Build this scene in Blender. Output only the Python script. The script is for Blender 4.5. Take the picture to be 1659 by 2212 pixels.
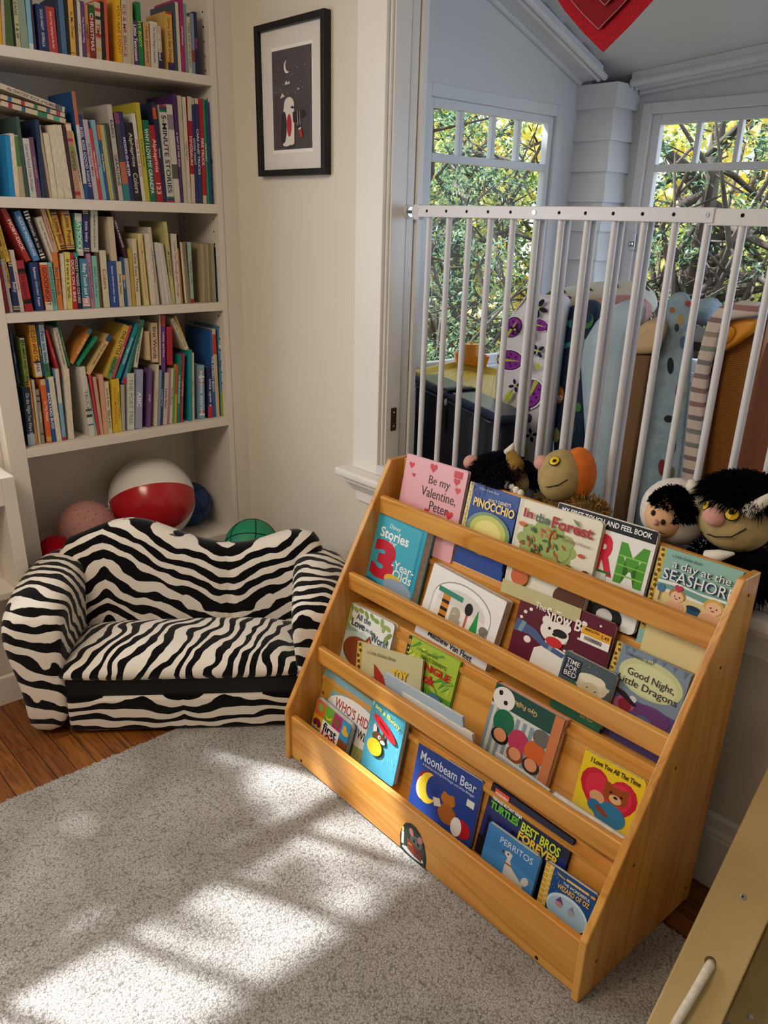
import bpy, bmesh, math, random
from mathutils import Vector, Matrix, noise as mnoise
random.seed(7)
PI = math.pi
R = math.radians
scene = bpy.context.scene
COL = scene.collection
for o in list(bpy.data.objects):
    bpy.data.objects.remove(o)

# ------------------------------------------------------------------ camera
YAW, PITCH, ROLL, FPX = 47.3632, 22.4071, 1.506, 1717.2962
PPX, PPY, CAM_H = 827.3, 1183.4, 1.55
def _basis():
    y, p, r = R(YAW), R(PITCH), R(ROLL)
    f = Vector((-math.sin(y)*math.cos(p), math.cos(y)*math.cos(p), -math.sin(p)))
    rt = Vector((math.cos(y), math.sin(y), 0)); up = rt.cross(f)
    return math.cos(r)*rt + math.sin(r)*up, -math.sin(r)*rt + math.cos(r)*up, f
CR, CU, CF = _basis()
CAM = Vector((0, 0, CAM_H))
cd = bpy.data.cameras.new('camera'); cam = bpy.data.objects.new('camera', cd); COL.objects.link(cam)
cd.sensor_fit = 'HORIZONTAL'; cd.sensor_width = 36.0; cd.lens = FPX*36.0/1659
cd.shift_x = (829.5-PPX)/1659; cd.shift_y = (PPY-1106)/1659
cd.clip_start = 0.02; cd.clip_end = 100
cam.matrix_world = Matrix(((CR.x, CU.x, -CF.x, 0), (CR.y, CU.y, -CF.y, 0), (CR.z, CU.z, -CF.z, CAM_H), (0, 0, 0, 1)))
scene.camera = cam

# ------------------------------------------------------------------ light and exposure
EXPO = 0.28
scene.view_settings.view_transform = 'Standard'; scene.view_settings.look = 'None'
scene.view_settings.exposure = EXPO; scene.view_settings.gamma = 1.0
scene.view_settings.use_curve_mapping = False
world = bpy.data.worlds.new('sky'); scene.world = world; world.use_nodes = True
bg = world.node_tree.nodes['Background']
bg.inputs[0].default_value = (0.74, 0.86, 1.0, 1); bg.inputs[1].default_value = 1.7
def light(name, kind, loc, direction, energy, color, size=0.1, sizey=None):
    l = bpy.data.lights.new(name, kind); l.energy = energy; l.color = color
    if kind == 'AREA':
        l.shape = 'RECTANGLE'; l.size = size; l.size_y = sizey or size
    elif kind == 'SUN':
        l.angle = size
    o = bpy.data.objects.new(name, l); COL.objects.link(o); o.location = loc
    o.rotation_euler = Vector(direction).to_track_quat('-Z', 'Y').to_euler()
    return o
SUN_T = 1.1                                     # rise over run of the sun
SUND = Vector((0.89, 0.455, -SUN_T)).normalized()   # direction the sunlight travels
light('sun', 'SUN', (-6, -4, 8), SUND, 10.0, (0.93, 0.97, 1.0), R(1.2))
light('ceiling_light', 'AREA', (-1.35, -0.55, 2.5), (-0.25, 0.30, -1), 27, (1.0, 0.80, 0.60), 0.9, 0.9)
light('left_window_daylight', 'AREA', (-2.86, -0.2, 1.6), (1, 0.10, -0.42), 24, (0.88, 0.94, 1.0), 1.3, 1.2)
light('porch_window_daylight', 'AREA', (0.3, 3.25, 1.6), (-0.75, -1, -0.35), 15, (0.60, 0.74, 1.0), 1.5, 0.9)

# ------------------------------------------------------------------ pixel -> place helpers (measuring the photo)
def ray(px, py):
    return CF + CR*((px-PPX)/FPX) - CU*((py-PPY)/FPX)
def at(px, py, n, c):
    n = Vector(n); d = ray(px, py)
    return CAM + d*((c-n.dot(CAM))/n.dot(d))
def X_(px, py, x): return at(px, py, (1, 0, 0), x)
def Y_(px, py, y): return at(px, py, (0, 1, 0), y)
def Z_(px, py, z): return at(px, py, (0, 0, 1), z)
def proj(X):
    d = Vector(X)-CAM; z = d.dot(CF)
    return PPX+FPX*d.dot(CR)/z, PPY-FPX*d.dot(CU)/z
def y_for_px(px, x, z):
    a, b = -1.0, 4.0
    for _ in range(40):
        m = (a+b)/2
        if proj((x, m, z))[0] < px: a = m
        else: b = m
    return (a+b)/2

# ------------------------------------------------------------------ mesh builder
def lin(h):
    h = h.lstrip('#'); out = []
    for i in (0, 2, 4):
        c = int(h[i:i+2], 16)/255
        out.append(c/12.92 if c <= 0.04045 else ((c+0.055)/1.055)**2.4)
    return tuple(out)+(1,)
class MB:
    def __init__(s): s.v = []; s.f = []; s.m = []; s.mats = []
    def mi(s, mat):
        if mat not in s.mats: s.mats.append(mat)
        return s.mats.index(mat)
    def add(s, verts, faces, mat=None, M=None):
        b = len(s.v); k = s.mi(mat) if mat else 0
        for v in verts: s.v.append(tuple(M @ Vector(v)) if M is not None else tuple(v))
        for f in faces: s.f.append([b+i for i in f]); s.m.append(k)
        return s
    def box(s, x0, x1, y0, y1, z0, z1, mat=None, M=None):
        v = [(x, y, z) for z in (z0, z1) for y in (y0, y1) for x in (x0, x1)]
        f = [(0, 2, 3, 1), (4, 5, 7, 6), (0, 1, 5, 4), (2, 6, 7, 3), (0, 4, 6, 2), (1, 3, 7, 5)]
        return s.add(v, f, mat, M)
    def prism(s, pts, ax, a0, a1, mat=None, M=None):
        """closed outline pts extruded along axis ax (0,1,2) between a0 and a1"""
        n = len(pts)
        def P(p, a):
            q = list(p); q.insert(ax, a); return q
        v = [P(p, a0) for p in pts]+[P(p, a1) for p in pts]
        f = [list(range(n))[::-1], list(range(n, 2*n))]+[(i, (i+1) % n, n+(i+1) % n, n+i) for i in range(n)]
        return s.add(v, f, mat, M)
    def tube(s, pts, r, n=10, mat=None, M=None, cap=True):
        pts = [Vector(p) for p in pts]; rs = r if isinstance(r, (list, tuple)) else [r]*len(pts)
        v = []; f = []; last = None
        for i, p in enumerate(pts):
            t = (pts[min(i+1, len(pts)-1)]-pts[max(i-1, 0)]).normalized()
            if last is None:
                a = t.orthogonal().normalized()
            else:
                a = (last-t*last.dot(t)).normalized()
            last = a; b = t.cross(a)
            for k in range(n):
                an = 2*PI*k/n; v.append(p+(a*math.cos(an)+b*math.sin(an))*rs[i])
        for i in range(len(pts)-1):
            for k in range(n):
                f.append((i*n+k, i*n+(k+1) % n, (i+1)*n+(k+1) % n, (i+1)*n+k))
        if cap: f.append(list(range(n))[::-1]); f.append(list(range((len(pts)-1)*n, len(pts)*n)))
        return s.add(v, f, mat, M)
    def ball(s, c, rx, ry=None, rz=None, mat=None, M=None, nu=24, nv=14, matf=None, bump=None):
        ry = ry or rx; rz = rz or rx; c = Vector(c); v = []; b = len(s.v)
        for j in range(nv+1):
            th = PI*j/nv
            for i in range(nu):
                ph = 2*PI*i/nu
                d = Vector((math.sin(th)*math.cos(ph), math.sin(th)*math.sin(ph), math.cos(th)))
                k = 1+(bump(d) if bump else 0)
                p = c+Vector((d.x*rx*k, d.y*ry*k, d.z*rz*k)); v.append(tuple(M @ p) if M is not None else tuple(p))
        s.v += v
        for j in range(nv):
            for i in range(nu):
                fm = matf(i/nu, j/nv) if matf else mat
                s.f.append([b+j*nu+i, b+(j+1)*nu+i, b+(j+1)*nu+(i+1) % nu, b+j*nu+(i+1) % nu]); s.m.append(s.mi(fm) if fm else 0)
        return s
    def loft(s, rings, mat=None, M=None, cap=True, closed=True):
        n = len(rings[0]); v = [p for r_ in rings for p in r_]; f = []
        for i in range(len(rings)-1):
            for k in range(n if closed else n-1):
                f.append((i*n+k, i*n+(k+1) % n, (i+1)*n+(k+1) % n, (i+1)*n+k))
        if cap and closed: f.append(list(range(n))[::-1]); f.append(list(range((len(rings)-1)*n, len(rings)*n)))
        return s.add(v, f, mat, M)
    def build(s, name, mat=None, parent=None, smooth=False, bevel=0, seg=2, subsurf=0, M=None, angle=None):
        me = bpy.data.meshes.new(name)
        me.from_pydata([tuple(v) for v in s.v], [], s.f)
        ms = s.mats or [mat]
        for m_ in ms: me.materials.append(m_ or mat)
        if len(ms) > 1: me.polygons.foreach_set('material_index', s.m)
        if smooth: me.polygons.foreach_set('use_smooth', [True]*len(s.f))
        bm = bmesh.new(); bm.from_mesh(me)
        if s.fixn: bmesh.ops.recalc_face_normals(bm, faces=bm.faces)
        bm.to_mesh(me); bm.free(); me.update()
        o = bpy.data.objects.new(name, me); COL.objects.link(o)
        if M is not None: o.matrix_world = M
        if parent is not None: o.parent = parent
        if bevel:
            b = o.modifiers.new('bevel', 'BEVEL'); b.width = bevel; b.segments = seg; b.limit_method = 'ANGLE'; b.angle_limit = R(40)
            b.harden_normals = False
        if subsurf:
            q = o.modifiers.new('sub', 'SUBSURF'); q.levels = subsurf; q.render_levels = subsurf
        if smooth and angle:
            try: me.set_sharp_from_angle(angle=R(angle))
            except Exception: pass
        return o
    fixn = True
def tag(o, label=None, cat=None, group=None, kind=None):
    if label: o['label'] = label
    if cat: o['category'] = cat
    if group: o['group'] = group
    if kind: o['kind'] = kind
    return o
def thing(name, label, cat, loc=(0, 0, 0), rotz=0, group=None, M=None):
    o = bpy.data.objects.new(name, None); COL.objects.link(o); o.empty_display_size = 0.05
    if M is not None: o.matrix_world = M
    else: o.location = loc; o.rotation_euler = (0, 0, rotz)
    return tag(o, label, cat, group)
def struct(name, mb, mat=None, parent=None, **k):
    o = mb.build(name, mat, parent, **k)
    if parent is None: o['kind'] = 'structure'
    return o

# ------------------------------------------------------------------ materials
_mc = {}
def new_mat(name):
    m = bpy.data.materials.new(name); m.use_nodes = True
    nt = m.node_tree; return m, nt, nt.nodes['Principled BSDF']
def N(nt, t, **k):
    n = nt.nodes.new(t)
    for a, b in k.items():
        if a.startswith('i_'): n.inputs[a[2:].replace('_', ' ')].default_value = b
        else: setattr(n, a, b)
    return n
def tex(nt, scale=(1, 1, 1), rot=(0, 0, 0), loc=(0, 0, 0), coord='Object'):
    tc = N(nt, 'ShaderNodeTexCoord'); mp = N(nt, 'ShaderNodeMapping')
    mp.inputs['Scale'].default_value = scale; mp.inputs['Rotation'].default_value = rot; mp.inputs['Location'].default_value = loc
    nt.links.new(tc.outputs[coord], mp.inputs[0]); return mp.outputs[0]
def ramp(nt, fac, stops, interp='LINEAR'):
    r = N(nt, 'ShaderNodeValToRGB'); r.color_ramp.interpolation = interp
    e = r.color_ramp.elements
    while len(e) < len(stops): e.new(0.5)
    for k, (p, c) in enumerate(stops):
        e[k].position = p; e[k].color = c if isinstance(c, tuple) else lin(c)
    nt.links.new(fac, r.inputs[0]); return r.outputs[0]
def bump(nt, bs, h, strength=0.3, dist=0.002):
    b = N(nt, 'ShaderNodeBump'); b.inputs['Strength'].default_value = strength; b.inputs['Distance'].default_value = dist
    nt.links.new(h, b.inputs['Height']); nt.links.new(b.outputs[0], bs.inputs['Normal'])
def flat(hexc, rough=0.5, spec=0.4, metal=0.0, coat=0):
    key = ('flat', hexc, rough, spec, metal)
    if key not in _mc:
        m, nt, b = new_mat('paint_'+hexc.strip('#')); b.inputs['Base Color'].default_value = lin(hexc)
        b.inputs['Roughness'].default_value = rough; b.inputs['Specular IOR Level'].default_value = spec; b.inputs['Metallic'].default_value = metal
        _mc[key] = m
    return _mc[key]
def noisy(name, c0, c1, scale=8, rough=0.6, bstr=0.0, bdist=0.002, bscale=None, stretch=(1, 1, 1), detail=4, spec=0.4):
    key = ('noisy', name)
    if key not in _mc:
        m, nt, b = new_mat(name)
        v = tex(nt, stretch); n = N(nt, 'ShaderNodeTexNoise', i_Scale=scale, i_Detail=detail); nt.links.new(v, n.inputs['Vector'])
        nt.links.new(ramp(nt, n.outputs['Fac'], [(0.3, c0), (0.7, c1)]), b.inputs['Base Color'])
        b.inputs['Roughness'].default_value = rough; b.inputs['Specular IOR Level'].default_value = spec
        if bstr:
            n2 = N(nt, 'ShaderNodeTexNoise', i_Scale=bscale or scale*3, i_Detail=6); nt.links.new(v, n2.inputs['Vector'])
            bump(nt, b, n2.outputs['Fac'], bstr, bdist)
        _mc[key] = m
    return _mc[key]
def pine(name, axis):
    """varnished pine, grain along the given axis"""
    m, nt, b = new_mat(name)
    sc = [30, 30, 30]; sc[axis] = 1.3
    v = tex(nt, tuple(sc)); n = N(nt, 'ShaderNodeTexNoise', i_Scale=1.0, i_Detail=4, i_Distortion=0.8); nt.links.new(v, n.inputs['Vector'])
    s3 = [7, 7, 7]; s3[axis] = 0.55
    v3 = tex(nt, tuple(s3)); n3 = N(nt, 'ShaderNodeTexNoise', i_Scale=1.0, i_Detail=2, i_Distortion=1.5); nt.links.new(v3, n3.inputs['Vector'])
    c1 = ramp(nt, n.outputs['Fac'], [(0.3, '#ac7028'), (0.5, '#ca8c3c'), (0.75, '#dca452')])
    c2 = ramp(nt, n3.outputs['Fac'], [(0.36, '#c88634'), (0.46, '#dc9e48'), (0.50, '#b8762a'), (0.54, '#da9a44'), (0.66, '#e8b05c')])
    mx = N(nt, 'ShaderNodeMixRGB'); mx.inputs[0].default_value = 0.6
    nt.links.new(c1, mx.inputs[1]); nt.links.new(c2, mx.inputs[2])
    sk = [1.0, 1.0, 1.0]; sk[axis] = 0.45
    v2 = tex(nt, tuple(sk)); vo = N(nt, 'ShaderNodeTexVoronoi', i_Scale=4.5); nt.links.new(v2, vo.inputs['Vector'])
    kn = ramp(nt, vo.outputs['Distance'], [(0.0, '#5a2c0c'), (0.03, '#8a4f1c'), (0.05, '#ffffff')])
    mu = N(nt, 'ShaderNodeMixRGB', blend_type='MULTIPLY'); mu.inputs[0].default_value = 0.8
    nt.links.new(mx.outputs[0], mu.inputs[1]); nt.links.new(kn, mu.inputs[2])
    nt.links.new(mu.outputs[0], b.inputs['Base Color'])
    b.inputs['Roughness'].default_value = 0.34; b.inputs['Specular IOR Level'].default_value = 0.5
    bump(nt, b, n.outputs['Fac'], 0.06, 0.002)
    return m
PINE_X, PINE_Z = pine('varnished_pine_rail', 0), pine('varnished_pine_panel', 2)
def plaster(name, c, bstr=0.35):
    m, nt, b = new_mat(name); v = tex(nt)
    n = N(nt, 'ShaderNodeTexNoise', i_Scale=9, i_Detail=5, i_Roughness=0.55); nt.links.new(v, n.inputs['Vector'])
    n2 = N(nt, 'ShaderNodeTexNoise', i_Scale=2.0, i_Detail=2); nt.links.new(v, n2.inputs['Vector'])
    c2 = tuple(x*0.93 for x in lin(c)[:3])+(1,)
    nt.links.new(ramp(nt, n2.outputs['Fac'], [(0.3, c2), (0.7, lin(c))]), b.inputs['Base Color'])
    r_ = ramp(nt, n.outputs['Fac'], [(0.35, (0, 0, 0, 1)), (0.62, (1, 1, 1, 1))])
    bump(nt, b, r_, bstr, 0.004); b.inputs['Roughness'].default_value = 0.75
    return m
WALL = plaster('cream_plaster', '#ddd5c5')
PORCHW = plaster('white_porch_paint', '#e4e6ea', 0.05)
TRIM = noisy('white_trim_gloss', '#e2ded6', '#eae7e0', 3, 0.35, 0.05, 0.001, 30)
TRIMP = noisy('white_porch_trim', '#dfe2e8', '#e9ebef', 3, 0.4, 0.05, 0.001, 30)
CABW = noisy('cream_white_cabinet_paint', '#ddd4ca', '#e5ded5', 2, 0.45)
GATEW = flat('#d4d3d5', 0.3)
BLACK = flat('#0b0b0c', 0.6)
METAL = flat('#b9bcc0', 0.25, 0.5, 1.0)
DARKMETAL = flat('#3a3f44', 0.4, 0.5, 0.8)
PAGES = noisy('page_edges', '#c9bea8', '#e3dac6', 60, 0.8, 0, stretch=(1, 1, 1))
def oak():
    m, nt, b = new_mat('oak_strip_floor')
    v = tex(nt)
    br = N(nt, 'ShaderNodeTexBrick'); nt.links.new(v, br.inputs['Vector'])
    br.inputs['Scale'].default_value = 1; br.inputs['Brick Width'].default_value = 0.75; br.inputs['Row Height'].default_value = 0.06
    br.inputs['Mortar Size'].default_value = 0.0013; br.inputs['Mortar Smooth'].default_value = 0.1; br.inputs['Bias'].default_value = 0
    br.inputs['Color1'].default_value = lin('#a8682c'); br.inputs['Color2'].default_value = lin('#8a5020'); br.inputs['Mortar'].default_value = lin('#180b03')
    v2 = tex(nt, (3, 40, 3)); n = N(nt, 'ShaderNodeTexNoise', i_Scale=2.2, i_Detail=5, i_Distortion=1.2); nt.links.new(v2, n.inputs['Vector'])
    g = ramp(nt, n.outputs['Fac'], [(0.3, '#6b6259'), (0.5, '#c9c4bd'), (0.72, '#ffffff')])
    mu = N(nt, 'ShaderNodeMixRGB', blend_type='MULTIPLY'); mu.inputs[0].default_value = 0.8
    nt.links.new(br.outputs['Color'], mu.inputs[1]); nt.links.new(g, mu.inputs[2]); nt.links.new(mu.outputs[0], b.inputs['Base Color'])
    b.inputs['Roughness'].default_value = 0.38
    bump(nt, b, br.outputs['Fac'], 0.4, -0.001)
    return m
OAK = oak()
def carpet():
    m, nt, b = new_mat('grey_loop_carpet'); v = tex(nt)
    vo = N(nt, 'ShaderNodeTexVoronoi', i_Scale=165.0, i_Randomness=0.9); nt.links.new(v, vo.inputs['Vector'])
    n = N(nt, 'ShaderNodeTexNoise', i_Scale=330, i_Detail=2); nt.links.new(v, n.inputs['Vector'])
    n2 = N(nt, 'ShaderNodeTexNoise', i_Scale=5, i_Detail=5); nt.links.new(v, n2.inputs['Vector'])
    a = ramp(nt, vo.outputs['Distance'], [(0.0, '#f2efec'), (0.5, '#dedad6'), (0.9, '#a5a19c')])
    c = ramp(nt, n.outputs['Fac'], [(0.32, '#8a8681'), (0.55, '#cbc8c4'), (0.75, '#f6f4f1')])
    d = ramp(nt, n2.outputs['Fac'], [(0.35, '#bdbab7'), (0.65, '#f6f6f6')])
    mu = N(nt, 'ShaderNodeMixRGB', blend_type='MULTIPLY'); mu.inputs[0].default_value = 0.85
    nt.links.new(a, mu.inputs[1]); nt.links.new(c, mu.inputs[2])
    m2 = N(nt, 'ShaderNodeMixRGB', blend_type='MULTIPLY'); m2.inputs[0].default_value = 0.6
    nt.links.new(mu.outputs[0], m2.inputs[1]); nt.links.new(d, m2.inputs[2])
    nt.links.new(m2.outputs[0], b.inputs['Base Color'])
    b.inputs['Roughness'].default_value = 0.95; b.inputs['Specular IOR Level'].default_value = 0.1
    inv = N(nt, 'ShaderNodeMath', operation='MULTIPLY_ADD'); inv.inputs[1].default_value = -1.0; nt.links.new(vo.outputs['Distance'], inv.inputs[0]); nt.links.new(n.outputs['Fac'], inv.inputs[2])
    bump(nt, b, inv.outputs[0], 0.6, 0.004)
    return m
CARPET = carpet()
def zebra(name, rot=(0, 0, 0), scale=5.2, dist=7.0, stretch=(1, 1, 1), fold=None):
    m, nt, b = new_mat(name); v = tex(nt, stretch, rot)
    if fold:
        tc = N(nt, 'ShaderNodeTexCoord'); sp = N(nt, 'ShaderNodeSeparateXYZ'); nt.links.new(tc.outputs['Object'], sp.inputs[0])
        sh = N(nt, 'ShaderNodeMath', operation='SUBTRACT'); sh.inputs[1].default_value = fold[0]; nt.links.new(sp.outputs[0], sh.inputs[0])
        pp = N(nt, 'ShaderNodeMath', operation='PINGPONG'); pp.inputs[1].default_value = fold[1]; nt.links.new(sh.outputs[0], pp.inputs[0])
        cb = N(nt, 'ShaderNodeCombineXYZ'); nt.links.new(pp.outputs[0], cb.inputs[0]); nt.links.new(sp.outputs[1], cb.inputs[1]); nt.links.new(sp.outputs[2], cb.inputs[2])
        mp = N(nt, 'ShaderNodeMapping'); mp.inputs['Scale'].default_value = stretch; mp.inputs['Rotation'].default_value = rot; nt.links.new(cb.outputs[0], mp.inputs[0]); v = mp.outputs[0]
    w = N(nt, 'ShaderNodeTexWave', bands_direction='Z', i_Scale=scale, i_Distortion=dist, i_Detail=2.0)
    w.inputs['Detail Scale'].default_value = 0.85; w.inputs['Detail Roughness'].default_value = 0.42
    nt.links.new(v, w.inputs['Vector'])
    n = N(nt, 'ShaderNodeTexNoise', i_Scale=260, i_Detail=2); nt.links.new(tex(nt), n.inputs['Vector'])
    n3 = N(nt, 'ShaderNodeTexNoise', i_Scale=13, i_Detail=1.5); nt.links.new(v, n3.inputs['Vector'])
    a3 = N(nt, 'ShaderNodeMath', operation='MULTIPLY_ADD'); a3.inputs[1].default_value = 1.5; nt.links.new(n3.outputs['Fac'], a3.inputs[0]); nt.links.new(w.outputs['Fac'], a3.inputs[2])
    a4 = N(nt, 'ShaderNodeMath', operation='SUBTRACT'); a4.inputs[1].default_value = 0.75; nt.links.new(a3.outputs[0], a4.inputs[0])
    ad = N(nt, 'ShaderNodeMath', operation='MULTIPLY_ADD'); ad.inputs[1].default_value = 0.10; nt.links.new(n.outputs['Fac'], ad.inputs[0]); nt.links.new(a4.outputs[0], ad.inputs[2])
    nt.links.new(ramp(nt, ad.outputs[0], [(0.0, '#0a090a'), (0.54, '#0a090a'), (0.58, '#e9e0d4'), (1, '#e9e0d4')]), b.inputs['Base Color'])
    b.inputs['Roughness'].default_value = 0.95; b.inputs['Specular IOR Level'].default_value = 0.08
    try: b.inputs['Sheen Weight'].default_value = 0.15
    except Exception: pass
    bump(nt, b, n.outputs['Fac'], 0.5, 0.003)
    return m
def glass():
    m = bpy.data.materials.new('window_glass'); m.use_nodes = True; nt = m.node_tree
    nt.nodes.remove(nt.nodes['Principled BSDF']); out = nt.nodes['Material Output']
    t = N(nt, 'ShaderNodeBsdfTransparent'); g = N(nt, 'ShaderNodeBsdfGlossy', i_Roughness=0.02); fr = N(nt, 'ShaderNodeFresnel', i_IOR=1.25)
    ge = N(nt, 'ShaderNodeNewGeometry'); inv = N(nt, 'ShaderNodeMath', operation='SUBTRACT'); inv.inputs[0].default_value = 1.0
    nt.links.new(ge.outputs['Backfacing'], inv.inputs[1]); mul = N(nt, 'ShaderNodeMath', operation='MULTIPLY')
    nt.links.new(fr.outputs[0], mul.inputs[0]); nt.links.new(inv.outputs[0], mul.inputs[1])
    mx = N(nt, 'ShaderNodeMixShader'); nt.links.new(mul.outputs[0], mx.inputs[0]); nt.links.new(t.outputs[0], mx.inputs[1]); nt.links.new(g.outputs[0], mx.inputs[2])
    nt.links.new(mx.outputs[0], out.inputs[0]); return m
GLASS = glass()
# ================================================================== the room
XB, YW, XL, YB = -2.668, 1.707, -2.3, 3.335      # bookcase front, picture wall, porch side wall, porch far wall
def ceil_z(x, y): return 2.085+0.075*(x+2.3)-0.347*(y-3.335)
b = MB(); b.box(-3.2, 1.5, -3.0, 3.55, -0.10, -0.012); struct('floor', b, OAK)
b = MB(); b.box(-12, 8, -8, 16, -1.8, -1.6); struct('ground', b, noisy('garden_ground', '#4b4a2a', '#7d7440', 2, 0.9))
b = MB(); b.box(-3.2, 1.5, -3.0, YW+0.13, 2.62, 2.72); struct('ceiling', b, flat('#ece6dc', 0.8))
# wall with the framed picture, half wall and header of the big opening
b = MB(); b.box(-3.08, -1.885, YW, YW+0.123, -0.012, 2.62)
b.box(-1.885, 1.4, YW, YW+0.123, -0.012, 0.742); b.box(-1.885, 1.4, YW, YW+0.123, 2.2, 2.62)
struct('wall_back', b, WALL)
b = MB(); b.box(1.4, 1.5, -3.0, 3.55, -0.012, 3.1); struct('wall_right', b, WALL)
b = MB(); b.box(-3.2, 1.5, -3.1, -3.0, -0.012, 2.62); struct('wall_front', b, WALL)
# wall behind the bookcase and the wall with the sunny window left of the frame
b = MB(); b.box(-3.08, -2.98, 0.76, YW, -0.012, 2.62)
b.box(-2.98, -2.73, 0.76, 0.786, -0.012, 2.62)
WY0, WY1, WZ0, WZ1 = -1.06, 0.61, 0.93, 2.25
b.box(-2.85, -2.73, -3.0, WY0, -0.012, 2.62); b.box(-2.85, -2.73, WY1, 0.76, -0.012, 2.62)
b.box(-2.85, -2.73, WY0, WY1, -0.012, WZ0); b.box(-2.85, -2.73, WY0, WY1, WZ1, 2.62)
struct('wall_left', b, WALL)
# filler strip between the bookcase and the corner
b = MB(); b.box(-2.72, XB-0.004, 1.640, YW, -0.012, 2.62); struct('trim_1', b, CABW)
# casing, stops and jamb of the opening
b = MB(); b.box(-1.993, -1.870, YW-0.022, YW, 0.772, 2.4); b.box(-1.870, -1.862, YW-0.010, YW, 0.772, 2.4)
struct('trim_2', b, TRIM, bevel=0.003)
b = MB(); b.box(-1.885, -1.856, YW, YW+0.06, 0.772, 2.2); b.box(-1.885, -1.86, YW+0.064, YW+0.095, 0.772, 2.2)
b.box(-1.885, -1.852, YW+0.10, YW+0.123, 0.772, 2.2)
struct('trim_3', b, TRIM, bevel=0.002)
b = MB(); b.box(-1.885, 1.4, YW, YW+0.123, 2.14, 2.2); struct('trim_4', b, TRIM)
# sill with nosing, cove and apron
b = MB(); b.box(-2.03, 1.4, 1.632, YW+0.16, 0.744, 0.772); struct('trim_5', b, TRIM, bevel=0.009, seg=3)
b = MB(); b.prism([(YW, 0.744), (1.648, 0.744), (1.652, 0.728), (1.672, 0.712), (1.690, 0.690), (YW, 0.690)], 0, -1.998, 1.4)
b.box(-1.985, 1.4, YW-0.014, YW, 0.655, 0.690)
struct('trim_6', b, TRIM, bevel=0.002)
# baseboard
b = MB(); b.prism([(YW, -0.012), (1.689, -0.012), (1.689, 0.135), (1.692, 0.142), (1.692, 0.150), (1.698, 0.160), (1.698, 0.188), (YW, 0.198)], 0, -2.66, 1.4)
struct('baseboard_back', b, TRIM)
b = MB(); b.box(-2.73, -2.716, -3.0, -0.62, -0.012, 0.16); struct('baseboard_left', b, TRIM)

# ------------------------------------------------------------------ windows
def window(name, ax, pos, a0, a1, z0, z1, cuts, transom, mat, depth=0.05, sash=0.03, bar=0.020, casing=0.05, side=1, tbar=0.028):
    """sash window in a wall: ax is the axis along the wall, pos the glass plane; cuts are the mullion places in the top row"""
    def bx(m, p0, p1, q0, q1, d0, d1):
        if ax == 1: m.box(pos+d0, pos+d1, p0, p1, q0, q1)
        else: m.box(p0, p1, pos+d0, pos+d1, q0, q1)
    lo, hi = (-depth*0.5, depth*0.5)
    f = MB()
    for p in ((a0-casing, a0, z0-casing, z1+casing), (a1, a1+casing, z0-casing, z1+casing)): bx(f, *p, lo-0.01, hi+0.01)
    bx(f, a0, a1, z1, z1+casing, lo-0.01, hi+0.01); bx(f, a0, a1, z0-casing, z0, lo-0.02, hi+0.03)
    root = struct(name, f, mat, bevel=0.003)
    s = MB()
    bx(s, a0, a0+sash, z0, z1, lo+0.008, hi-0.008); bx(s, a1-sash, a1, z0, z1, lo+0.008, hi-0.008)
    bx(s, a0+sash, a1-sash, z1-sash, z1, lo+0.008, hi-0.008); bx(s, a0+sash, a1-sash, z0, z0+sash*1.3, lo+0.008, hi-0.008)
    bx(s, a0+sash, a1-sash, transom-tbar/2, transom+tbar/2, lo+0.008, hi-0.008)
    s.build('sash', mat, root, bevel=0.003)
    for c in cuts:
        k = MB(); bx(k, c-bar/2, c+bar/2, transom+tbar/2, z1-sash, lo+0.012, hi-0.012); k.build('mullion', mat, root, bevel=0.003)
    g = MB(); bx(g, a0+sash*0.7, a1-sash*0.7, transom, z1-sash*0.7, -0.002, 0.002)
    bx(g, a0+sash*0.7, a1-sash*0.7, z0+sash*0.7, transom, -0.002, 0.002)
    g.build('window_pane', GLASS, root)
    return root
window('window_1', 1, -2.79, -1.03, 0.58, 0.97, 2.205, [-0.773, -0.503, -0.233, 0.037, 0.297], 1.69, TRIM, bar=0.030, tbar=0.06, casing=0.05)
# porch side wall with its window
b = MB()
PY0, PY1, PZ0, PZ1 = 2.245, 3.075, 0.93, 2.0
b.box(XL-0.06, XL, YW+0.123, PY0, -0.012, 2.66); b.box(XL-0.06, XL, PY1, YB+0.06, -0.012, 2.2)
b.box(XL-0.06, XL, PY0, PY1, -0.012, PZ0)
v = [(PY0, PZ1), (PY1, PZ1), (PY1, ceil_z(XL, PY1)+0.02), (PY0, ceil_z(XL, PY0)+0.02)]
b.prism(v, 0, XL-0.06, XL)
struct('wall_porch_left', b, PORCHW)
window('window_2', 1, XL-0.028, 2.292, 3.035, 0.975, 1.965, [2.480, 2.667, 2.823], 1.770, TRIMP, casing=0.042)
b = MB()
BX = [(-2.075, -1.225), (-1.075, -0.225), (-0.075, 0.775)]
xs = [XL] + [q for p in BX for q in p] + [1.4]
for i in range(0, len(xs), 2): b.box(xs[i], xs[i+1], YB, YB+0.06, -0.012, 2.35)
for x0, x1 in BX: b.box(x0, x1, YB, YB+0.06, -0.012, 0.93); b.box(x0, x1, YB, YB+0.06, 2.02, 2.35)
struct('wall_porch_back', b, PORCHW)
for i, (x0, x1) in enumerate(BX):
    a0, a1 = x0+0.045, x1-0.045; w_ = (a1-a0-0.08)/4
    r_ = window('window_%d' % (3+i), 0, YB+0.012, a0, a1, 0.975, 1.982, [a0+0.04+w_*k for k in (1, 2, 3)], 1.779, TRIMP, sash=0.04, casing=0.042)
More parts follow.
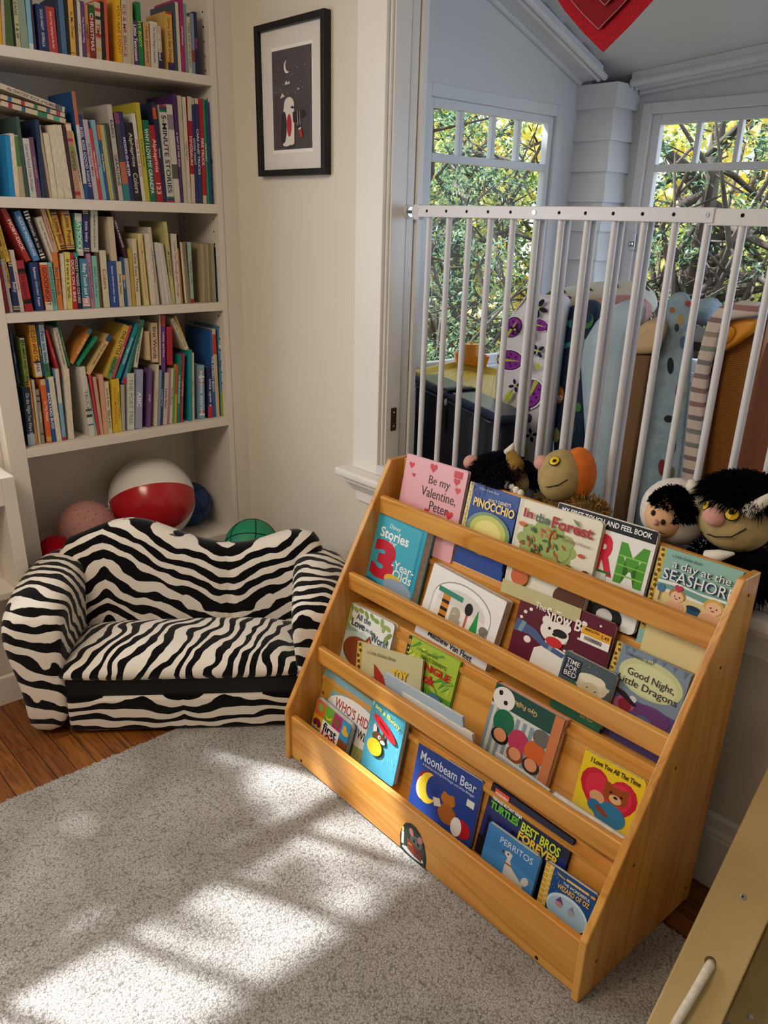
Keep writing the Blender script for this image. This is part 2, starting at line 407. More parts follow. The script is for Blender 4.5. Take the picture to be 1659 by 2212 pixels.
# latch on the far window
p_ = Y_(1372, 522, YB-0.01)
b = MB(); b.box(p_.x-0.012, p_.x+0.012, YB-0.033, YB-0.022, p_.z-0.035, p_.z+0.035); b.ball((p_.x, YB-0.045, p_.z-0.01), 0.012)
tag(b.build('window_latch', METAL, bevel=0.002), 'small metal latch on the frame of the far porch window', 'latch')
# porch ceiling boards (sloping), rake trims, corner column
b = MB()
for i in range(13):
    y0 = YW+0.123+i*0.13; y1 = y0+0.127
    for (xa, xb) in ((XL-0.1, 1.4),):
        vs = []
        for (x, y) in ((xa, y0), (xb, y0), (xb, y1), (xa, y1)):
            vs.append((x, y, ceil_z(x, y)+(0.0 if y == y1 else 0.012)))
        vs += [(x, y, z+0.05) for x, y, z in vs]
        b.add(vs, [(0, 1, 2, 3), (7, 6, 5, 4), (0, 4, 5, 1), (1, 5, 6, 2), (2, 6, 7, 3), (3, 7, 4, 0)])
struct('ceiling_porch', b, PORCHW)
def raked(mb, x0, x1, y0, y1, t0, t1):
    vs = [(x, y, ceil_z(x, y)-t) for t in (t1, t0) for y in (y0, y1) for x in (x0, x1)]
    mb.add(vs, [(0, 2, 3, 1), (4, 5, 7, 6), (0, 1, 5, 4), (2, 6, 7, 3), (0, 4, 6, 2), (1, 3, 7, 5)])
b = MB(); raked(b, XL, XL+0.115, YW+0.124, YB-0.17, 0.0, 0.045)
for x in (XL+0.008, XL+0.100, XL+0.128):
    b.tube([(x, y, ceil_z(x, y)-0.045) for y in (YW+0.124, YB-0.17)], 0.013, 8)
struct('trim_7', b, TRIMP, bevel=0.002)
b = MB(); raked(b, -2.1, 1.4, YB-0.09, YB, 0.0, 0.035)
for y, r_ in ((YB-0.012, 0.012), (YB-0.085, 0.016), (YB-0.05, 0.010)):
    b.tube([(x, y, ceil_z(x, y)-0.037) for x in (-2.1, 1.4)], r_, 8)
struct('trim_8', b, TRIMP, bevel=0.002)
b = MB(); b.box(XL, -2.105, 3.16, YB, 2.0, 2.09)
for i in range(17):
    z1 = 2.0-i*0.118; z0 = max(-0.012, z1-0.120); e1, e0 = 0.0, 0.016
    x1, y1 = -2.125, 3.178
    v = [(XL, y1-e0, z0), (x1+e0, y1-e0, z0), (x1+e0, YB, z0), (XL, YB, z0), (XL, y1-e1, z1), (x1+e1, y1-e1, z1), (x1+e1, YB, z1), (XL, YB, z1)]
    b.add(v, [(0, 3, 2, 1), (4, 5, 6, 7), (0, 1, 5, 4), (1, 2, 6, 5), (2, 3, 7, 6), (3, 0, 4, 7)])
struct('column', b, TRIMP)

# ------------------------------------------------------------------ rug
b = MB(); b.box(-2.036, 1.0, -1.8, 1.482, -0.012, 0.0)
e = []
rnd = random.Random(3)
for i in range(420):      # uneven pile along the two cut edges seen
    if i < 270: x, y = -2.036+rnd.uniform(-0.006, 0.004), -0.2+1.68*i/270
    else: x, y = -0.75+1.4*(i-270)/150, 1.482+rnd.uniform(-0.004, 0.006)
    b.ball((x, y, -0.006+rnd.uniform(0, 0.003)), 0.005, nu=6, nv=4)
tag(b.build('rug', CARPET), 'grey loop-pile area rug with sun patches in front of the wooden book display', 'rug')

# ------------------------------------------------------------------ garden trees beyond the windows
def leaf_mat(name, cols):
    m = bpy.data.materials.new(name); m.use_nodes = True; nt = m.node_tree; bs = nt.nodes['Principled BSDF']; out = nt.nodes['Material Output']
    g = N(nt, 'ShaderNodeNewGeometry')
    c = ramp(nt, g.outputs['Random Per Island'], [(i/(len(cols)-1), k) for i, k in enumerate(cols)])
    nt.links.new(c, bs.inputs['Base Color']); bs.inputs['Roughness'].default_value = 0.6
    t = N(nt, 'ShaderNodeBsdfTranslucent'); nt.links.new(c, t.inputs[0])
    mx = N(nt, 'ShaderNodeMixShader'); mx.inputs[0].default_value = 0.45
    nt.links.new(bs.outputs[0], mx.inputs[1]); nt.links.new(t.outputs[0], mx.inputs[2]); nt.links.new(mx.outputs[0], out.inputs[0]); return m
L_DARK = leaf_mat('leaf_cedar', ['#1c3024', '#3f6650', '#76a07c', '#a8b45a', '#c8dccf'])
L_GREEN = leaf_mat('leaf_green', ['#5a7c40', '#a0b456', '#d8d872', '#f2edb0'])
L_YEL = leaf_mat('leaf_yellow', ['#c8b440', '#e8d65c', '#f6ea90', '#fbf6cc'])
BARK = noisy('bark', '#3a3029', '#6e6258', 6, 0.9, 0.4, 0.01, 14)
def tree(label, name, base, crowns, n, leaf, mat, lsz, seed, branches=14, group='trees beyond the porch windows'):
    rd = random.Random(seed)
    root = thing(name, label, 'tree', base, 0, group)
    bx, by, bz = base
    top = max(c[2]+c[3]*0.6 for c in crowns)-bz
    b = MB(); b.tube([(0, 0, 0), (0.05, 0.03, top*0.4), (0.0, 0.08, top*0.75), (0.05, 0, top)], [0.16, 0.13, 0.08, 0.02], 8)
    for i in range(branches):
        c = crowns[i % len(crowns)]; z0 = top*rd.uniform(0.2, 0.9)
        an = rd.uniform(0, 2*PI); e = Vector((c[0]-bx+math.cos(an)*c[3]*0.95, c[1]-by+math.sin(an)*c[3]*0.95, c[2]-bz+rd.uniform(-0.6, 0.6)*c[3]))
        s_ = Vector((0, 0.03, z0)); mid = s_.lerp(e, 0.5)+Vector((rd.uniform(-.2, .2), rd.uniform(-.2, .2), rd.uniform(-0.1, 0.25)))
        b.tube([s_, mid, e], [0.035, 0.02, 0.006], 5)
        for k in range(4):
            t = rd.uniform(0.35, 0.95); q = s_.lerp(mid, t*2) if t < 0.5 else mid.lerp(e, t*2-1)
            b.tube([q, q+Vector((rd.uniform(-.4, .4), rd.uniform(-.4, .4), rd.uniform(-.3, .25)))], [0.011, 0.003], 4)
    b.build('trunk', BARK, root, smooth=True)
    f = MB(); f.fixn = False
    per = 40; ncl = max(1, n//per)
    for i in range(ncl):
        c = crowns[rd.randrange(len(crowns))]
        d = Vector((rd.gauss(0, 1), rd.gauss(0, 1), rd.gauss(0, 1))).normalized()*c[3]*(rd.random()**0.4)
        p = Vector((c[0]-bx, c[1]-by, c[2]-bz))+Vector((d.x, d.y, d.z*c[4]))
        ax = Vector((d.x+rd.gauss(0, 0.4), d.y+rd.gauss(0, 0.4), rd.gauss(-0.35, 0.35))).normalized(); ln = lsz*rd.uniform(2.5, 5.0)
        for k in range(per):
            t = rd.random(); q = p+ax*ln*(t-0.3)+Vector((0, 0, -0.25*ln*t*t))
            dr = (ax*0.7+Vector((rd.gauss(0, 0.7), rd.gauss(0, 0.7), rd.gauss(0, 0.45)))).normalized()
            sd = dr.orthogonal().normalized(); sd.rotate(Matrix.Rotation(rd.uniform(0, 6.28), 3, dr))
            L = lsz*rd.uniform(0.6, 1.3)*(1.1-0.5*t); W = L*leaf; q = q+Vector((rd.gauss(0, 1), rd.gauss(0, 1), rd.gauss(0, 1)))*lsz*0.45
            f.add([q, q+dr*L*0.5+sd*W, q+dr*L, q+dr*L*0.5-sd*W], [(0, 1, 2, 3)])
    f.build('foliage', mat, root)
    return root
GZ = -1.6
tree('dark feathery conifer close outside the left porch window', 'conifer', (-4.35, 3.75, GZ), [(-4.3, 4.0, 1.9, 0.9, 1.0), (-4.5, 4.4, 0.7, 1.0, 0.9), (-4.0, 3.4, 2.6, 0.6, 0.8)], 15000, 0.14, L_DARK, 0.050, 1, 40)
tree('dark conifer seen low through the left porch window, farther out', 'conifer', (-5.6, 5.9, GZ), [(-5.5, 5.9, 0.6, 1.2, 0.9), (-5.4, 6.2, 2.1, 1.0, 0.9)], 12000, 0.15, L_DARK, 0.070, 2, 34)
tree('pale green tree between the two dark conifers left of the column', 'leafy_tree', (-6.9, 7.1, GZ), [(-6.8, 6.4, 2.2, 1.5, 0.9), (-6.6, 8.0, 1.0, 1.5, 1.0)], 8000, 0.3, L_GREEN, 0.075, 3, 20)
tree('yellow autumn tree glowing behind the left porch window', 'leafy_tree', (-8.4, 8.3, GZ), [(-8.2, 7.6, 2.6, 1.8, 0.9), (-8.5, 9.8, 1.6, 2.0, 1.0), (-8.3, 8.6, 0.2, 1.6, 0.8)], 17000, 0.5, L_YEL, 0.13, 4)
tree('dark conifer with bare branches outside the far porch window', 'conifer', (-2.75, 5.2, GZ), [(-2.7, 5.2, 2.0, 0.75, 0.9), (-2.3, 5.4, 1.1, 0.85, 0.9)], 9000, 0.14, L_DARK, 0.050, 5, 46)
tree('pale green bush low outside the far porch window', 'leafy_tree', (-2.9, 6.3, GZ), [(-3.0, 6.3, 1.2, 0.75, 1.0), (-2.4, 6.6, 0.8, 0.8, 0.8)], 9000, 0.4, L_GREEN, 0.048, 6, 18)
tree('yellow autumn tree glowing behind the far porch window', 'leafy_tree', (-4.3, 9.2, GZ), [(-4.6, 9.0, 2.4, 1.6, 0.9), (-3.4, 9.4, 1.4, 1.7, 0.9), (-5.6, 9.6, 1.0, 1.3, 0.9)], 14000, 0.5, L_YEL, 0.12, 7)
tree('dark conifer right of the bare branches outside the far porch window', 'conifer', (-1.85, 6.0, GZ), [(-1.7, 6.0, 1.9, 0.9, 1.0), (-1.5, 5.7, 0.9, 0.9, 0.9)], 9000, 0.15, L_DARK, 0.055, 8, 40)
tree('pale leafy tree just behind the corner column', 'leafy_tree', (-4.6, 7.0, GZ), [(-4.5, 6.9, 1.9, 1.1, 1.0), (-4.6, 7.4, 0.6, 1.1, 0.9)], 7000, 0.3, L_GREEN, 0.07, 9, 20)
# the tree by the sunny window on the left: its crown throws the dappled shade on the rug
off = -SUND*2.6
cl = [(-2.79+off.x, y+off.y, z+off.z-0.04, r_, 1.0) for y, z, r_ in ((-0.9, 1.22, 0.36), (-0.9, 0.98, 0.30), (-0.5, 1.0, 0.30), (-0.45, 1.28, 0.32), (-0.1, 1.30, 0.29), (-0.1, 1.02, 0.30), (0.10, 1.25, 0.20), (0.25, 1.0, 0.26), (0.50, 1.08, 0.22), (0.50, 0.95, 0.24), (0.30, 1.20, 0.14), (-0.7, 1.40, 0.18), (0.26, 1.52, 0.10), (0.10, 1.55, 0.11), (-0.10, 1.56, 0.10), (-0.3, 1.54, 0.10), (-0.5, 1.54, 0.10), (0.35, 1.36, 0.09))]
c2 = [(-2.79+off.x, y+off.y, z+off.z, r_, 1.0) for y, z, r_ in ((0.12, 1.95, 0.09), (0.42, 1.93, 0.10), (0.28, 2.08, 0.10), (-0.02, 2.12, 0.08), (0.5, 1.78, 0.09), (-0.12, 1.86, 0.06))]
tree('leafy tree beside the left window shading the rug', 'leafy_tree', (cl[1][0]-0.5, cl[1][1]-0.3, GZ), cl*10+c2, 13000, 0.6, L_GREEN, 0.042, 12, 10, 'trees by the left window')

o3 = -SUND*3.0  # out-of-view tree, added to keep the sun off the porch side window
tree('tall leafy tree on the left side of the porch, shading its window', 'leafy_tree', (-4.6, 0.9, GZ), [(-2.35+o3.x, 2.6+o3.y, 1.75+o3.z, 0.45, 1.0), (-2.35+o3.x, 2.55+o3.y, 1.2+o3.z, 0.45, 1.0), (-2.2+o3.x, 2.9+o3.y, 1.4+o3.z, 0.4, 1.0)], 9000, 0.6, L_GREEN, 0.06, 14, 8, 'trees by the left window')
# ================================================================== built-in bookcase
SZ = [(1.9812, 1.953), (1.5873, 1.5562), (1.2531, 1.2242), (0.8215, 0.7914), (0.345, 0.30)]   # shelf top / underside
bk = thing('bookcase', 'tall cream white built-in bookcase in the corner filled with picture books', 'bookcase', (XB, 0.79, -0.012))
def P_(mb, name, mat, root, **k):
    o = mb.build(name, mat, None, **k)
    o.parent = root; o.matrix_parent_inverse = root.matrix_world.inverted() if root.parent is None else (root.parent.matrix_world @ root.matrix_basis).inverted()
    return o
bpy.context.view_layer.update()
BACK = -2.962
b = MB(); b.box(BACK, XB, 0.787, 0.846, -0.012, 2.6); P_(b, 'side_panel', CABW, bk, bevel=0.0015)
b = MB(); b.box(BACK, XB, 1.619, 1.640, -0.012, 2.6); P_(b, 'side_panel', CABW, bk, bevel=0.0015)
b = MB(); b.box(-2.98, BACK, 0.787, 1.640, -0.012, 2.6); P_(b, 'back_panel', CABW, bk)
for t, u in SZ:
    b = MB(); b.box(BACK, XB+(0.0 if t > 0.4 else -0.004), 0.846, 1.619, u, t); P_(b, 'shelf', CABW, bk, bevel=0.0015)
b = MB(); b.box(BACK, XB-0.02, 0.846, 1.619, -0.012, 0.30); P_(b, 'base_panel', CABW, bk)
def repeat_part(name, mb, mat, root, places):
    first = P_(mb, name, mat, root); base = Vector(places[0])
    for p in places[1:]:
        c = first.copy(); COL.objects.link(c); c.parent = root; c.matrix_parent_inverse = first.matrix_parent_inverse.copy()
        c.location = first.location+(Vector(p)-base)
b = MB(); b.tube([(XB-0.035, 1.6188, 0.95), (XB-0.035, 1.6172, 0.95)], 0.0028, 8)
repeat_part('shelf_pin_hole', b, flat('#1a1512', 0.9), bk, [(x, 0, 0.95+i*0.042) for i in range(30) for x in (XB-0.035, XB-0.245)])
b = MB(); pts = []
c_ = Y_(463, 345, 1.612)
for k in range(9):
    a = R(60+k*28); pts.append((XB-0.018, 1.611+0.0*k, c_.z+0.0)) if False else pts.append((XB-0.02+0.010*math.sin(a)*0.4, 1.610, c_.z+0.012*math.cos(a)))
b.tube(pts, 0.0022, 6); P_(b, 'hook', BLACK, bk)

# ------------------------------------------------------------------ low cabinet left of the bookcase
lc = thing('low_cabinet', 'low white cabinet with an open front standing left of the tall bookcase', 'cabinet', (-2.64, 0.1, -0.012))
bpy.context.view_layer.update()
CX, CY = -2.55, 0.760
b = MB(); b.box(-2.728, CX, CY-0.04, CY, -0.012, 0.775); b.box(-2.728, CX, -0.6, -0.56, -0.012, 0.775); b.box(-2.728, -2.71, -0.56, CY-0.04, 0.0, 0.70)
P_(b, 'body', CABW, lc, bevel=0.002)
b = MB(); b.box(CX-0.02, CX, -0.56, CY-0.04, 0.685, 0.775); b.box(CX-0.02, CX, -0.56, CY-0.04, -0.012, 0.09); b.box(CX-0.02, CX, 0.02, 0.06, 0.09, 0.685)
P_(b, 'front_frame', CABW, lc, bevel=0.002)
b = MB(); b.box(-2.728, CX-0.03, -0.56, CY-0.04, 0.735, 0.752); b.box(CX-0.04, CX-0.0205, -0.56, CY-0.04, 0.735, 0.775); b.box(-2.728, CX-0.04, CY-0.075, CY-0.0405, 0.7525, 0.775)
P_(b, 'top_tray', CABW, lc, bevel=0.0015)
b = MB(); b.box(-2.72, CX-0.022, -0.56, CY-0.041, 0.36, 0.38); P_(b, 'shelf', CABW, lc)

# ================================================================== zebra sofa
SA = math.atan2(0.795, 0.607)
ZB = zebra('zebra_plush_back', (R(8), R(-28), 0), 6.2, 10.0, (1, 1, 1), (0.215, 0.41))
ZA = zebra('zebra_plush_arm', (R(52), R(-8), R(0)), 7.5, 8.5)
ZS = zebra('zebra_plush_seat', (R(60), R(62), R(10)), 7.5, 11.0)
ZF = zebra('zebra_plush_skirt', (R(0), R(4), 0), 7.5, 9.5, (0.7, 1, 1), (0.09, 0.41))
sf = thing('kids_sofa', 'small zebra-striped plush sofa with two rolled arms in the corner by the bookcase', 'sofa', (-2.32, 0.606, 0.001), SA)
SW = 1.0
b = MB(); b.box(0.135, SW-0.135, 0.0, 0.40, 0.0, 0.125); b.build('skirt', ZF, sf, smooth=True, bevel=0.012, seg=3, angle=60)
b = MB(); b.box(0.13, SW-0.13, 0.012, 0.38, 0.122, 0.185); b.build('black_band', BLACK, sf, bevel=0.006)
# seat cushion: puffy slab
def cushion(x0, x1, y0, y1, z0, z1, puff, nx=14, ny=8):
    m = MB(); top = []; bot = []
    for j in range(ny+1):
        for i in range(nx+1):
            u, v_ = i/nx, j/ny
            e_ = (1-(2*u-1)**6)*(1-(2*v_-1)**6)
            x, y = x0+(x1-x0)*u, y0+(y1-y0)*v_
            sag = 0.012*math.sin(u*7)*math.sin(v_*4)
            top.append((x, y, z0+(z1-z0)*(0.55+0.45*e_)+puff*math.sin(PI*u)*math.sin(PI*min(1, v_*1.1))*0.5+sag*e_))
            bot.append((x, y, z0+(z1-z0)*0.25*(1-e_)))
    n = nx+1
    f = []
    for j in range(ny):
        for i in range(nx):
            a = j*n+i; f.append((a, a+1, a+n+1, a+n)); q = len(top)+a; f.append((q, q+n, q+n+1, q+1))
    k = len(top)
    for i in range(nx): f.append((i, k+i, k+i+1, i+1)); a = ny*n+i; f.append((a, a+1, k+a+1, k+a))
    for j in range(ny): a = j*n; f.append((a, a+n, k+a+n, k+a)); a = j*n+nx; f.append((a, k+a, k+a+n, a+n))
    return m.add(top+bot, f)
cushion(0.118, SW-0.118, -0.018, 0.315, 0.172, 0.275, 0.02).build('seat_cushion', ZS, sf, smooth=True, subsurf=1)
# arms
def arm(flip):
    m = MB(); rings = []
    for d, top, flare, bulge in ((-0.012, 0.400, 0.022, 0.9), (0.0, 0.425, 0.032, 1.0), (0.045, 0.455, 0.040, 1.0), (0.12, 0.478, 0.045, 1.0), (0.22, 0.49, 0.046, 1.0), (0.33, 0.49, 0.044, 1.0), (0.40, 0.485, 0.040, 1.0), (0.415, 0.46, 0.03, 0.9)):
        z_m = top-0.085
        ins = 0.012 if bulge < 1 else 0
        pts = [(0.135-ins, 0.001+ins), (0.138-ins, 0.12), (0.138-ins, 0.25), (0.150-ins, z_m-0.01), (0.152-ins, z_m+0.035), (0.135-ins, top-0.02), (0.10, top-0.003), (0.06, top), (0.02+ins, top-0.012), (-flare*0.7+ins, top-0.042), (-flare+ins, z_m+0.005), (-flare*0.8+ins, z_m-0.05), (-flare*0.25+ins, z_m-0.13), (0.004+ins, 0.15), (0.010+ins, 0.05), (0.012+ins, 0.001+ins)]
        rings.append([((SW-u if flip else u), d, z) for u, z in pts])
    return m.loft(rings)
for fl in (False, True): arm(fl).build('arm', ZA, sf, smooth=True, subsurf=1)
# camel back
def back_z(u):
    a = 0.100*math.exp(-((u-0.30)/0.20)**2)+0.055*math.exp(-((u-0.86)/0.13)**2)
    k = 0.492+a
    e_ = min(u-0.045, 0.968-u)
    return k-0.10*max(0, 1-e_/0.045)**2
m = MB(); rings = []
nu = 40
def back_y(z, side): 
    return (0.285 if side == 0 else 0.415)+0.075*max(0, (z-0.2))
for (zf, yo) in ((0.0, 0), (0.35, -0.004), (0.7, -0.010), (0.92, 0.0), (0.985, 0.018), (1.0, 0.048), (0.99, 0.078), (0.93, 0.098), (0.6, 0.10), (0.0, 0.10)):
    ring = []
    for i in range(nu+1):
        u = 0.045+0.923*i/nu; zt = back_z(u); z = 0.10+(zt-0.10)*zf
        seam = 0.012*(math.exp(-((u-0.215)/0.014)**2)+math.exp(-((u-0.625)/0.014)**2)) if yo < 0.03 else 0
        ring.append((u, 0.300+0.07*max(0, z-0.2)+yo+seam, z))
    rings.append(ring)
m.loft(rings, closed=False)
n = nu+1
m.f.append([k*n for k in range(len(rings))]); m.f.append([k*n+nu for k in range(len(rings))][::-1]); m.m += [0, 0]
m.build('backrest', ZB, sf, smooth=True, angle=70)

# ================================================================== balls
def great(c, r, axis, t, n=40, off=0):
    axis = Vector(axis).normalized(); a = axis.orthogonal().normalized(); bb = axis.cross(a); c = Vector(c)
    rr = math.sqrt(max(0, r*r-off*off))
    return [c+axis*off+(a*math.cos(2*PI*k/n)+bb*math.sin(2*PI*k/n))*rr for k in range(n+1)]
def basketball(name, label, loc, r, colr, tilt, group='basketballs'):
    root = thing(name, label, 'ball', loc, 0, group)
    root.rotation_euler = tilt
    MB().ball((0, 0, 0), r, nu=48, nv=28).build('skin', noisy('rubber_'+colr.strip('#'), colr, colr, 50, 0.5, 0.3, 0.001, 160), root, smooth=True)
    b = MB()
    for ax, off in (((1, 0, 0), 0), ((0, 1, 0), 0), ((0, 0, 1), r*0.55), ((0, 0, 1), -r*0.55)):
        b.tube(great((0, 0, 0), r*1.0, ax, 0.002, 48, off), 0.0022, 6, cap=False)
    b.build('seams', BLACK, root, smooth=True)
basketball('basketball', 'dark blue basketball beside the beach ball in the bookcase bottom', (-2.85, 1.520, 0.345+0.0905), 0.090, '#123a72', (R(25), R(35), R(20)))
basketball('basketball', 'green basketball peeking up behind the sofa against the cream wall', (-2.425, 1.545, 0.375), 0.105, '#1d8a63', (R(40), R(10), R(60)))
# the green ball rests on a stool-high stack: a storage cube between sofa and wall carries it
b = MB(); b.box(-2.53, -2.33, 1.46, 1.66, -0.012, 0.268)
tag(b.build('storage_cube', flat('#cfc8bc', 0.7), bevel=0.006), 'plain pale storage cube hidden behind the sofa under the green basketball', 'box')
zd = Vector((-0.35, -0.93, -0.05)).normalized(); fd = Vector((0.87, -0.35, -0.05)); fd = (fd-zd*fd.dot(zd)).normalized(); gd = zd.cross(fd)
xd = fd*math.cos(R(-30))+gd*math.sin(R(-30)); yd = zd.cross(xd); bc = Vector((-2.80, 1.335, 0.345+0.166))
bb = thing('beach_ball', 'large red and white inflatable beach ball on the bookcase bottom', 'ball', M=Matrix(((xd.x, yd.x, zd.x, bc.x), (xd.y, yd.y, zd.y, bc.y), (xd.z, yd.z, zd.z, bc.z), (0, 0, 0, 1))))
SEG = ['#b81c28', '#e4e1dc', '#d9ae28', '#2c7f4a', '#1f4f9a', '#e4e1dc']
SEGM = [flat(c, 0.18, 0.6) for c in SEG]
MB().ball((0, 0, 0), 0.165, nu=60, nv=30, matf=lambda u, v_: SEGM[(0 if u < 0.20 else 1 if u < 0.42 else 2 if u < 0.52 else 3 if u < 0.66 else 4 if u < 0.8 else 5)], bump=lambda d: -0.012*abs(math.cos(3*math.atan2(d.y, d.x)))**14).build('skin', None, bb, smooth=True)
b = MB(); b.ball((0, 0, 0.163), 0.02, 0.02, 0.005, nu=16, nv=6); b.build('valve_disc', flat('#e4e1dc', 0.3), bb, smooth=True)
def knobby(label, loc, r, c0, rough, trans, seed, knobc=None):
    root = thing('knobby_ball', label, 'ball', loc, 0, 'knobby massage balls')
    m, nt, bs = new_mat('vinyl_'+c0.strip('#')); bs.inputs['Base Color'].default_value = lin(c0); bs.inputs['Roughness'].default_value = rough
    bs.inputs['Transmission Weight'].default_value = trans; bs.inputs['IOR'].default_value = 1.05
    MB().ball((0, 0, 0), r, nu=48, nv=28).build('skin', m, root, smooth=True)
    b = MB(); n = 170
    for i in range(n):
        z = 1-2*(i+0.5)/n; a = i*2.39996; q = math.sqrt(1-z*z); d = Vector((q*math.cos(a), q*math.sin(a), z))
        b.tube([d*(r-0.001), d*(r+0.0035), d*(r+0.005)], [0.0032, 0.0022, 0.0006], 6)
    b.build('knobs', flat(knobc or c0, 0.3), root, smooth=True)
knobby('pale pink translucent knobby ball in the bookcase bottom left of the beach ball', (-2.79, 1.062, 0.345+0.1065), 0.106, '#d6a39b', 0.15, 0.35, 1, '#c98479')
knobby('red knobby ball squeezed beside the left bookcase side panel', (-2.735, 0.915, 0.345+0.064), 0.063, '#b01322', 0.4, 0.0, 2)

# ================================================================== framed picture
pf = thing('framed_picture', 'black framed art print with a white mat hanging on the cream wall', 'picture', (-2.318, YW-0.001, 1.8935))
W2, H2 = 0.182, 0.2175
fr = MB(); t = 0.019
for x0, x1, z0, z1 in ((-W2, -W2+t, -H2, H2), (W2-t, W2, -H2, H2), (-W2+t, W2-t, H2-t, H2), (-W2+t, W2-t, -H2, -H2+t)):
    fr.box(x0, x1, -0.027, 0, z0, z1)
fr.build('frame', flat('#0a0909', 0.45), pf, bevel=0.002)
b = MB(); b.box(-W2+t, W2-t, -0.012, -0.004, -H2+t, H2-t); b.build('mat_board', flat('#dcd6d0', 0.8), pf)
# ------------------------------------------------------------------ flat artwork builder (shared by covers, sticker and print)
_tc = {}
def text_mesh(txt, bold=0.0, shear=0.0):
    k = (txt, bold, shear)
    if k not in _tc:
        cu = bpy.data.curves.new('lettering', 'FONT'); cu.body = txt; cu.offset = bold; cu.shear = shear; cu.resolution_u = 3
        cu.align_x = 'LEFT'
        ob = bpy.data.objects.new('lettering', cu)
        me = bpy.data.meshes.new_from_object(ob)
        vs = [(v_.co.x, v_.co.y) for v_ in me.vertices]; fs = [tuple(p.vertices) for p in me.polygons]
        bpy.data.objects.remove(ob); bpy.data.meshes.remove(me); bpy.data.curves.remove(cu)
        if vs:
            x0 = min(v_[0] for v_ in vs); x1 = max(v_[0] for v_ in vs); y0 = min(v_[1] for v_ in vs); y1 = max(v_[1] for v_ in vs)
            vs = [((x-x0)/max(1e-6, x1-x0), (y-y0)/max(1e-6, y1-y0)) for x, y in vs]; asp = (x1-x0)/max(1e-6, y1-y0)
        else: asp = 1
        _tc[k] = (vs, fs, asp)
    return _tc[k]
def clip_poly(pts, x0, y0, x1, y1):
    for ax, lim, sg in ((0, x0, 1), (0, x1, -1), (1, y0, 1), (1, y1, -1)):
        out = []
        for i in range(len(pts)):
            a, c = pts[i-1], pts[i]
            da, dc = (a[ax]-lim)*sg, (c[ax]-lim)*sg
            if (da < 0) != (dc < 0):
                t_ = da/(da-dc); out.append((a[0]+(c[0]-a[0])*t_, a[1]+(c[1]-a[1])*t_))
            if dc >= 0: out.append(c)
        pts = out
        if not pts: return []
    return pts
def art(items, M, W, H, name='cover_picture', parent=None, lift=0.00010, rough=0.35, tname='title', ups=False):
    """flat printed shapes; item coordinates: x to the right 0..1 and y down, both in units of the width W"""
    pic = MB(); tx = MB(); pic.fixn = tx.fixn = False; z = [0.0]
    hh = H/W
    def emit(mb, pts, c):
        pts = clip_poly(pts, 0.004, 0.004, 0.996, hh-0.004)
        if len(pts) < 3: return
        q = [(p[0]*W, H-p[1]*W, z[0]) for p in pts]
        ar = sum(q[i-1][0]*q[i][1]-q[i][0]*q[i-1][1] for i in range(len(q)))
        if ar < 0: q = q[::-1]
        mb.add(q, [list(range(len(q)))], flat(c, rough), M)
    for it in items:
        z[0] += lift; k = it[0]
        if k == 'r': emit(pic, [(it[1], it[2]), (it[3], it[2]), (it[3], it[4]), (it[1], it[4])], it[5])
        elif k == 'e':
            _, cx, cy, rx, ry, c = it[:6]; ro = R(it[6]) if len(it) > 6 else 0
            n = 28; emit(pic, [(cx+rx*math.cos(2*PI*i/n)*math.cos(ro)-ry*math.sin(2*PI*i/n)*math.sin(ro), cy+rx*math.cos(2*PI*i/n)*math.sin(ro)+ry*math.sin(2*PI*i/n)*math.cos(ro)) for i in range(n)], c)
        elif k == 'p': 
            q = it[2:]; emit(pic, [(q[i], q[i+1]) for i in range(0, len(q), 2)], it[1])
        elif k == 'l':
            w_ = it[2]; q = it[3:]; P = [(q[i], q[i+1]) for i in range(0, len(q), 2)]
            for a, c in zip(P, P[1:]):
                dx, dy = c[0]-a[0], c[1]-a[1]; L = math.hypot(dx, dy) or 1; ox, oy = -dy/L*w_/2, dx/L*w_/2; ex, ey = dx/L*w_*0.3, dy/L*w_*0.3
                emit(pic, [(a[0]+ox-ex, a[1]+oy-ey), (c[0]+ox+ex, c[1]+oy+ey), (c[0]-ox+ex, c[1]-oy+ey), (a[0]-ox-ex, a[1]-oy-ey)], it[1])
        elif k == 'h':
            _, cx, cy, s_, c = it[:5]; P = []
            for i in range(30):
                t_ = 2*PI*i/30; P.append((cx+s_*0.0625*16*math.sin(t_)**3*0.5, cy-s_*0.0625*0.5*(13*math.cos(t_)-5*math.cos(2*t_)-2*math.cos(3*t_)-math.cos(4*t_))))
            emit(pic, P, c)
        elif k == 't':
            _, txt, cx, cy, w_, h_, c = it[:7]; ro = R(it[7]) if len(it) > 7 else 0; bo = it[8] if len(it) > 8 else 0.012; sh = it[9] if len(it) > 9 else 0
            vs, fs, asp = text_mesh(txt, bo, sh)
            if not vs: continue
            if w_ is None: w_ = h_*asp
            if h_ is None: h_ = w_/asp
            co, si = math.cos(ro), math.sin(ro); V = []
            for x, y in vs:
                X, Y = (x-0.5)*w_, -(y-0.5)*h_
                px, py = cx+X*co-Y*si, cy+X*si+Y*co
                V.append((min(max(px, 0.003), 0.997)*W, H-min(max(py, 0.003), hh-0.003)*W, z[0]))
            tx.add(V, fs, flat(c, rough), M)
    oo = []
    if pic.v: oo.append(pic.build(name, None, parent))
    if tx.v: oo.append(tx.build(tname, None, parent))
    return oo
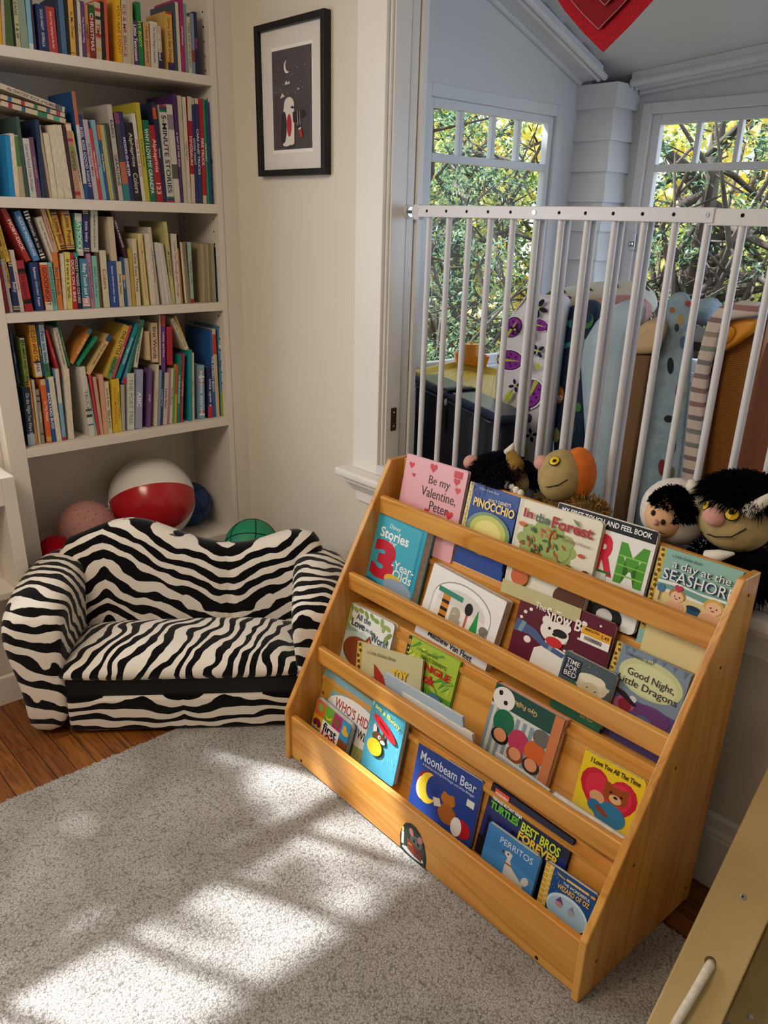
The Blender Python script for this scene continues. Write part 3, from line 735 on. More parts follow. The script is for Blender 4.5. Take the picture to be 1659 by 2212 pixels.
# print inside the frame
PW, PH = 0.215, 0.300
Mpr = Matrix.Translation((-PW/2, -0.0125, -PH/2)) @ Matrix.Rotation(R(90), 4, 'X')
b = MB(); b.box(0, PW, 0, PH, -0.0005, 0, None, Mpr); b.build('print_paper', flat('#eeeae4', 0.7), pf)
BX0 = 0.0
prt = [('r', 0.015, 0.045, 0.985, 1.35, '#4b4448'), ('r', 0.015, 0.045, 0.985, 0.6, '#4f484d'),
       ('e', 0.40, 0.27, 0.075, 0.085, '#e7e0d6'), ('e', 0.435, 0.252, 0.072, 0.082, '#4f484d'),
       ('p', '#d8d2cc', 0.34, 0.50, 0.36, 0.46, 0.41, 0.44, 0.46, 0.46, 0.47, 0.49), ('e', 0.42, 0.455, 0.02, 0.018, '#3a3438'),
       ('p', '#d8d2cc', 0.64, 0.585, 0.67, 0.555, 0.70, 0.575), ('p', '#d8d2cc', 0.22, 0.665, 0.27, 0.60, 0.34, 0.645),
       ('e', 0.44, 0.76, 0.125, 0.10, '#ddd6cb'), ('p', '#ddd6cb', 0.32, 0.76, 0.565, 0.74, 0.56, 1.28, 0.36, 1.30, 0.24, 1.22, 0.24, 1.0),
       ('e', 0.30, 1.06, 0.075, 0.22, '#2b262b', 4), ('e', 0.44, 1.03, 0.06, 0.15, '#b5272c'),
       ('p', '#2b262b', 0.53, 0.86, 0.80, 0.85, 0.86, 0.89, 0.82, 0.93, 0.54, 1.0), ('p', '#241f23', 0.47, 0.80, 0.53, 0.775, 0.57, 0.81, 0.55, 0.82),
       ('e', 0.36, 1.28, 0.085, 0.03, '#ddd6cb'), ('e', 0.49, 1.265, 0.06, 0.03, '#ddd6cb'),
       ('l', '#e2dcd4', 0.006, 0.645, 0.86, 0.655, 1.06), ('l', '#e2dcd4', 0.006, 0.70, 0.86, 0.715, 1.06),
       ('e', 0.70, 1.075, 0.035, 0.04, '#e0d8ce'), ('p', '#1f1a1e', 0.62, 1.06, 0.70, 1.03, 0.74, 1.06, 0.66, 1.085), ('p', '#b03a2e', 0.68, 1.10, 0.74, 1.09, 0.78, 1.20, 0.71, 1.20),
       ('l', '#8b2f2f', 0.008, 0.22, 1.30, 0.19, 1.20), ('l', '#2a2528', 0.01, 0.15, 1.31, 0.55, 1.32)]
for i in range(14):
    prt.insert(2, ('e', 0.05+0.06*i, 0.45+0.17*math.sin(i*2.3), 0.006, 0.006, '#cfc8c4'))
art(prt, Mpr, PW, PH, 'picture_print', pf, rough=0.7)
b = MB(); b.box(-W2+t, W2-t, -0.0175, -0.0165, -H2+t, H2-t); b.build('picture_glass', GLASS, pf)

# ================================================================== white metal gate
YG = 1.757
ga = thing('safety_gate', 'white metal safety gate with round bars across the opening to the porch', 'gate', (-1.4, YG, 0.775))
bpy.context.view_layer.update()
xe = -0.893
b = MB(); b.box(-1.795, xe, YG, YG+0.028, 1.5605, 1.592); P_(b, 'top_rail', GATEW, ga, bevel=0.002)
b = MB(); b.box(xe-0.012, 1.38, YG+0.003, YG+0.031, 1.556, 1.590); P_(b, 'top_rail', GATEW, ga, bevel=0.002)
HX = [921.7, 963, 1006.4, 1051.7, 1099.9, 1149.5, 1202.5, 1258.4, 1318, 1380.7, 1447.2, 1518, 1602.3]
xsb = [Y_(h, 459+0.013*(h-921), YG).x for h in HX]
dx = (xsb[-1]-xsb[0])/12
xsb = [xsb[0]+dx*i for i in range(40) if xsb[0]+dx*i < 1.36]
for i, x in enumerate(xsb):
    b = MB(); b.tube([(x, YG+0.014, 0.80), (x, YG+0.014, 1.562)], 0.0088, 14); P_(b, 'bar', GATEW, ga, smooth=True, angle=50)
    if 5 <= i <= 9:
        b = MB(); b.tube([(x+0.003, YG+0.036, 0.80), (x+0.003, YG+0.036, 1.562)], 0.0088, 14); P_(b, 'bar', GATEW, ga, smooth=True, angle=50)
b = MB(); b.box(-1.50, -1.0, YG+0.0285, YG+0.05, 1.562, 1.590); P_(b, 'rear_rail', GATEW, ga, bevel=0.002)
DKH = flat('#070707', 0.9)
for i, x in enumerate(xsb[:20]):
    yy = YG-0.0004 if x < xe else YG+0.0026
    if i in (5, 11):
        k = MB(); k.tube([(x, yy, 1.577), (x, yy-0.0015, 1.577)], 0.0058, 14)
        k.box(x-0.0045, x+0.0045, yy-0.0022, yy-0.0014, 1.5764, 1.5776); k.box(x-0.0006, x+0.0006, yy-0.0022, yy-0.0014, 1.573, 1.581); P_(k, 'screw', METAL, ga)
    else:
        k = MB(); k.tube([(x, yy, 1.577), (x, yy+0.0006, 1.577)], 0.0042, 14); P_(k, 'rail_hole', DKH, ga)
    k = MB(); k.tube([(x, 1.6838, 0.79), (x, 1.6832, 0.79)], 0.0045, 12); P_(k, 'rail_hole', DKH, ga)
b = MB(); b.tube([(-1.8595, YG+0.02, 1.574), (-1.849, YG+0.02, 1.574)], 0.0195, 28); P_(b, 'wall_cup', GATEW, ga, bevel=0.002)
b = MB(); b.tube([(-1.8492, YG+0.02, 1.574), (-1.846, YG+0.02, 1.574)], 0.014, 24); b.tube([(-1.846, YG+0.02, 1.574), (-1.81, YG+0.018, 1.575)], 0.0045, 10); P_(b, 'spindle', METAL, ga, smooth=True, angle=40)
b = MB(); b.prism([(-1.825, 1.566), (-1.815, 1.553), (-1.795, 1.553), (-1.795, 1.594), (-1.815, 1.594), (-1.825, 1.584)], 1, YG+0.003, YG+0.025); P_(b, 'rail_cap', flat('#c9c2c4', 0.5), ga, bevel=0.001)
b = MB(); b.box(-1.872, 1.38, 1.684, 1.745, 0.773, 0.806); P_(b, 'bottom_rail', GATEW, ga, bevel=0.003)
# old hinge plate on the jamb
hp = [X_(px, py, -1.8555) for px, py in ((845, 882), (855, 929))]
b = MB(); b.box(-1.8565, -1.8545, hp[0].y, hp[1].y, hp[1].z, hp[0].z)
hg = thing('hinge_plate', 'old brown metal hinge plate on the white door jamb', 'hinge', (-1.8556, hp[0].y, hp[1].z)); bpy.context.view_layer.update()
P_(b, 'plate', flat('#5b4532', 0.5, 0.5, 0.6), hg)
for f in (0.2, 0.8):
    b = MB(); b.ball((-1.854, (hp[0].y+hp[1].y)/2, hp[0].z+(hp[1].z-hp[0].z)*f), 0.0035, nu=10, nv=6); P_(b, 'screw', METAL, hg, smooth=True)

# ================================================================== pine book display unit
UX, UY, UA = -1.6919, 1.1691, R(-1.1596)
UW, UD, HB, HT, DT, TH = 1.1012, 0.4609, 0.1742, 0.8926, 0.0699, 0.0185
UM = Matrix.Translation((UX, UY, 0.0005)) @ Matrix.Rotation(UA, 4, 'Z')
un = thing('book_display', 'honey pine tiered book display stand with sloping sides on the grey rug', 'book display', M=UM)
prof = [(0.0, 0.0), (UD, 0.0), (UD, HT), (UD-DT, HT), (0.0, HB)]
for x0 in (0.0, UW-TH):
    b = MB(); b.prism(prof, 0, x0, x0+TH); b.build('side_panel', PINE_Z, un, bevel=0.0035, seg=3)
RV = [0.010, 0.112, 0.228, 0.346]; RT = [0.155, 0.358, 0.572, 0.790]; RB = [0.006, 0.304, 0.517, 0.735]
SHZ = [0.045, 0.250, 0.447, 0.648]
for k in range(4):
    b = MB(); b.box(TH, UW-TH, RV[k], RV[k]+0.019, RB[k], RT[k]); b.build('front_board' if k == 0 else 'front_rail', PINE_X, un, bevel=0.004, seg=3)
BASEV = [0.034, 0.137, 0.253, 0.371]           # foot of the leaning books, per tier
BTOP = [(0.148, 0.262), (0.262, 0.460), (0.380, 0.665), (0.440, 0.890)]
BBOT = [(0.098, 0.046), (0.205, 0.251), (0.322, 0.448), (0.440, 0.649)]
for k in range(4):
    (v1, z1), (v0, z0) = BTOP[k], BBOT[k]
    b = MB(); b.prism([(v0, z0), (v0+0.013, z0), (v1+0.013, z1), (v1, z1)], 0, TH, UW-TH); b.build('back_board', PINE_X, un, bevel=0.002)
    b = MB(); b.box(TH, UW-TH, RV[k]+0.0195, BBOT[k][0]+0.012, SHZ[k]-0.014, SHZ[k]); b.build('tier_shelf', PINE_X, un)
b = MB(); b.box(TH, UW-TH, UD-0.012, UD-0.004, 0.30, 0.62); b.build('rear_board', PINE_X, un)
for u, v_, z, r_ in ((0.07, RV[0], 0.020, 0.005), (0.98, RV[0], 0.020, 0.005), (0.925, 0.2535, 0.435, 0.007)):
    b = MB(); b.tube([(u, v_-0.0008, z), (u, v_+0.002, z)], r_, 12); b.build('screw', DARKMETAL, un)
for v_, z in ((0.42, 0.85), (0.36, 0.70), (0.245, 0.50), (0.05, 0.09), (0.14, 0.30), (0.43, 0.05)):
    b = MB(); b.tube([(UW-0.001, v_, z), (UW+0.0004, v_, z)], 0.0038, 10); b.build('screw_hole', flat('#3d220b', 0.9), un)
# mouse-hole sticker on the front board
q = un.matrix_world.inverted() @ Vector((0, 0, 0))
SKW, SKH = 0.102, 0.112
sk_u = 0.519
Msk = UM @ Matrix.Translation((sk_u, RV[0]-0.0006, 0.004)) @ Matrix.Rotation(R(90), 4, 'X')
sk = thing('sticker', 'arched mouse-hole sticker on the front board of the pine display', 'sticker', M=Msk)
HS = SKH/SKW
arch = ['p', '#15181a', 0.03, HS-0.03, 0.0, 0.62, 0.06, 0.34, 0.20, 0.12, 0.38, 0.02, 0.56, 0.03, 0.74, 0.14, 0.90, 0.38, 0.985, 0.74, 0.98, HS-0.015, 0.5, HS-0.01]
art([tuple(arch), ('p', '#2c3f38', 0.10, 0.85, 0.12, 0.5, 0.25, 0.25, 0.5, 0.12, 0.75, 0.25, 0.9, 0.6, 0.9, 0.9), ('r', 0.06, 0.45, 0.15, 0.85, '#e5e0cf'), ('e', 0.105, 0.37, 0.045, 0.075, '#d8cf7a'),
     ('e', 0.60, 0.50, 0.22, 0.19, '#5f6a63'), ('e', 0.42, 0.28, 0.075, 0.12, '#c9867b', -15), ('e', 0.74, 0.33, 0.085, 0.12, '#b9786e', 20), ('e', 0.52, 0.50, 0.045, 0.05, '#101010'), ('e', 0.68, 0.52, 0.045, 0.05, '#101010'),
     ('e', 0.5, 0.93, 0.40, 0.10, '#c9ced0'), ('p', '#8a3a22', 0.26, 0.52, 0.52, 0.60, 0.54, 0.96, 0.30, 0.88), ('p', '#70301c', 0.52, 0.60, 0.84, 0.68, 0.82, 0.98, 0.54, 0.96), ('r', 0.32, 0.66, 0.46, 0.70, '#c9965a'), ('r', 0.60, 0.76, 0.78, 0.80, '#2a1710')],
    Matrix.Identity(4), SKW, SKH, 'sticker_print', sk, lift=0.00006)
# ================================================================== books
def make_book(M, w, h, d, colr, title=None, tcol='#ffffff', bands=(), label='', cat='book', group=None, name='book', pages=True, pagec=None, spine_art=None, rot90=True, front=None):
    """local frame: x across the spine (thickness w), y up (height h), z out of the spine, depth d behind it"""
    root = thing(name, label, cat, group=group, M=M)
    t = min(0.0016, w*0.22); cm = flat(colr, 0.45)
    c = MB()
    if not pages:
        c.box(0, w, 0, h, -d, 0, pagec or PAGES)
        c.build('page_block', None, root)
    else:
        c.box(0, w, 0, h, -t, 0, cm); c.box(0, t, 0, h, -d, -t, cm); c.box(w-t, w, 0, h, -d, -t, cm)
        c.build('cover', None, root)
        p = MB(); g = min(0.003, h*0.02); p.box(t, w-t, g, h-g, -d+0.003, -t, PAGES); p.build('pages', None, root)
    items = []
    if bands:
        for f0, f1, bc in bands: items.append(('r', 0.0, f0*h/w, 1.0, f1*h/w, bc))
    if title:
        parts = title.split('|'); H_ = h/w
        L = 0.80*H_; n = len(parts)
        tot = sum(max(2, len(q)) for q in parts)+1.2*(n-1); y = (H_-L)/2
        for q in parts:
            seg = L*max(2, len(q))/tot
            asp = text_mesh(q, 0.012, 0)[2]
            th = min(0.62, seg/asp*1.25); tl = min(seg, th*asp*1.3)
            items.append(('t', q, 0.5, y+seg/2, tl, th, tcol, 90)); y += seg+1.2*L/tot
    if items: art(items, Matrix.Identity(4), w, h, 'spine_bands', root, lift=0.00012)
    return root
ROWS = []
ROW1 = [  # bottom-left px, bottom-right px, top-left px, top y px, colour, colour word, title, lettering colour, bands
(-8,5.5,-15,-30,'#d9a01c','orange',None,0),(6,13,0,-28,'#b5aba0','pale grey',None,0),(14,31,2,-36,'#45602c','mossy green',None,0),
(31.5,35.5,21,-30,'#16191c','black',None,0),(36,46,24,-32,'#b9b58a','pale olive','OCEANS|F & W','#1d1d18'),(47,63.5,33,-30,'#8a9a8c','grey green',None,0),
(64,73.5,53,-25,'#7fb4cc','light blue',None,0,[(0.9,1,'#cfd9dc')]),(74,80,62,-12,'#3b2b4a','dark purple',None,0),(86,107,77,8,'#1d3060','navy blue','GOOD NIGHT|GORILLA','#d8d8e0'),
(107.5,127,97.5,13,'#b23c3c','red','FIVE LITTLE|jumping on the bed','#f0dcd0'),(127.5,134,118,-8,'#22344f','dark navy',None,0),(134.5,146,124,-12,'#4d6f94','mottled blue',None,0),
(147,153.5,137,-8,'#1a1a1e','black',None,0),(154,165.5,145,-14,'#d9a748','golden yellow','In My Ocean','#2a1c10',[(0.95,0.96,'#2a1c10')]),(166,172,158,-5,'#4a4038','dark brown',None,0),  # the black book stands in for the shaded gap between spines
(172.5,179,166,3,'#d8d0c4','white','the gift of','#803030'),(179.5,188,172.5,2,'#5d3a72','purple','The Perfect Hug','#d8c8e0'),(188.5,195.5,182,10,'#c08a58','tan','HENKES','#2a1c10',[(0.45,0.9,'#b5603a')]),
(196,208,190.5,10,'#7e2a22','dark red','CHRISTMAS','#e8dcd0',[(0.0,0.2,'#2f5a2a')]),(209,221,204,4,'#c4b49a','checked cream','TIME','#a03030',[(0.1,0.16,'#a83228'),(0.24,0.3,'#2a2a2a'),(0.55,0.6,'#a83228'),(0.8,0.85,'#c8a030')]),(222,229,216,3,'#17171a','black',None,0),
(230.5,236.5,223.5,-8,'#cf5a3c','orange red',None,0),(254.5,265.5,248.5,-10,'#e3b422','bright yellow','YOU ARE LIGHT','#a8421c'),(266,277.5,261.5,-5,'#c9bcb0','off white','ICE & MR BRUCE','#9a2c24',[(0.0,0.001,'#9a2c24')]),
(278,283.5,274,0,'#c7bba6','cream',None,0),(284,290.5,279,3,'#bfae98','beige',None,0),(291,302,285,43,'#4b3566','purple','Little Tennessee','#f0ecf4'),(302.5,312,293,3,'#1f7a45','green','MY BODY','#c9dc4a'),
(314,326,309,47,'#c9a06a','tan','i love you more','#4a2814'),(327,342.5,324,46,'#d6cec0','white','The Very Hungry Caterpillar','#26221c'),(343,353,337,55,'#c2b29c','cream','in the bed','#e8e0d0',[(0.6,1.0,'#262250')]),
(363.5,377,357,24,'#d3a95a','golden','Chorus|Let\'s Get Dressed!','#8a2a1c',[(0.0,0.04,'#a82a2a'),(0.86,1,'#3a2a5a')]),(377.5,385.5,373,5,'#3c4a5a','slate blue',None,0),(386,392.5,378,4,'#cfc6b4','white',None,0),
(393,401,386.5,-5,'#a32a6c','magenta','pinkalicious','#f0c8dc'),(401.5,408.5,395,7,'#8295a0','grey blue',None,0),(409,416,403,35,'#cfc6b4','off white','THERE WAS AN OLD LADY','#1a1a1a'),
(416.5,423,411,28,'#7d93a8','dusty blue',None,0,[(0.6,0.8,'#8a4a34')]),(424,432,416.5,25,'#2e2350','deep purple','firsts','#e0409a')]
ROW2 = [
(22,33,10,291,'#1f86c4','bright blue',None,0),(33.5,43.5,20,288,'#b9ab97','cream paged',None,0),(44,55.5,27,291,'#b0a282','torn cream',None,0,[(0.02,0.5,'#4d7a34')]),(56,64,33,251,'#3c5350','dark teal',None,0),
(66,80,48,298,'#c5c2bf','white','Lost and Found|Little Wonder','#55606a'),(80.5,90,62,296,'#6b4560','plum','picture book','#b890a8'),(91,100,75,258,'#1d3354','navy',None,0),(101,107,86,330,'#4a2f28','brown',None,0),
(107.5,113.5,81,270,'#b7a388','beige',None,0),(114,126,93,287,'#8f7660','brown paged',None,0),(126.5,140,104,270,'#cdc2b6','white paged',None,0),(140.5,157.5,115,269,'#c9bcae','pale paged',None,0),
(158,163.5,134,271,'#3b2226','dark maroon',None,0),(164,175.5,141,265,'#b78a6c','patterned tan','KIPPER','#7a2020',[(0.02,0.1,'#e0d0b0'),(0.2,0.24,'#a82a2a'),(0.3,0.6,'#7f8a4a'),(0.9,0.95,'#a82a2a')]),(176,184,150,283,'#c7b79f','cream','poppy and friends party','#4a2c1c',[(0.0,0.2,'#d3b34a')]),
(184.5,192,154,197,'#1d4f8a','tall blue',None,0,[(0.0,0.3,'#b8663a'),(0.3,0.85,'#c9c6c2')]),(192.5,203.5,165,247,'#2c2f66','indigo','KISS, KISS GOOD NIGHT','#d8d8ec'),(204,214.5,178,258,'#b9aebb','lilac',"I'll Hug You More",'#5a2a5a'),
(215.5,222,191.5,278,'#c03a34','red',"Where is Baby's Puppy?",'#f4e8e0'),(222.5,231.5,196,259,'#7fa9bd','light blue','I am big','#a02a3a'),(232,238,208,269,'#24558c','blue','First Puzzles','#d8e0ea',[(0.0,0.2,'#c86a3a')]),(238.5,242.5,215,269,'#c9a83c','yellow',None,0),
(243,247,219,270,'#a9bfa8','pale green',None,0),(247.5,251,223,268,'#5e7a58','olive green',None,0),(251.5,257,227,266,'#4a3a32','dark brown',None,0),(257.5,267.5,230.5,225,'#b9b3ac','white','BABIES|GERALDINE','#1a1a1a'),
(268,282.5,246,243,'#3c3a48','charcoal',None,0,[(0.0,0.12,'#8a3a6a'),(0.55,0.8,'#b5643a'),(0.8,1,'#2a7a80')]),(283,291.5,256,241,'#2e2562','deep purple','MOOD-O-METER','#f0eef8'),(292,307.5,269.5,264,'#1a1817','black','Alphaprints|Colors','#d8ccc0'),
(308,315.5,284,245,'#d5d3cf','white','PINK IS FOR BOYS','#b03038'),(316,325,292,221,'#b9b03a','mustard yellow','Curious George','#3a3a1c'),(325.5,338.5,307,259,'#0f6b4f','dark green','WHY I LOVE MY GRANDPA','#f0f0e8'),(339,354,321,270,'#a81f2f','crimson','Alphaprints|123','#f0d8d0'),
(354.5,361.5,327,221,'#232a4e','navy','Disney','#d8dcec',[(0.05,0.16,'#d0562a')]),(362,377.5,343,226,'#c9c6c2','white','5-MINUTE STORIES','#20242e',[(0.0,0.02,'#a82434'),(0.02,0.045,'#2a3a7a'),(0.045,0.07,'#2f6a3a'),(0.94,0.96,'#2f6a3a'),(0.96,0.98,'#2a3a7a'),(0.98,1,'#a82434')]),
(378,390.5,359,225,'#cfc8c0','pale cream',None,0,[(0.1,0.25,'#8a8288'),(0.6,0.75,'#5a5a50')]),(391,397,373,204,'#4b2c66','purple','A DAY AT THE ZOO','#e8e0f0'),(397.5,405.5,383,206,'#c2b7a2','cream',None,0),(406,413.5,393,209,'#cfc7ba','off white','many fingers','#404040'),
(414,422.5,404,208,'#a01f2e','red','DINOSAURS','#f0dcd0',[(0.0,0.22,'#c9bda6'),(0.72,1,'#c9bda6')]),(423,429.5,412,211,'#2d3566','navy','GOOD NIGHT','#d8dcec',[(0.0,0.06,'#b8b4ac')]),(430,438,419.5,212,'#2a3a6a','blue','CARS AND TRUCKS','#e8e8f0',[(0.0,0.05,'#c9bda6')]),
(439,447,429,213,'#b3202e','bright red','FIRE TRUCK','#f4ece0',[(0.92,1,'#c9bda6')]),(448,453,437,214,'#2f8a63','sea green','THE FOREST','#e0f0e8'),(453.5,458.5,443.5,216,'#1f4f86','blue',None,0)]
ROW3 = [
(11.6,21.5,-7,572,'#8a2a30','dark red',None,0),(22,29,1,560,'#bdb3ab','white',None,0),(30,44,17.5,567,'#252a5c','striped navy','baby','#d8d8ec',[(0.0,0.03,'#b8a878'),(0.05,0.08,'#b8a878'),(0.88,0.91,'#b8a878'),(0.93,0.96,'#b8a878')]),(45,53.5,21,540,'#c3bab0','white','picture books','#a04040'),
(55.7,73,33,563,'#a02530','red','Dreams','#6a1018',[(0.16,0.26,'#1c1512'),(0.76,0.85,'#1c1512')]),(79,96,63.5,567,'#21366e','navy blue','Rathmann|GOOD NIGHT|Putnam','#d8dcec'),(100,116,85.5,567,'#cf5a2e','orange','GOODNIGHT','#3a2a20',[(0.0,0.05,'#d8cfc0'),(0.82,1,'#d8cfc0')]),
(116.5,126,102,567,'#6fb3b0','aqua','HIPPOS GO BERSERK!','#1d4a5a'),(126.5,137,113,545,'#d27d33','orange','Best Friends','#2a3a5a'),(139,145.5,131,548,'#c9b89c','cream paged',None,0),(146,157.7,139,545,'#d9cb6e','pale yellow','If I were a lamb...','#1a1810'),
(158.2,168,150.5,546,'#b5253a','red','DUCK ON A BIKE','#f0dcd8'),(168.5,177.5,158.5,543,'#1c1a1a','black','POCKET PIGGIES COLORS!','#e0dcd8',[(0.02,0.09,'#1f9a84')]),(179.5,196,171.5,559,'#3f86a3','teal blue','Baby Touch and Feel','#f0f4f4',[(0.78,0.80,'#b84a4a'),(0.80,0.82,'#eeeae4'),(0.82,0.84,'#b84a4a'),(0.84,0.86,'#eeeae4'),(0.86,0.88,'#b84a4a'),(0.88,0.9,'#eeeae4'),(0.9,0.92,'#b84a4a'),(0.92,0.95,'#eeeae4'),(0.95,0.97,'#b84a4a')]),
(197.5,206,186.5,548,'#b07a96','pink','Little Farm Friends','#5a2a5a'),(206.5,216.5,198,553,'#7fc0b0','mint green','Hello, Little Cat','#2a6a6a'),(217,221.5,206,546,'#6b5130','brown',None,0),(225,238,215,541,'#d0c8ae','cream','Colors','#a04028'),
(240,258,232,565,'#2a4a92','royal blue','Rathmann|GOOD NIGHT GORILLA|Putnam','#e8ecf8'),(258.5,269.5,250.5,565,'#cbbfa4','cream','beep beep','#3a2a1c'),(270.5,277,260,556,'#244f7e','blue','Twas Night','#e0d8c0',[(0.35,0.45,'#c8803a')]),(277.5,286,268,558,'#b8b0a8','grey white',None,0),
(286.5,294,277,537,'#b89a45','mustard',None,0),(295,305,284,516,'#cfc3a8','cream','One Two Three','#5a3a3a'),(313,323,297,505,'#d3c68e','pale yellow','Tony Mitton|Forest Goes Quackers!','#c8863a'),(327,337.5,312,505,'#bfa88a','tan paged',None,0),(338,345,319,491,'#c2bab2','white','my first picture dictionary','#3a3a3a'),
(352,358.5,334,524,'#c9c6c0','white',None,0),(359,365.5,341,525,'#d0ccc6','pale white',None,0),(366,372,346,527,'#bfbcb6','light grey',None,0),(372.5,379.5,353,479,'#b9b478','chartreuse','MY GARDEN','#4a4a2a'),
(381,392,369.5,505,'#cfc6bb','white','I Love You Through and Through','#a03040'),(392.3,395.8,383,537,'#c07f35','orange',None,0),(396,399.5,383.5,508,'#1e1a18','black',None,0),(400,404,387.5,523,'#8f7d68','brown paged',None,0),(404.3,408,391,524,'#9a8a74','brown',None,0),(408.3,412.3,395.5,522,'#857660','grey brown',None,0),
(412.6,419.6,405,523,'#9cb3aa','pale teal','The Book of Why','#2a4a5a',[(0.93,1,'#a82434')]),(438,443.5,434,527,'#a8987c','beige',None,0),(444,449,439.5,524,'#8f8568','olive brown',None,0),(449.5,454.5,444.5,527,'#a39a80','pale olive',None,0),(455,460,449.5,528,'#7c7a58','moss',None,0),(460.5,467.5,454.5,526,'#9a8f74','faded brown',None,0),
(469,481,465,506,'#0f4a66','dark teal',None,0)]
ROW4 = [
(61.5,78,48,838,'#1e2c44','dark navy','On the Night You Were Born','#c8ccd8',[(0.80,1,'#a9b8c4')]),(78.5,82.8,61,822,'#cf8a3e','orange','three bears','#4a2814'),(84,89.5,68,821,'#bfb3a4','white',None,0),(90.6,97.4,77,842,'#8f8878','striped grey','nursery','#e0dccc',[(0.1,0.13,'#3a3630'),(0.2,0.23,'#3a3630'),(0.8,0.83,'#3a3630')]),
(102,113,86,820,'#d0652f','orange','In My Patch','#f0e0d0',[(0,0.09,'#c8b088'),(0.9,0.97,'#c8a050')]),(114,123,97,820,'#1f4f93','blue','BACKYARD BUGS','#f0f0f4'),(123.5,134.5,104,815,'#c2b294','cream paged',None,0),(136,144,118,797,'#7fa9c4','pale blue',None,0,[(0.0,0.47,'#d0c9c0'),(0.95,1,'#b82a5a')]),(149,161,137,798,'#c2b08c','cream paged',None,0),
(194,206,171,793,'#cfcac2','white','TRUCKS','#7a7a7a',[(0.6,0.63,'#303840'),(0.68,0.72,'#303840'),(0.82,0.84,'#2a5a9a')]),(206.3,211,183,814,'#7fae9a','patterned green','Peekaboo','#1a2a20'),(211.3,216.5,191,811,'#c23a45','striped red',None,0),(218,224.5,200.5,815,'#c99f88','pink',None,0),
(225,234.3,213,810,'#d3a184','salmon',None,0),(234.6,243.5,225,825,'#d3cbb0','cream','Janet & Allan|PEEK-A-BOO!','#2a2418'),(245.5,257,241,820,'#d9b02c','yellow','JIGGY MONSTERS','#c8642a'),(257.3,263,251,818,'#d3bb3f','bright yellow','TWINKLE TWINKLE','#3a5a2a'),(263.3,271,261,832,'#a9a49c','grey white',None,0),
(276.6,291,276,808,'#c9cfc5','pale mint','THE POET TREE','#8a8a78'),(293,307.5,295,800,'#9aa0bd','grey lilac','ABC','#f0f0f8'),(318,326,321,797,'#6d4a80','purple','jungle','#d8c8e4'),(334,339.5,338,788,'#cfc6b4','white','Letters 123','#b8703a'),
(340,346.3,343.5,800,'#7f8fa8','mottled blue',None,0),(346.6,352,348,800,'#1f3a5e','navy','Good Night Fleece','#e0e4f0'),(352.3,361,357,806,'#c6bab4','pale pink','Little Bear','#4a4040'),(361.3,366,365,798,'#a8708c','mauve',None,0),(366.3,372,370,797,'#cfcab8','white','Please Mouse','#4a4a30'),(372.3,376.3,375,800,'#5a9a3c','leaf green',None,0),
(376.6,381.6,380,788,'#c9a03c','golden yellow',None,0,[(0,0.5,'#c04a2a')]),(382,389,386,767,'#117a70','dark teal','not Quite Enchanted','#e0f0ec'),(390,394.6,394.5,765,'#a63a44','brick red','one more','#e0b8b8'),(408,415.8,407,756,'#168a92','turquoise',None,0),(416,420.3,414.5,762,'#c9c0b0','white','A Moon Thread','#7a3a6a'),
(431,443,429,790,'#7fa3bd','striped light blue','bedtime stories','#f4f0ea',[(0.1,0.13,'#b84a4a'),(0.2,0.23,'#eeeae4'),(0.3,0.33,'#b84a4a'),(0.85,0.88,'#b84a4a'),(0.9,0.93,'#eeeae4')]),(450,459.5,447,794,'#23285a','navy','once upon a','#d8dcec',[(0.76,1,'#c02a30')]),(460,467,453,712,'#2a5a9c','tall blue','THE HUMAN BODY','#e8eef8'),
(468,475,458,711,'#cbb793','tall cream',None,0,[(0.06,0.28,'#c03a2a')]),(478,494,471,704,'#5a8fb5','painted blue',None,0,[(0.72,1,'#9aae2a'),(0.2,0.24,'#d8dce0'),(0.4,0.45,'#2a5a8a')])]
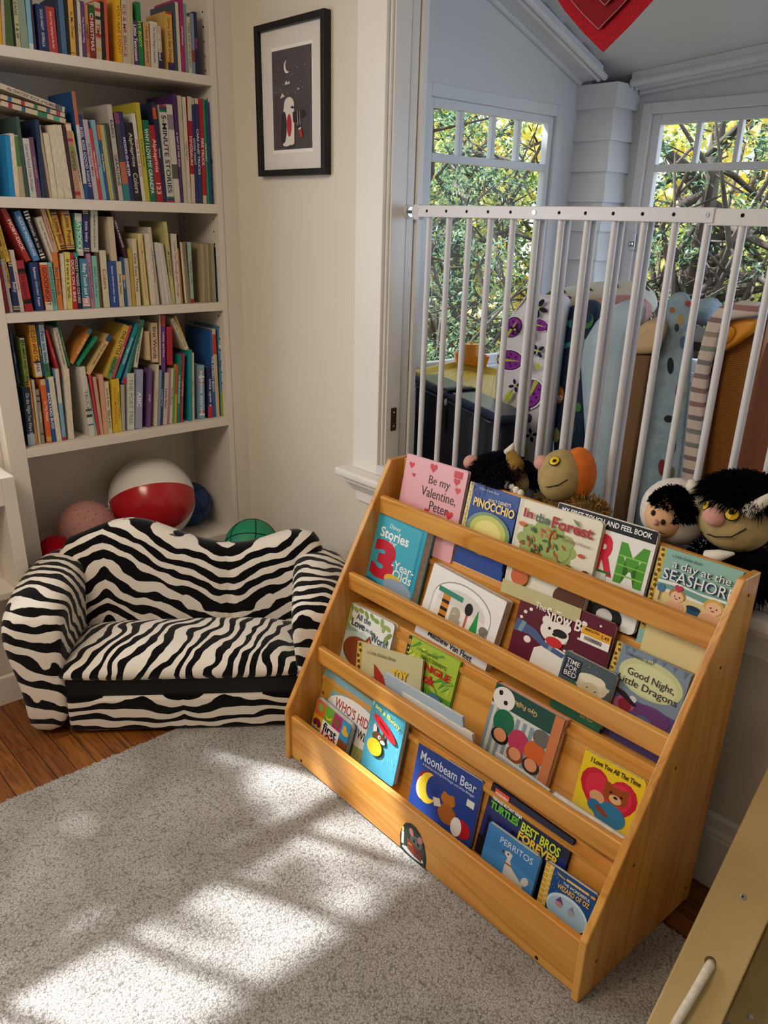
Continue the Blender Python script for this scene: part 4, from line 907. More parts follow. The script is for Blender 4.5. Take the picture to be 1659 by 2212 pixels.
# books lying or leaning on top of the lower rows: bottom-left, bottom-right, top-left (pixels of the photo on the spine plane)
UP2 = [((140,254),(138.5,244),(2,213),'#c9b89c','striped cream',None,0,[(0.1,0.16,'#2f6a8a'),(0.3,0.36,'#a82a4a'),(0.5,0.56,'#2f7a4a'),(0.7,0.76,'#2f6a8a'),(0.86,0.92,'#a82a4a')]),
       ((142,267),(140.5,256),(3,228),'#cbbba0','green striped',None,0,[(0.1,0.16,'#a82a4a'),(0.3,0.36,'#2f6a8a'),(0.55,0.7,'#2f7a5a'),(0.8,0.9,'#5a9a8a')]),
       ((139,243),(138,230.5),(0,191),'#c9beac','off white',"the CRAYONS' BOOK of NUMBERS",'#5a3a2a',[(0.85,0.96,'#6a6a6a')])]
UP3 = [((18.8,623),(27,622),(-3.5,533),'#d9b23c','golden yellow','PEEK A WHO BABY','#5a3a10'),((14.5,566),(22.5,564),(-9,482),'#e0bb45','bright yellow','WONDERLAND','#6a4a14'),
       ((57,566),(67,562),(1.5,452),'#a5342f','red','MOBY-DICK','#f4e8e0'),((74,565),(87,562),(30,458),'#4f82b5','sky blue','ALICE IN WONDERLAND','#d8e4f0'),
       ((90,563),(100,561),(50,457),'#191919','black',"Animals A to Z",'#c8c8c8',[(0.0,0.03,'#e0dcd4'),(0.06,0.09,'#e0dcd4'),(0.12,0.15,'#e0dcd4'),(0.87,0.9,'#e0dcd4'),(0.93,0.96,'#e0dcd4')]),
       ((111,566),(124,564),(77,470),'#cfc6b8','white','Eric Carle|The Very Hungry Caterpillar','#26221c'),((118,546),(127,544),(87,451),'#c49a80','tan','animal rhymes','#7a4a3a'),((128,541),(132.5,540),(100,450),'#d6bb4a','yellow','A FIRST BOOK','#3a2a10'),
       ((131,541),(143,539.5),(109,457),'#c88a3a','orange','Little Bat','#3a2410',[(0.0,0.04,'#1c1816'),(0.07,0.1,'#1c1816'),(0.88,0.91,'#1c1816'),(0.94,0.97,'#1c1816')]),((145,539),(162,537.5),(132,456),'#d0a53c','golden','Little Puppy','#4a2c10',[(0.0,0.04,'#7a4a6a'),(0.07,0.1,'#7a4a6a'),(0.88,0.91,'#7a4a6a'),(0.94,0.97,'#7a4a6a')]),
       ((166,552),(181,550),(161,460),'#5fa890','sea green','HATSOCKS','#f0f4f0',[(0.0,0.17,'#d8d4cc'),(0.84,1,'#c9c4bc')]),((181.7,546),(194,545),(178.2,454),'#2b2a6a','indigo','little baby','#d8d8ec',[(0.0,0.03,'#b8a878'),(0.05,0.08,'#b8a878'),(0.88,0.91,'#b8a878'),(0.93,0.96,'#b8a878')]),
       ((198,544),(213,543),(196,454),'#cbc4b8','white','Real Mother Goose Board Book','#2a2620'),((241,564),(253.5,563),(231.6,468),'#c8b9a0','torn cream',None,0),((269,557),(276,555.5),(238,456),'#3a1c30','dark plum','PRIDE & PREJUDICE','#e0d4dc')]
UP4 = [((39,829),(43,828),(21,717),'#24426e','blue','The Night Garden','#c8d4e8'),((56,836),(66,834),(42,731),'#8fa34f','green','TUMBLE AND TURN','#26301a',[(0.0,0.02,'#e8e8dc'),(0.03,0.05,'#2a1c2a'),(0.07,0.09,'#2a1c2a'),(0.90,0.92,'#2a1c2a'),(0.94,0.96,'#2a1c2a')]),
       ((78,816),(92,814),(61,703),'#d99a3a','orange','CLEO AND CASPAR','#3a2410',[(0.68,0.72,'#3a2a5a'),(0.72,0.97,'#d8d0c4')]),((93,812),(98,811),(77,704),'#204a5e','dark teal','where is','#e0c84a'),((99,816),(110,814),(83,702),'#a9bdd0','pale blue','Pete the little cat','#22303e',[(0.72,1,'#3c7a45')]),
       ((127.5,814),(132,813),(98,713),'#b5303a','red','ruff ruff dogs','#e8b8b0'),((136.6,799),(147,797),(114,709),'#d0c9bd','white','The Very Hungry Caterpillar','#26221c'),((147.3,791),(151,789),(122,695),'#2f6b45','green','THE JUNGLE BOOK','#d8cc6a'),
       ((151,783),(158,787),(193,709),'#c8803a','orange','BUS STOP','#e8d8a0',[(0.0,0.14,'#2a7a8a')]),((165,787),(171,790),(207,726),'#1f8a62','emerald green','little green','#0f4a34'),((185.5,806),(195,809.5),(235,721),'#d7b476','pale orange','First stories','#3a5a8a',[(0.0,0.16,'#2a4a7a')]),
       ((229,816),(241.6,819.5),(268,700),'#d3b34a','yellow','THE LITTLE ENGINE','#1d1a12',[(0.62,1,'#6a9a5a')]),((242,816),(247,818),(281,702),'#c2475e','pink','Pinkerton','#f0d0d8'),((251,815.5),(259.5,818),(293,697),'#1a8a94','teal','Good Night KISSES','#e0f0f0'),
       ((264,828),(272,830),(300,708),'#4a8fb5','light blue','baby','#1d3a5a',[(0.88,1,'#b82a4a')]),((275.5,805),(281,806),(303,702),'#2f6f45','green',None,0),((289,793),(297,795),(304,690),'#cfc9be','white','Touch and Feel|Baby Animals','#3a3a3a',[(0.0,0.16,'#2a8a86')]),
       ((318,778),(326,779),(314,716),'#cbb48a','torn cream',None,0),((329.5,783),(343,784.5),(326,697),'#cdb394','tan','first Words','#26221c'),((345,789),(348,789),(344,681),'#c9b79f','thin cream',None,0),((349,806.5),(357.5,808),(348.3,681),'#6a3a86','purple','Lullaby and Farm','#e0d0ec',[(0.0,0.18,'#b8442a')]),
       ((362,788.5),(373.5,787.5),(360,706),'#b5253a','red','I love you lots','#7a1420'),((401,757),(409,756),(368,690),'#cfc6ae','cream','Brown Bear, What Do You See','#3a3428'),((410.5,772),(416,772),(376,684),'#b59a4a','mustard',None,0)]
def uniq_labels(rows):
    seen = {}
    for r_ in rows:
        for b_ in r_: seen.setdefault(b_['label'], []).append(b_)
    return seen
ORD = ['zero', 'first', 'second', 'third', 'fourth', 'fifth', 'sixth', 'seventh', 'eighth', 'ninth', 'tenth', 'eleventh', 'twelfth', 'thirteenth', 'fourteenth', 'fifteenth', 'sixteenth', 'seventeenth', 'eighteenth', 'nineteenth', 'twentieth', 'twenty-first', 'twenty-second', 'twenty-third', 'twenty-fourth', 'twenty-fifth']
def place_books(rows, shelf, words, setback, group, upper=False):
    recs = []
    for q in rows:
        if upper: bl, br, tl, colr, cn, ti, tc = q[:7]; bands = q[7] if len(q) > 7 else ()
        else: bl, br, tx_, ty_, colr, cn, ti, tc = q[:8]; bands = q[8] if len(q) > 8 else ()
        xs = XB-setback-0.0007*(len(recs) % 3)
        if upper:
            B = X_(bl[0], bl[1], xs); Rr = X_(br[0], br[1], xs); T = X_(tl[0], tl[1], xs)
        else:
            B = Vector((xs, y_for_px(bl, xs, shelf), shelf+0.0006)); Rr = Vector((xs, y_for_px(br, xs, shelf), shelf+0.0006)); T = X_(tx_, ty_, xs)
        up = T-B; h = up.length; up.normalize()
        Xv = Vector((0, 1, 0)); nx = (Xv-up*Xv.dot(up)).normalized() if not (upper and abs(up.y) > 0.9) else Vector((0, 0, 1))
        if upper and abs(up.y) > 0.9: nx = (nx-up*nx.dot(up)).normalized()
        w = max(0.004, abs((Rr-B).dot(nx))*0.97)
        lift = 0.0
        if not upper:
            # rest on the lower corner
            low = min(0.0, (nx*w).z); lift = -low
        zv = Vector((1, 0, 0))
        if nx.cross(up).x < 0: # keep a right handed frame
            nx = -nx; B = B-nx*w
        M = Matrix(((nx.x, up.x, zv.x, B.x), (nx.y, up.y, zv.y, B.y), (nx.z, up.z, zv.z, B.z+lift), (0, 0, 0, 1)))
        recs.append(dict(M=M, w=w, h=h, d=min(0.185, max(0.11, h*0.8)), c=colr, cn=cn, ti=ti, tc=tc or '#ffffff', bands=bands, pages=not ('paged' in cn)))
    n = len(recs)
    for i, r_ in enumerate(recs):
        L = recs[i-1]['cn'] if i else None; Q = recs[i+1]['cn'] if i < n-1 else None
        art_ = 'book' if not r_['pages'] else ('book with lettered spine' if r_['ti'] else 'plain-spined book')
        nb = 'between %s and %s ones' % (L, Q) if L and Q else ('left end, before %s one' % Q if Q else 'right end, after %s one' % L)
        r_['label'] = '%s %s %s, %s' % (r_['cn'], art_, nb, words)
    return recs
S1 = place_books(ROW1, SZ[0][0], 'top visible shelf', 0.012, 'books on the top shelf')
S2 = place_books(ROW2, SZ[1][0], 'second shelf', 0.012, 'books on the second shelf')
S2u = place_books(UP2, 0, 'flat on second shelf', 0.012, 'books on the second shelf', True)
S3 = place_books(ROW3, SZ[2][0], 'third shelf lower row', 0.030, 'books on the third shelf')
S3u = place_books(UP3, 0, 'third shelf upper layer', 0.034, 'books on the third shelf', True)
S4 = place_books(ROW4, SZ[3][0], 'lowest bookshelf', 0.036, 'books on the fourth shelf')
S4u = place_books(UP4, 0, 'upper layer, lowest bookshelf', 0.042, 'books on the fourth shelf', True)
ALLB = [(S1, 'books on the top shelf'), (S2, 'books on the second shelf'), (S2u, 'books on the second shelf'), (S3, 'books on the third shelf'), (S3u, 'books on the third shelf'), (S4, 'books on the fourth shelf'), (S4u, 'books on the fourth shelf')]
cnt = {}
for recs, g in ALLB:
    for r_ in recs: cnt[r_['label']] = cnt.get(r_['label'], 0)+1
for recs, g in ALLB:
    for i, r_ in enumerate(recs):
        if cnt[r_['label']] > 1: r_['label'] = '%s book, %s from the left, %s' % (r_['cn'], ORD[min(i+1, 25)], r_['label'].split(', ')[-1])
        make_book(r_['M'], r_['w'], r_['h'], r_['d'], r_['c'], r_['ti'], r_['tc'], r_['bands'], r_['label'], 'book', g, 'book', r_['pages'])
# ================================================================== face-out books on the pine display
UMi = UM.inverted()
def tier_frame(k, off):
    """leaning plane of tier k: origin, up and out directions in unit space; off moves it towards the reader"""
    (v1, z1), (v0, z0) = BTOP[k], BBOT[k]
    if k == 3: v0, v1, z0, z1 = 0.385, 0.436, SHZ[3]+0.001, 0.89
    up = Vector((0, v1-v0, z1-z0)).normalized(); out = Vector((0, -up.z, up.y))
    o = Vector((0, v0, z0))+out*(0.0015+off)
    s0 = (SHZ[k]+0.001-o.z)/up.z
    return o+up*s0, up, out
def uv_on(k, off, px, py):
    o, up, out = tier_frame(k, off)
    wo = UM @ o; wn = UM.to_3x3() @ out
    p = UMi @ at(px, py, wn, wn.dot(wo)); d = p-o
    return d.x, d.dot(up)
def squash(items, f=0.68):
    o = []
    for it in items:
        k = it[0]; it = list(it)
        if k == 'r': it[2] *= f; it[4] *= f
        elif k == 'e': it[2] *= f; it[4] *= max(f, 0.8 if it[3] < 0.1 else f)
        elif k == 'h': it[2] *= f
        elif k in 'pl':
            b_ = 2 if k == 'p' else 3
            for i in range(b_+1, len(it), 2): it[i] *= f
        elif k == 't': it[3] *= f; it[5] *= 0.76
        o.append(tuple(it))
    return o
def face_book(k, off, tl, tr, thick, colr, items, label, name='picture_book', right=True, coverc=None, round_=0.0, h=None, board=False, spine=None, turn=True):
    """tl, tr: where the top corners of the front cover are seen in the photo"""
    a = uv_on(k, off+thick, *tl); c = uv_on(k, off+thick, *tr)
    o, up, out = tier_frame(k, off)
    ang = math.atan2(c[1]-a[1], c[0]-a[0]) if turn else 0.0
    w = math.hypot(c[0]-a[0], c[1]-a[1]); co, si = math.cos(ang), math.sin(ang)
    ex = Vector((co, 0, 0))+up*si; ey = up*co-Vector((si, 0, 0))
    top = o+Vector((a[0], 0, 0))+up*a[1]
    if h is None:
        h = a[1]/co-0.0015 if si >= 0 else (a[1]+w*si)/co-0.0015
    B = top-ey*h
    M = UM @ Matrix(((ex.x, ey.x, out.x, B.x), (ex.y, ey.y, out.y, B.y), (ex.z, ey.z, out.z, B.z), (0, 0, 0, 1)))
    root = thing(name, label, 'book', group='picture books on the pine display', M=M)
    cm = flat(colr, 0.3); t = min(0.0018, thick*0.25)
    cv = MB(); g = 0.0
    if board:
        r_ = round_ or 0.006
        pts = [(0, 0), (w-r_, 0), (w-r_*0.3, r_*0.3), (w, r_), (w, h-r_), (w-r_*0.3, h-r_*0.3), (w-r_, h), (0, h)]
        cv.prism(pts, 2, thick-t, thick, cm); cv.prism(pts, 2, 0, t, cm); cv.box(0, t, 0, h, t, thick-t, flat(spine or colr, 0.35)); cv.build('cover', None, root)
        p = MB(); n_ = max(2, int(thick/0.0026)); st = (thick-2*t)/n_
        for i in range(n_): p.prism([(x*1.0 if x < 1e-6 else x-0.0006, y) for x, y in [(t, 0.0006), (w-r_, 0.0006), (w-0.0005, r_), (w-0.0005, h-r_), (w-r_, h-0.0006), (t, h-0.0006)]], 2, t+st*i+0.00012, t+st*(i+1)-0.00012, PAGES)
        p.build('board_pages', None, root)
    else:
        cv.box(0, w, 0, h, thick-t, thick, cm); cv.box(0, w, 0, h, 0, t, cm); cv.box(0, t, 0, h, t, thick-t, flat(spine or colr, 0.35)); cv.build('cover', None, root)
        p = MB(); p.box(t, w-0.003, 0.0015, h-0.003, t, thick-t, PAGES); p.build('pages', None, root)
    art(squash(items), Matrix.Translation((0, 0, thick)), w, h, 'cover_picture', root)
    return root, w, h
def gold_strip(c1='#d8b13c', c2='#6a4a14', H_=1.5):
    it = [('r', 0.0, 0.0, 0.085, H_, c1)]
    for i in range(16): it.append(('e', 0.042+0.016*math.sin(i*2.1), 0.05+i*0.09, 0.022, 0.026, c2, i*40)); it.append(('e', 0.042, 0.09+i*0.09, 0.010, 0.014, '#f0dc8a'))
    return it
def bear(cx, cy, s, c, snout='#e8c9a0'):
    return [('e', cx-0.62*s, cy-0.70*s, 0.30*s, 0.30*s, c), ('e', cx+0.62*s, cy-0.70*s, 0.30*s, 0.30*s, c), ('e', cx, cy, 0.9*s, 0.85*s, c), ('e', cx+0.05*s, cy+0.3*s, 0.45*s, 0.36*s, snout), ('e', cx+0.05*s, cy+0.12*s, 0.16*s, 0.11*s, '#15110f'), ('e', cx-0.35*s, cy-0.2*s, 0.09*s, 0.10*s, '#15110f'), ('e', cx+0.42*s, cy-0.2*s, 0.09*s, 0.10*s, '#15110f')]
# --- top tier
it = [('h', 0.11, 0.17, 0.09, '#c8323a'), ('h', 0.17, 0.33, 0.06, '#c22a34'), ('h', 0.47, 0.11, 0.12, '#c8323a'), ('h', 0.86, 0.22, 0.10, '#c8323a'), ('h', 0.90, 0.36, 0.09, '#d24a50'), ('h', 0.48, 0.86, 0.07, '#c8323a'), ('h', 0.84, 0.80, 0.12, '#c8323a'),
      ('r', 0.80, 0.045, 0.93, 0.16, '#c8323a'), ('t', 'Be my', 0.60, 0.34, 0.34, 0.17, '#4a3034', 0, 0.0), ('t', 'Valentine,', 0.62, 0.55, 0.56, 0.17, '#4a3034', 0, 0.0), ('t', 'Peter', 0.66, 0.75, 0.30, 0.15, '#4a3034', 0, 0.0), ('t', 'Rabbit', 0.64, 0.95, 0.36, 0.16, '#4a3034', 0, 0.0)]
face_book(3, 0.0, (880, 981), (1012, 1021), 0.012, '#e3a9b0', it, 'pink board book sprinkled with red hearts, leftmost on the top tier of the display', board=True)
it = gold_strip('#e6dca0', '#c9b870')+[('e', 0.55, 0.98, 0.44, 0.44, '#7d9a78'), ('e', 0.55, 0.98, 0.36, 0.37, '#c9cc6a'), ('e', 0.55, 1.0, 0.26, 0.28, '#e8e08a'), ('t', 'a Little Golden Book', 0.42, 0.07, 0.40, 0.05, '#c8d0e8', 0, 0, 0.3), ('t', "WALT DISNEY'S", 0.66, 0.25, 0.44, 0.07, '#f0e8c0', -4), ('t', 'PINOCCHIO', 0.57, 0.40, 0.82, 0.18, '#f4d47a', 0, 0.03),
      ('e', 0.5, 1.42, 0.16, 0.12, '#a8b8a8'), ('e', 0.25, 1.35, 0.10, 0.08, '#e8e4dc'), ('e', 0.75, 1.32, 0.06, 0.09, '#b04a4a'), ('p', '#2a4a9a', 0.6, 1.6, 0.8, 1.35, 0.99, 1.45, 0.99, 1.7, 0.6, 1.7)]
face_book(3, 0.0, (1017, 1040), (1124, 1077), 0.006, '#2f4f96', it, 'blue picture book with yellow glow and cream title on the top tier, second from left', h=0.246)
lv = []
rd = random.Random(5)
for i in range(46): 
    a, q = rd.uniform(0, 6.28), math.sqrt(rd.random()); lv.append(('e', 0.42+0.30*q*math.cos(a), 0.57+0.26*q*math.sin(a), 0.034, 0.016, rd.choice(['#3f6a3a', '#a8522a', '#c47a3a', '#2f5a34', '#8a3a22']), rd.uniform(0, 180)))
it = [('r', 0, 0, 0.05, 2.6, '#d8d2c0')]+[('e', 0.42+0.27*math.cos(k), 0.57+0.23*math.sin(k), 0.10, 0.10, '#9cae62') for k in [i*0.63 for i in range(10)]]+[('e', 0.42, 0.57, 0.30, 0.26, '#9cae62')]+lv+[
      ('r', 0.38, 0.80, 0.47, 1.05, '#6a4428'), ('t', 'In', 0.15, 0.18, 0.12, 0.12, '#a82a2c', 0, 0.03), ('t', 'the', 0.33, 0.20, 0.18, 0.12, '#5a6a50', 0, 0.03), ('t', 'Forest', 0.69, 0.20, 0.48, 0.15, '#a8302e', 0, 0.03), ('t', 'by Steph Hinton', 0.77, 0.40, 0.32, 0.06, '#8a5a5a', 0, 0, 0.2),
      ('e', 0.10, 0.36, 0.045, 0.03, '#d06a3a'), ('e', 0.85, 0.55, 0.035, 0.025, '#c8502a'), ('e', 0.52, 0.10, 0.0, 0.0, '#000000'), ('p', '#6a8a4a', 0.68, 0.07, 0.74, 0.09, 0.78, 0.17, 0.72, 0.13)]+bear(0.84, 0.90, 0.16, '#6a3d28', '#8a5a3a')+[('e', 0.84, 1.22, 0.2, 0.2, '#5a3422'), ('e', 0.20, 1.15, 0.11, 0.14, '#c8683a'), ('e', 0.14, 1.03, 0.06, 0.06, '#c8683a'), ('r', 0.0, 1.27, 1, 2.6, '#c2b888')]
face_book(3, 0.012, (1125, 1078), (1304, 1131), 0.013, '#e6e0cc', it, 'cream board book with a green leafy tree and a brown bear on the top tier', board=True, round_=0.010, h=0.252)
it = [('r', 0, 0, 1, 0.16, '#121214'), ('t', 'MY FIRST TOUCH AND FEEL BOOK', 0.5, 0.075, 0.90, 0.062, '#f4f2ee', 0, 0.02), ('t', 'FA', 0.25, 0.47, 0.42, 0.46, '#3a8a2e', 0, 0.04), ('t', 'R', 0.58, 0.47, 0.20, 0.46, '#d01f35', 0, 0.05), ('t', 'M', 0.83, 0.50, 0.27, 0.46, '#4f9a2e', 0, 0.05),
      ('r', 0.70, 0.40, 0.96, 0.42, '#8cc45a'), ('r', 0.70, 0.52, 0.96, 0.535, '#8cc45a'), ('r', 0.70, 0.64, 0.96, 0.66, '#8cc45a'), ('p', '#4a9a34', 0.40, 0.86, 0.62, 0.86, 0.80, 1.0, 0.80, 1.14, 0.40, 1.14), ('p', '#c8d4d0', 0.48, 0.70, 0.62, 0.70, 0.64, 0.86, 0.48, 0.86), ('r', 0.46, 0.67, 0.66, 0.70, '#2a6a24'),
      ('e', 0.70, 1.22, 0.17, 0.17, '#161616'), ('e', 0.70, 1.22, 0.08, 0.08, '#d8d4cc'), ('e', 0.36, 1.16, 0.20, 0.22, '#161616'), ('e', 0.88, 0.90, 0.018, 0.012, '#3a7ab0'), ('t', 'D', 0.52, 1.36, 0.035, 0.05, '#303030'), ('t', 'F U N', 0.78, 1.42, 0.26, 0.055, '#303030')]
face_book(3, 0.0, (1207, 1087), (1424, 1152), 0.011, '#ecebe6', it, 'white board book with black top band and a huge red R and green M', board=True, round_=0.012, h=0.250)
kid = lambda cx, cy, s, hair: [('e', cx, cy+1.55*s, 0.85*s, 0.75*s, '#e9b48c'), ('e', cx, cy, 0.80*s, 0.80*s, hair), ('e', cx, cy+0.22*s, 0.62*s, 0.62*s, '#f0c4a0'), ('e', cx-0.2*s, cy+0.2*s, 0.07*s, 0.08*s, '#30201c'), ('e', cx+0.25*s, cy+0.2*s, 0.07*s, 0.08*s, '#30201c'), ('e', cx, cy+0.5*s, 0.16*s, 0.07*s, '#b8443c')]
it = gold_strip()+[('r', 0.085, 0.60, 1, 2.7, '#e2cf92'), ('r', 0.085, 0.52, 1, 0.72, '#6fa39a'), ('p', '#eceee6', 0.085, 0.55, 0.3, 0.52, 0.6, 0.56, 1, 0.54, 1, 0.58, 0.7, 0.60, 0.4, 0.57, 0.085, 0.60), ('p', '#eceee6', 0.085, 0.68, 0.4, 0.66, 0.7, 0.70, 1, 0.66, 1, 0.71, 0.6, 0.73, 0.085, 0.72),
      ('t', 'a Little Golden Book', 0.36, 0.085, 0.36, 0.05, '#243a4a', 0, 0, 0.3), ('t', 'a day at the', 0.57, 0.245, 0.70, 0.15, '#243a5a', 0, 0.02), ('t', 'a day at the', 0.56, 0.24, 0.70, 0.15, '#f2f0e6', 0, 0.0), ('t', 'SEASHORE', 0.565, 0.425, 0.86, 0.17, '#1f3a66', 0, 0.05), ('t', 'SEASHORE', 0.555, 0.42, 0.86, 0.17, '#f2f0e6', 0, 0.0)]+kid(0.36, 0.72, 0.13, '#b8823a')+kid(0.80, 0.70, 0.15, '#d8b04a')+[
      ('h', 0.36, 0.60, 0.10, '#c83a4a'), ('p', '#2a5a80', 0.50, 0.82, 0.66, 0.86, 0.62, 1.02, 0.52, 1.0), ('e', 0.58, 0.84, 0.085, 0.035, '#173a58'), ('e', 0.15, 0.68, 0.05, 0.06, '#4a7aa0'), ('r', 0.145, 0.72, 0.16, 0.90, '#8a6a4a'), ('e', 0.40, 1.30, 0.22, 0.10, '#6fa0a0'), ('e', 0.75, 1.25, 0.2, 0.08, '#d8b090')]
face_book(3, 0.0, (1427, 1180), (1607, 1237), 0.006, '#8fbcae', it, 'sea green book with two beach children, rightmost on the top tier of the display', h=0.246)
# --- third tier
it = [('r', 0.05, 0.04, 0.95, 2.7, '#1f8aa6'), ('r', 0.085, 0.075, 0.915, 2.7, '#3fa9c0'), ('t', 'Disney', 0.46, 0.22, 0.20, 0.09, '#f2f2f0', 0, 0, 0.2), ('t', 'Stories', 0.48, 0.36, 0.52, 0.17, '#f4f2ee', 0, 0.02), ('t', 'for', 0.48, 0.50, 0.14, 0.09, '#f4f2ee'), ('t', '3', 0.38, 0.86, 0.42, 0.66, '#c21f34', 0, 0.06), ('t', '-Year-', 0.74, 0.85, 0.40, 0.14, '#f4f2ee', 0, 0.01), ('t', 'Olds', 0.76, 1.01, 0.34, 0.15, '#f4f2ee', 0, 0.01), ('e', 0.62, 1.14, 0.16, 0.10, '#e0b83c'), ('e', 0.72, 1.26, 0.26, 0.16, '#8fa4b8'), ('e', 0.2, 1.42, 0.3, 0.14, '#2a6a90'), ('e', 0.7, 1.46, 0.22, 0.1, '#b03a34')]
face_book(2, 0.013, (807, 1101), (924, 1151), 0.032, '#2aa0bc', it, 'thick turquoise storybook with a big red 3 at the left of the third tier', spine='#8a2a3a', h=0.257)
it = [('e', 0.5, 0.42, 0.40, 0.34, '#9aa0a0'), ('r', 0.10, 0.42, 0.90, 0.80, '#9aa0a0'), ('e', 0.5, 0.43, 0.39, 0.33, '#f4f3f0'), ('r', 0.11, 0.43, 0.89, 0.79, '#f4f3f0'), ('e', 0.5, 0.46, 0.33, 0.27, '#dcd9d2'), ('r', 0.17, 0.46, 0.83, 0.74, '#ece9e2'),
      ('r', 0.16, 0.26, 0.50, 0.34, '#3a8a74'), ('r', 0.24, 0.34, 0.34, 0.74, '#d08a2c'), ('r', 0.24, 0.42, 0.34, 0.47, '#241a14'), ('r', 0.24, 0.54, 0.34, 0.59, '#241a14'), ('r', 0.24, 0.66, 0.34, 0.71, '#241a14'), ('t', 'a', 0.46, 0.58, 0.15, 0.24, '#b0a894', 0, 0.05), ('r', 0.585, 0.46, 0.61, 0.72, '#c85a4a'), ('e', 0.60, 0.38, 0.05, 0.08, '#1a1614'), ('p', '#1f9a48', 0.66, 0.72, 0.72, 0.32, 0.78, 0.74), ('t', 's', 0.84, 0.62, 0.11, 0.22, '#7a7a78', 0, 0.05), ('t', 'Matthew Van Fleet', 0.5, 1.02, 0.62, 0.09, '#2a2a2a')]
face_book(2, 0.013, (937, 1221), (1094, 1306), 0.026, '#eeedea', it, 'thick white board book with animal-print letters in an arch, third tier', board=True, round_=0.004, h=0.236)
rd = random.Random(9); dots = [('e', rd.uniform(0.05, 0.95), rd.uniform(0.04, 0.75), q, q, '#ece4dc') for q in [0.03, 0.04, 0.018, 0.012, 0.035, 0.02, 0.012, 0.03, 0.045, 0.02, 0.014, 0.03, 0.02, 0.016, 0.04]]
it = dots+[('p', '#e9e4da', 0.24, 1.3, 0.27, 0.72, 0.42, 0.58, 0.62, 0.62, 0.85, 0.80, 0.95, 1.0, 0.95, 1.3), ('p', '#4a5f86', 0.02, 0.42, 0.25, 0.48, 0.36, 0.58, 0.60, 0.64, 0.58, 0.70, 0.36, 0.66, 0.18, 0.58, 0.0, 0.60), ('p', '#7a9aa8', 0.08, 0.43, 0.13, 0.44, 0.10, 0.59, 0.05, 0.59), ('p', '#7a9aa8', 0.42, 0.60, 0.46, 0.61, 0.45, 0.67, 0.41, 0.66)]+bear(0.44, 0.42, 0.17, '#ece6dc', '#ece6dc')+[('e', 0.50, 0.40, 0.075, 0.045, '#161414'), ('e', 0.46, 0.54, 0.09, 0.055, '#c8262c'), 
      ('t', 'The', 0.24, 0.16, 0.12, 0.08, '#f0e8dc'), ('t', 'Snow Bear', 0.58, 0.20, 0.54, 0.14, '#f0e8dc', 0, 0.02), ('r', 0.70, 0.17, 0.99, 0.27, '#e2a426'), ('r', 0.70, 0.27, 0.99, 0.37, '#eeeae2'), ('t', 'MARKDOWN', 0.80, 0.20, 0.14, 0.03, '#1a1408', 0, 0.03), ('t', '2.49', 0.93, 0.22, 0.08, 0.04, '#1a1408')]+[('r', 0.74+0.012*i, 0.285, 0.746+0.012*i, 0.335, '#161616') for i in range(15)]
face_book(2, 0.013, (1131, 1270), (1333, 1352), 0.010, '#5e1a2e', it, 'maroon book with white dots, a smiling polar bear and an orange price sticker', board=True, round_=0.010, h=0.232)
it = [('r', 0.0, 0.0, 1, 2.7, '#4a5a60'), ('p', '#2f6a4a', 0, 0.75, 0.4, 0.6, 1, 0.8, 1, 1.6, 0, 1.6), ('e', 0.62, 0.52, 0.30, 0.26, '#d8cfb0'), ('e', 0.50, 0.40, 0.14, 0.10, '#e6dec2'), ('e', 0.72, 0.36, 0.14, 0.10, '#e6dec2'), ('e', 0.62, 0.66, 0.17, 0.20, '#cbbf9a'), ('e', 0.36, 0.56, 0.10, 0.05, '#cfc4a4', 40), ('e', 0.88, 0.50, 0.09, 0.05, '#cfc4a4', -40), ('e', 0.56, 0.60, 0.02, 0.012, '#2a2016'), ('e', 0.72, 0.62, 0.02, 0.012, '#2a2016'),
      ('r', 0.04, 0.10, 0.36, 0.60, '#1f2a44'), ('t', 'TIME', 0.20, 0.20, 0.26, 0.11, '#e4e0d0', 0, 0.01), ('t', 'FOR', 0.20, 0.35, 0.22, 0.11, '#e4e0d0', 0, 0.01), ('t', 'BED', 0.20, 0.50, 0.24, 0.11, '#e4e0d0', 0, 0.01), ('e', 0.5, 0.12, 0.008, 0.008, '#f0f0e0'), ('e', 0.66, 0.16, 0.006, 0.006, '#f0f0e0'), ('t', 'Jane Dyer', 0.72, 1.32, 0.26, 0.07, '#d8c87a')]
face_book(2, 0.025, (1222, 1407), (1333, 1463), 0.014, '#4a5a60', it, 'small grey green book with a woolly sheep in front of the maroon polar bear book', board=True, round_=0.010)
rd = random.Random(4)
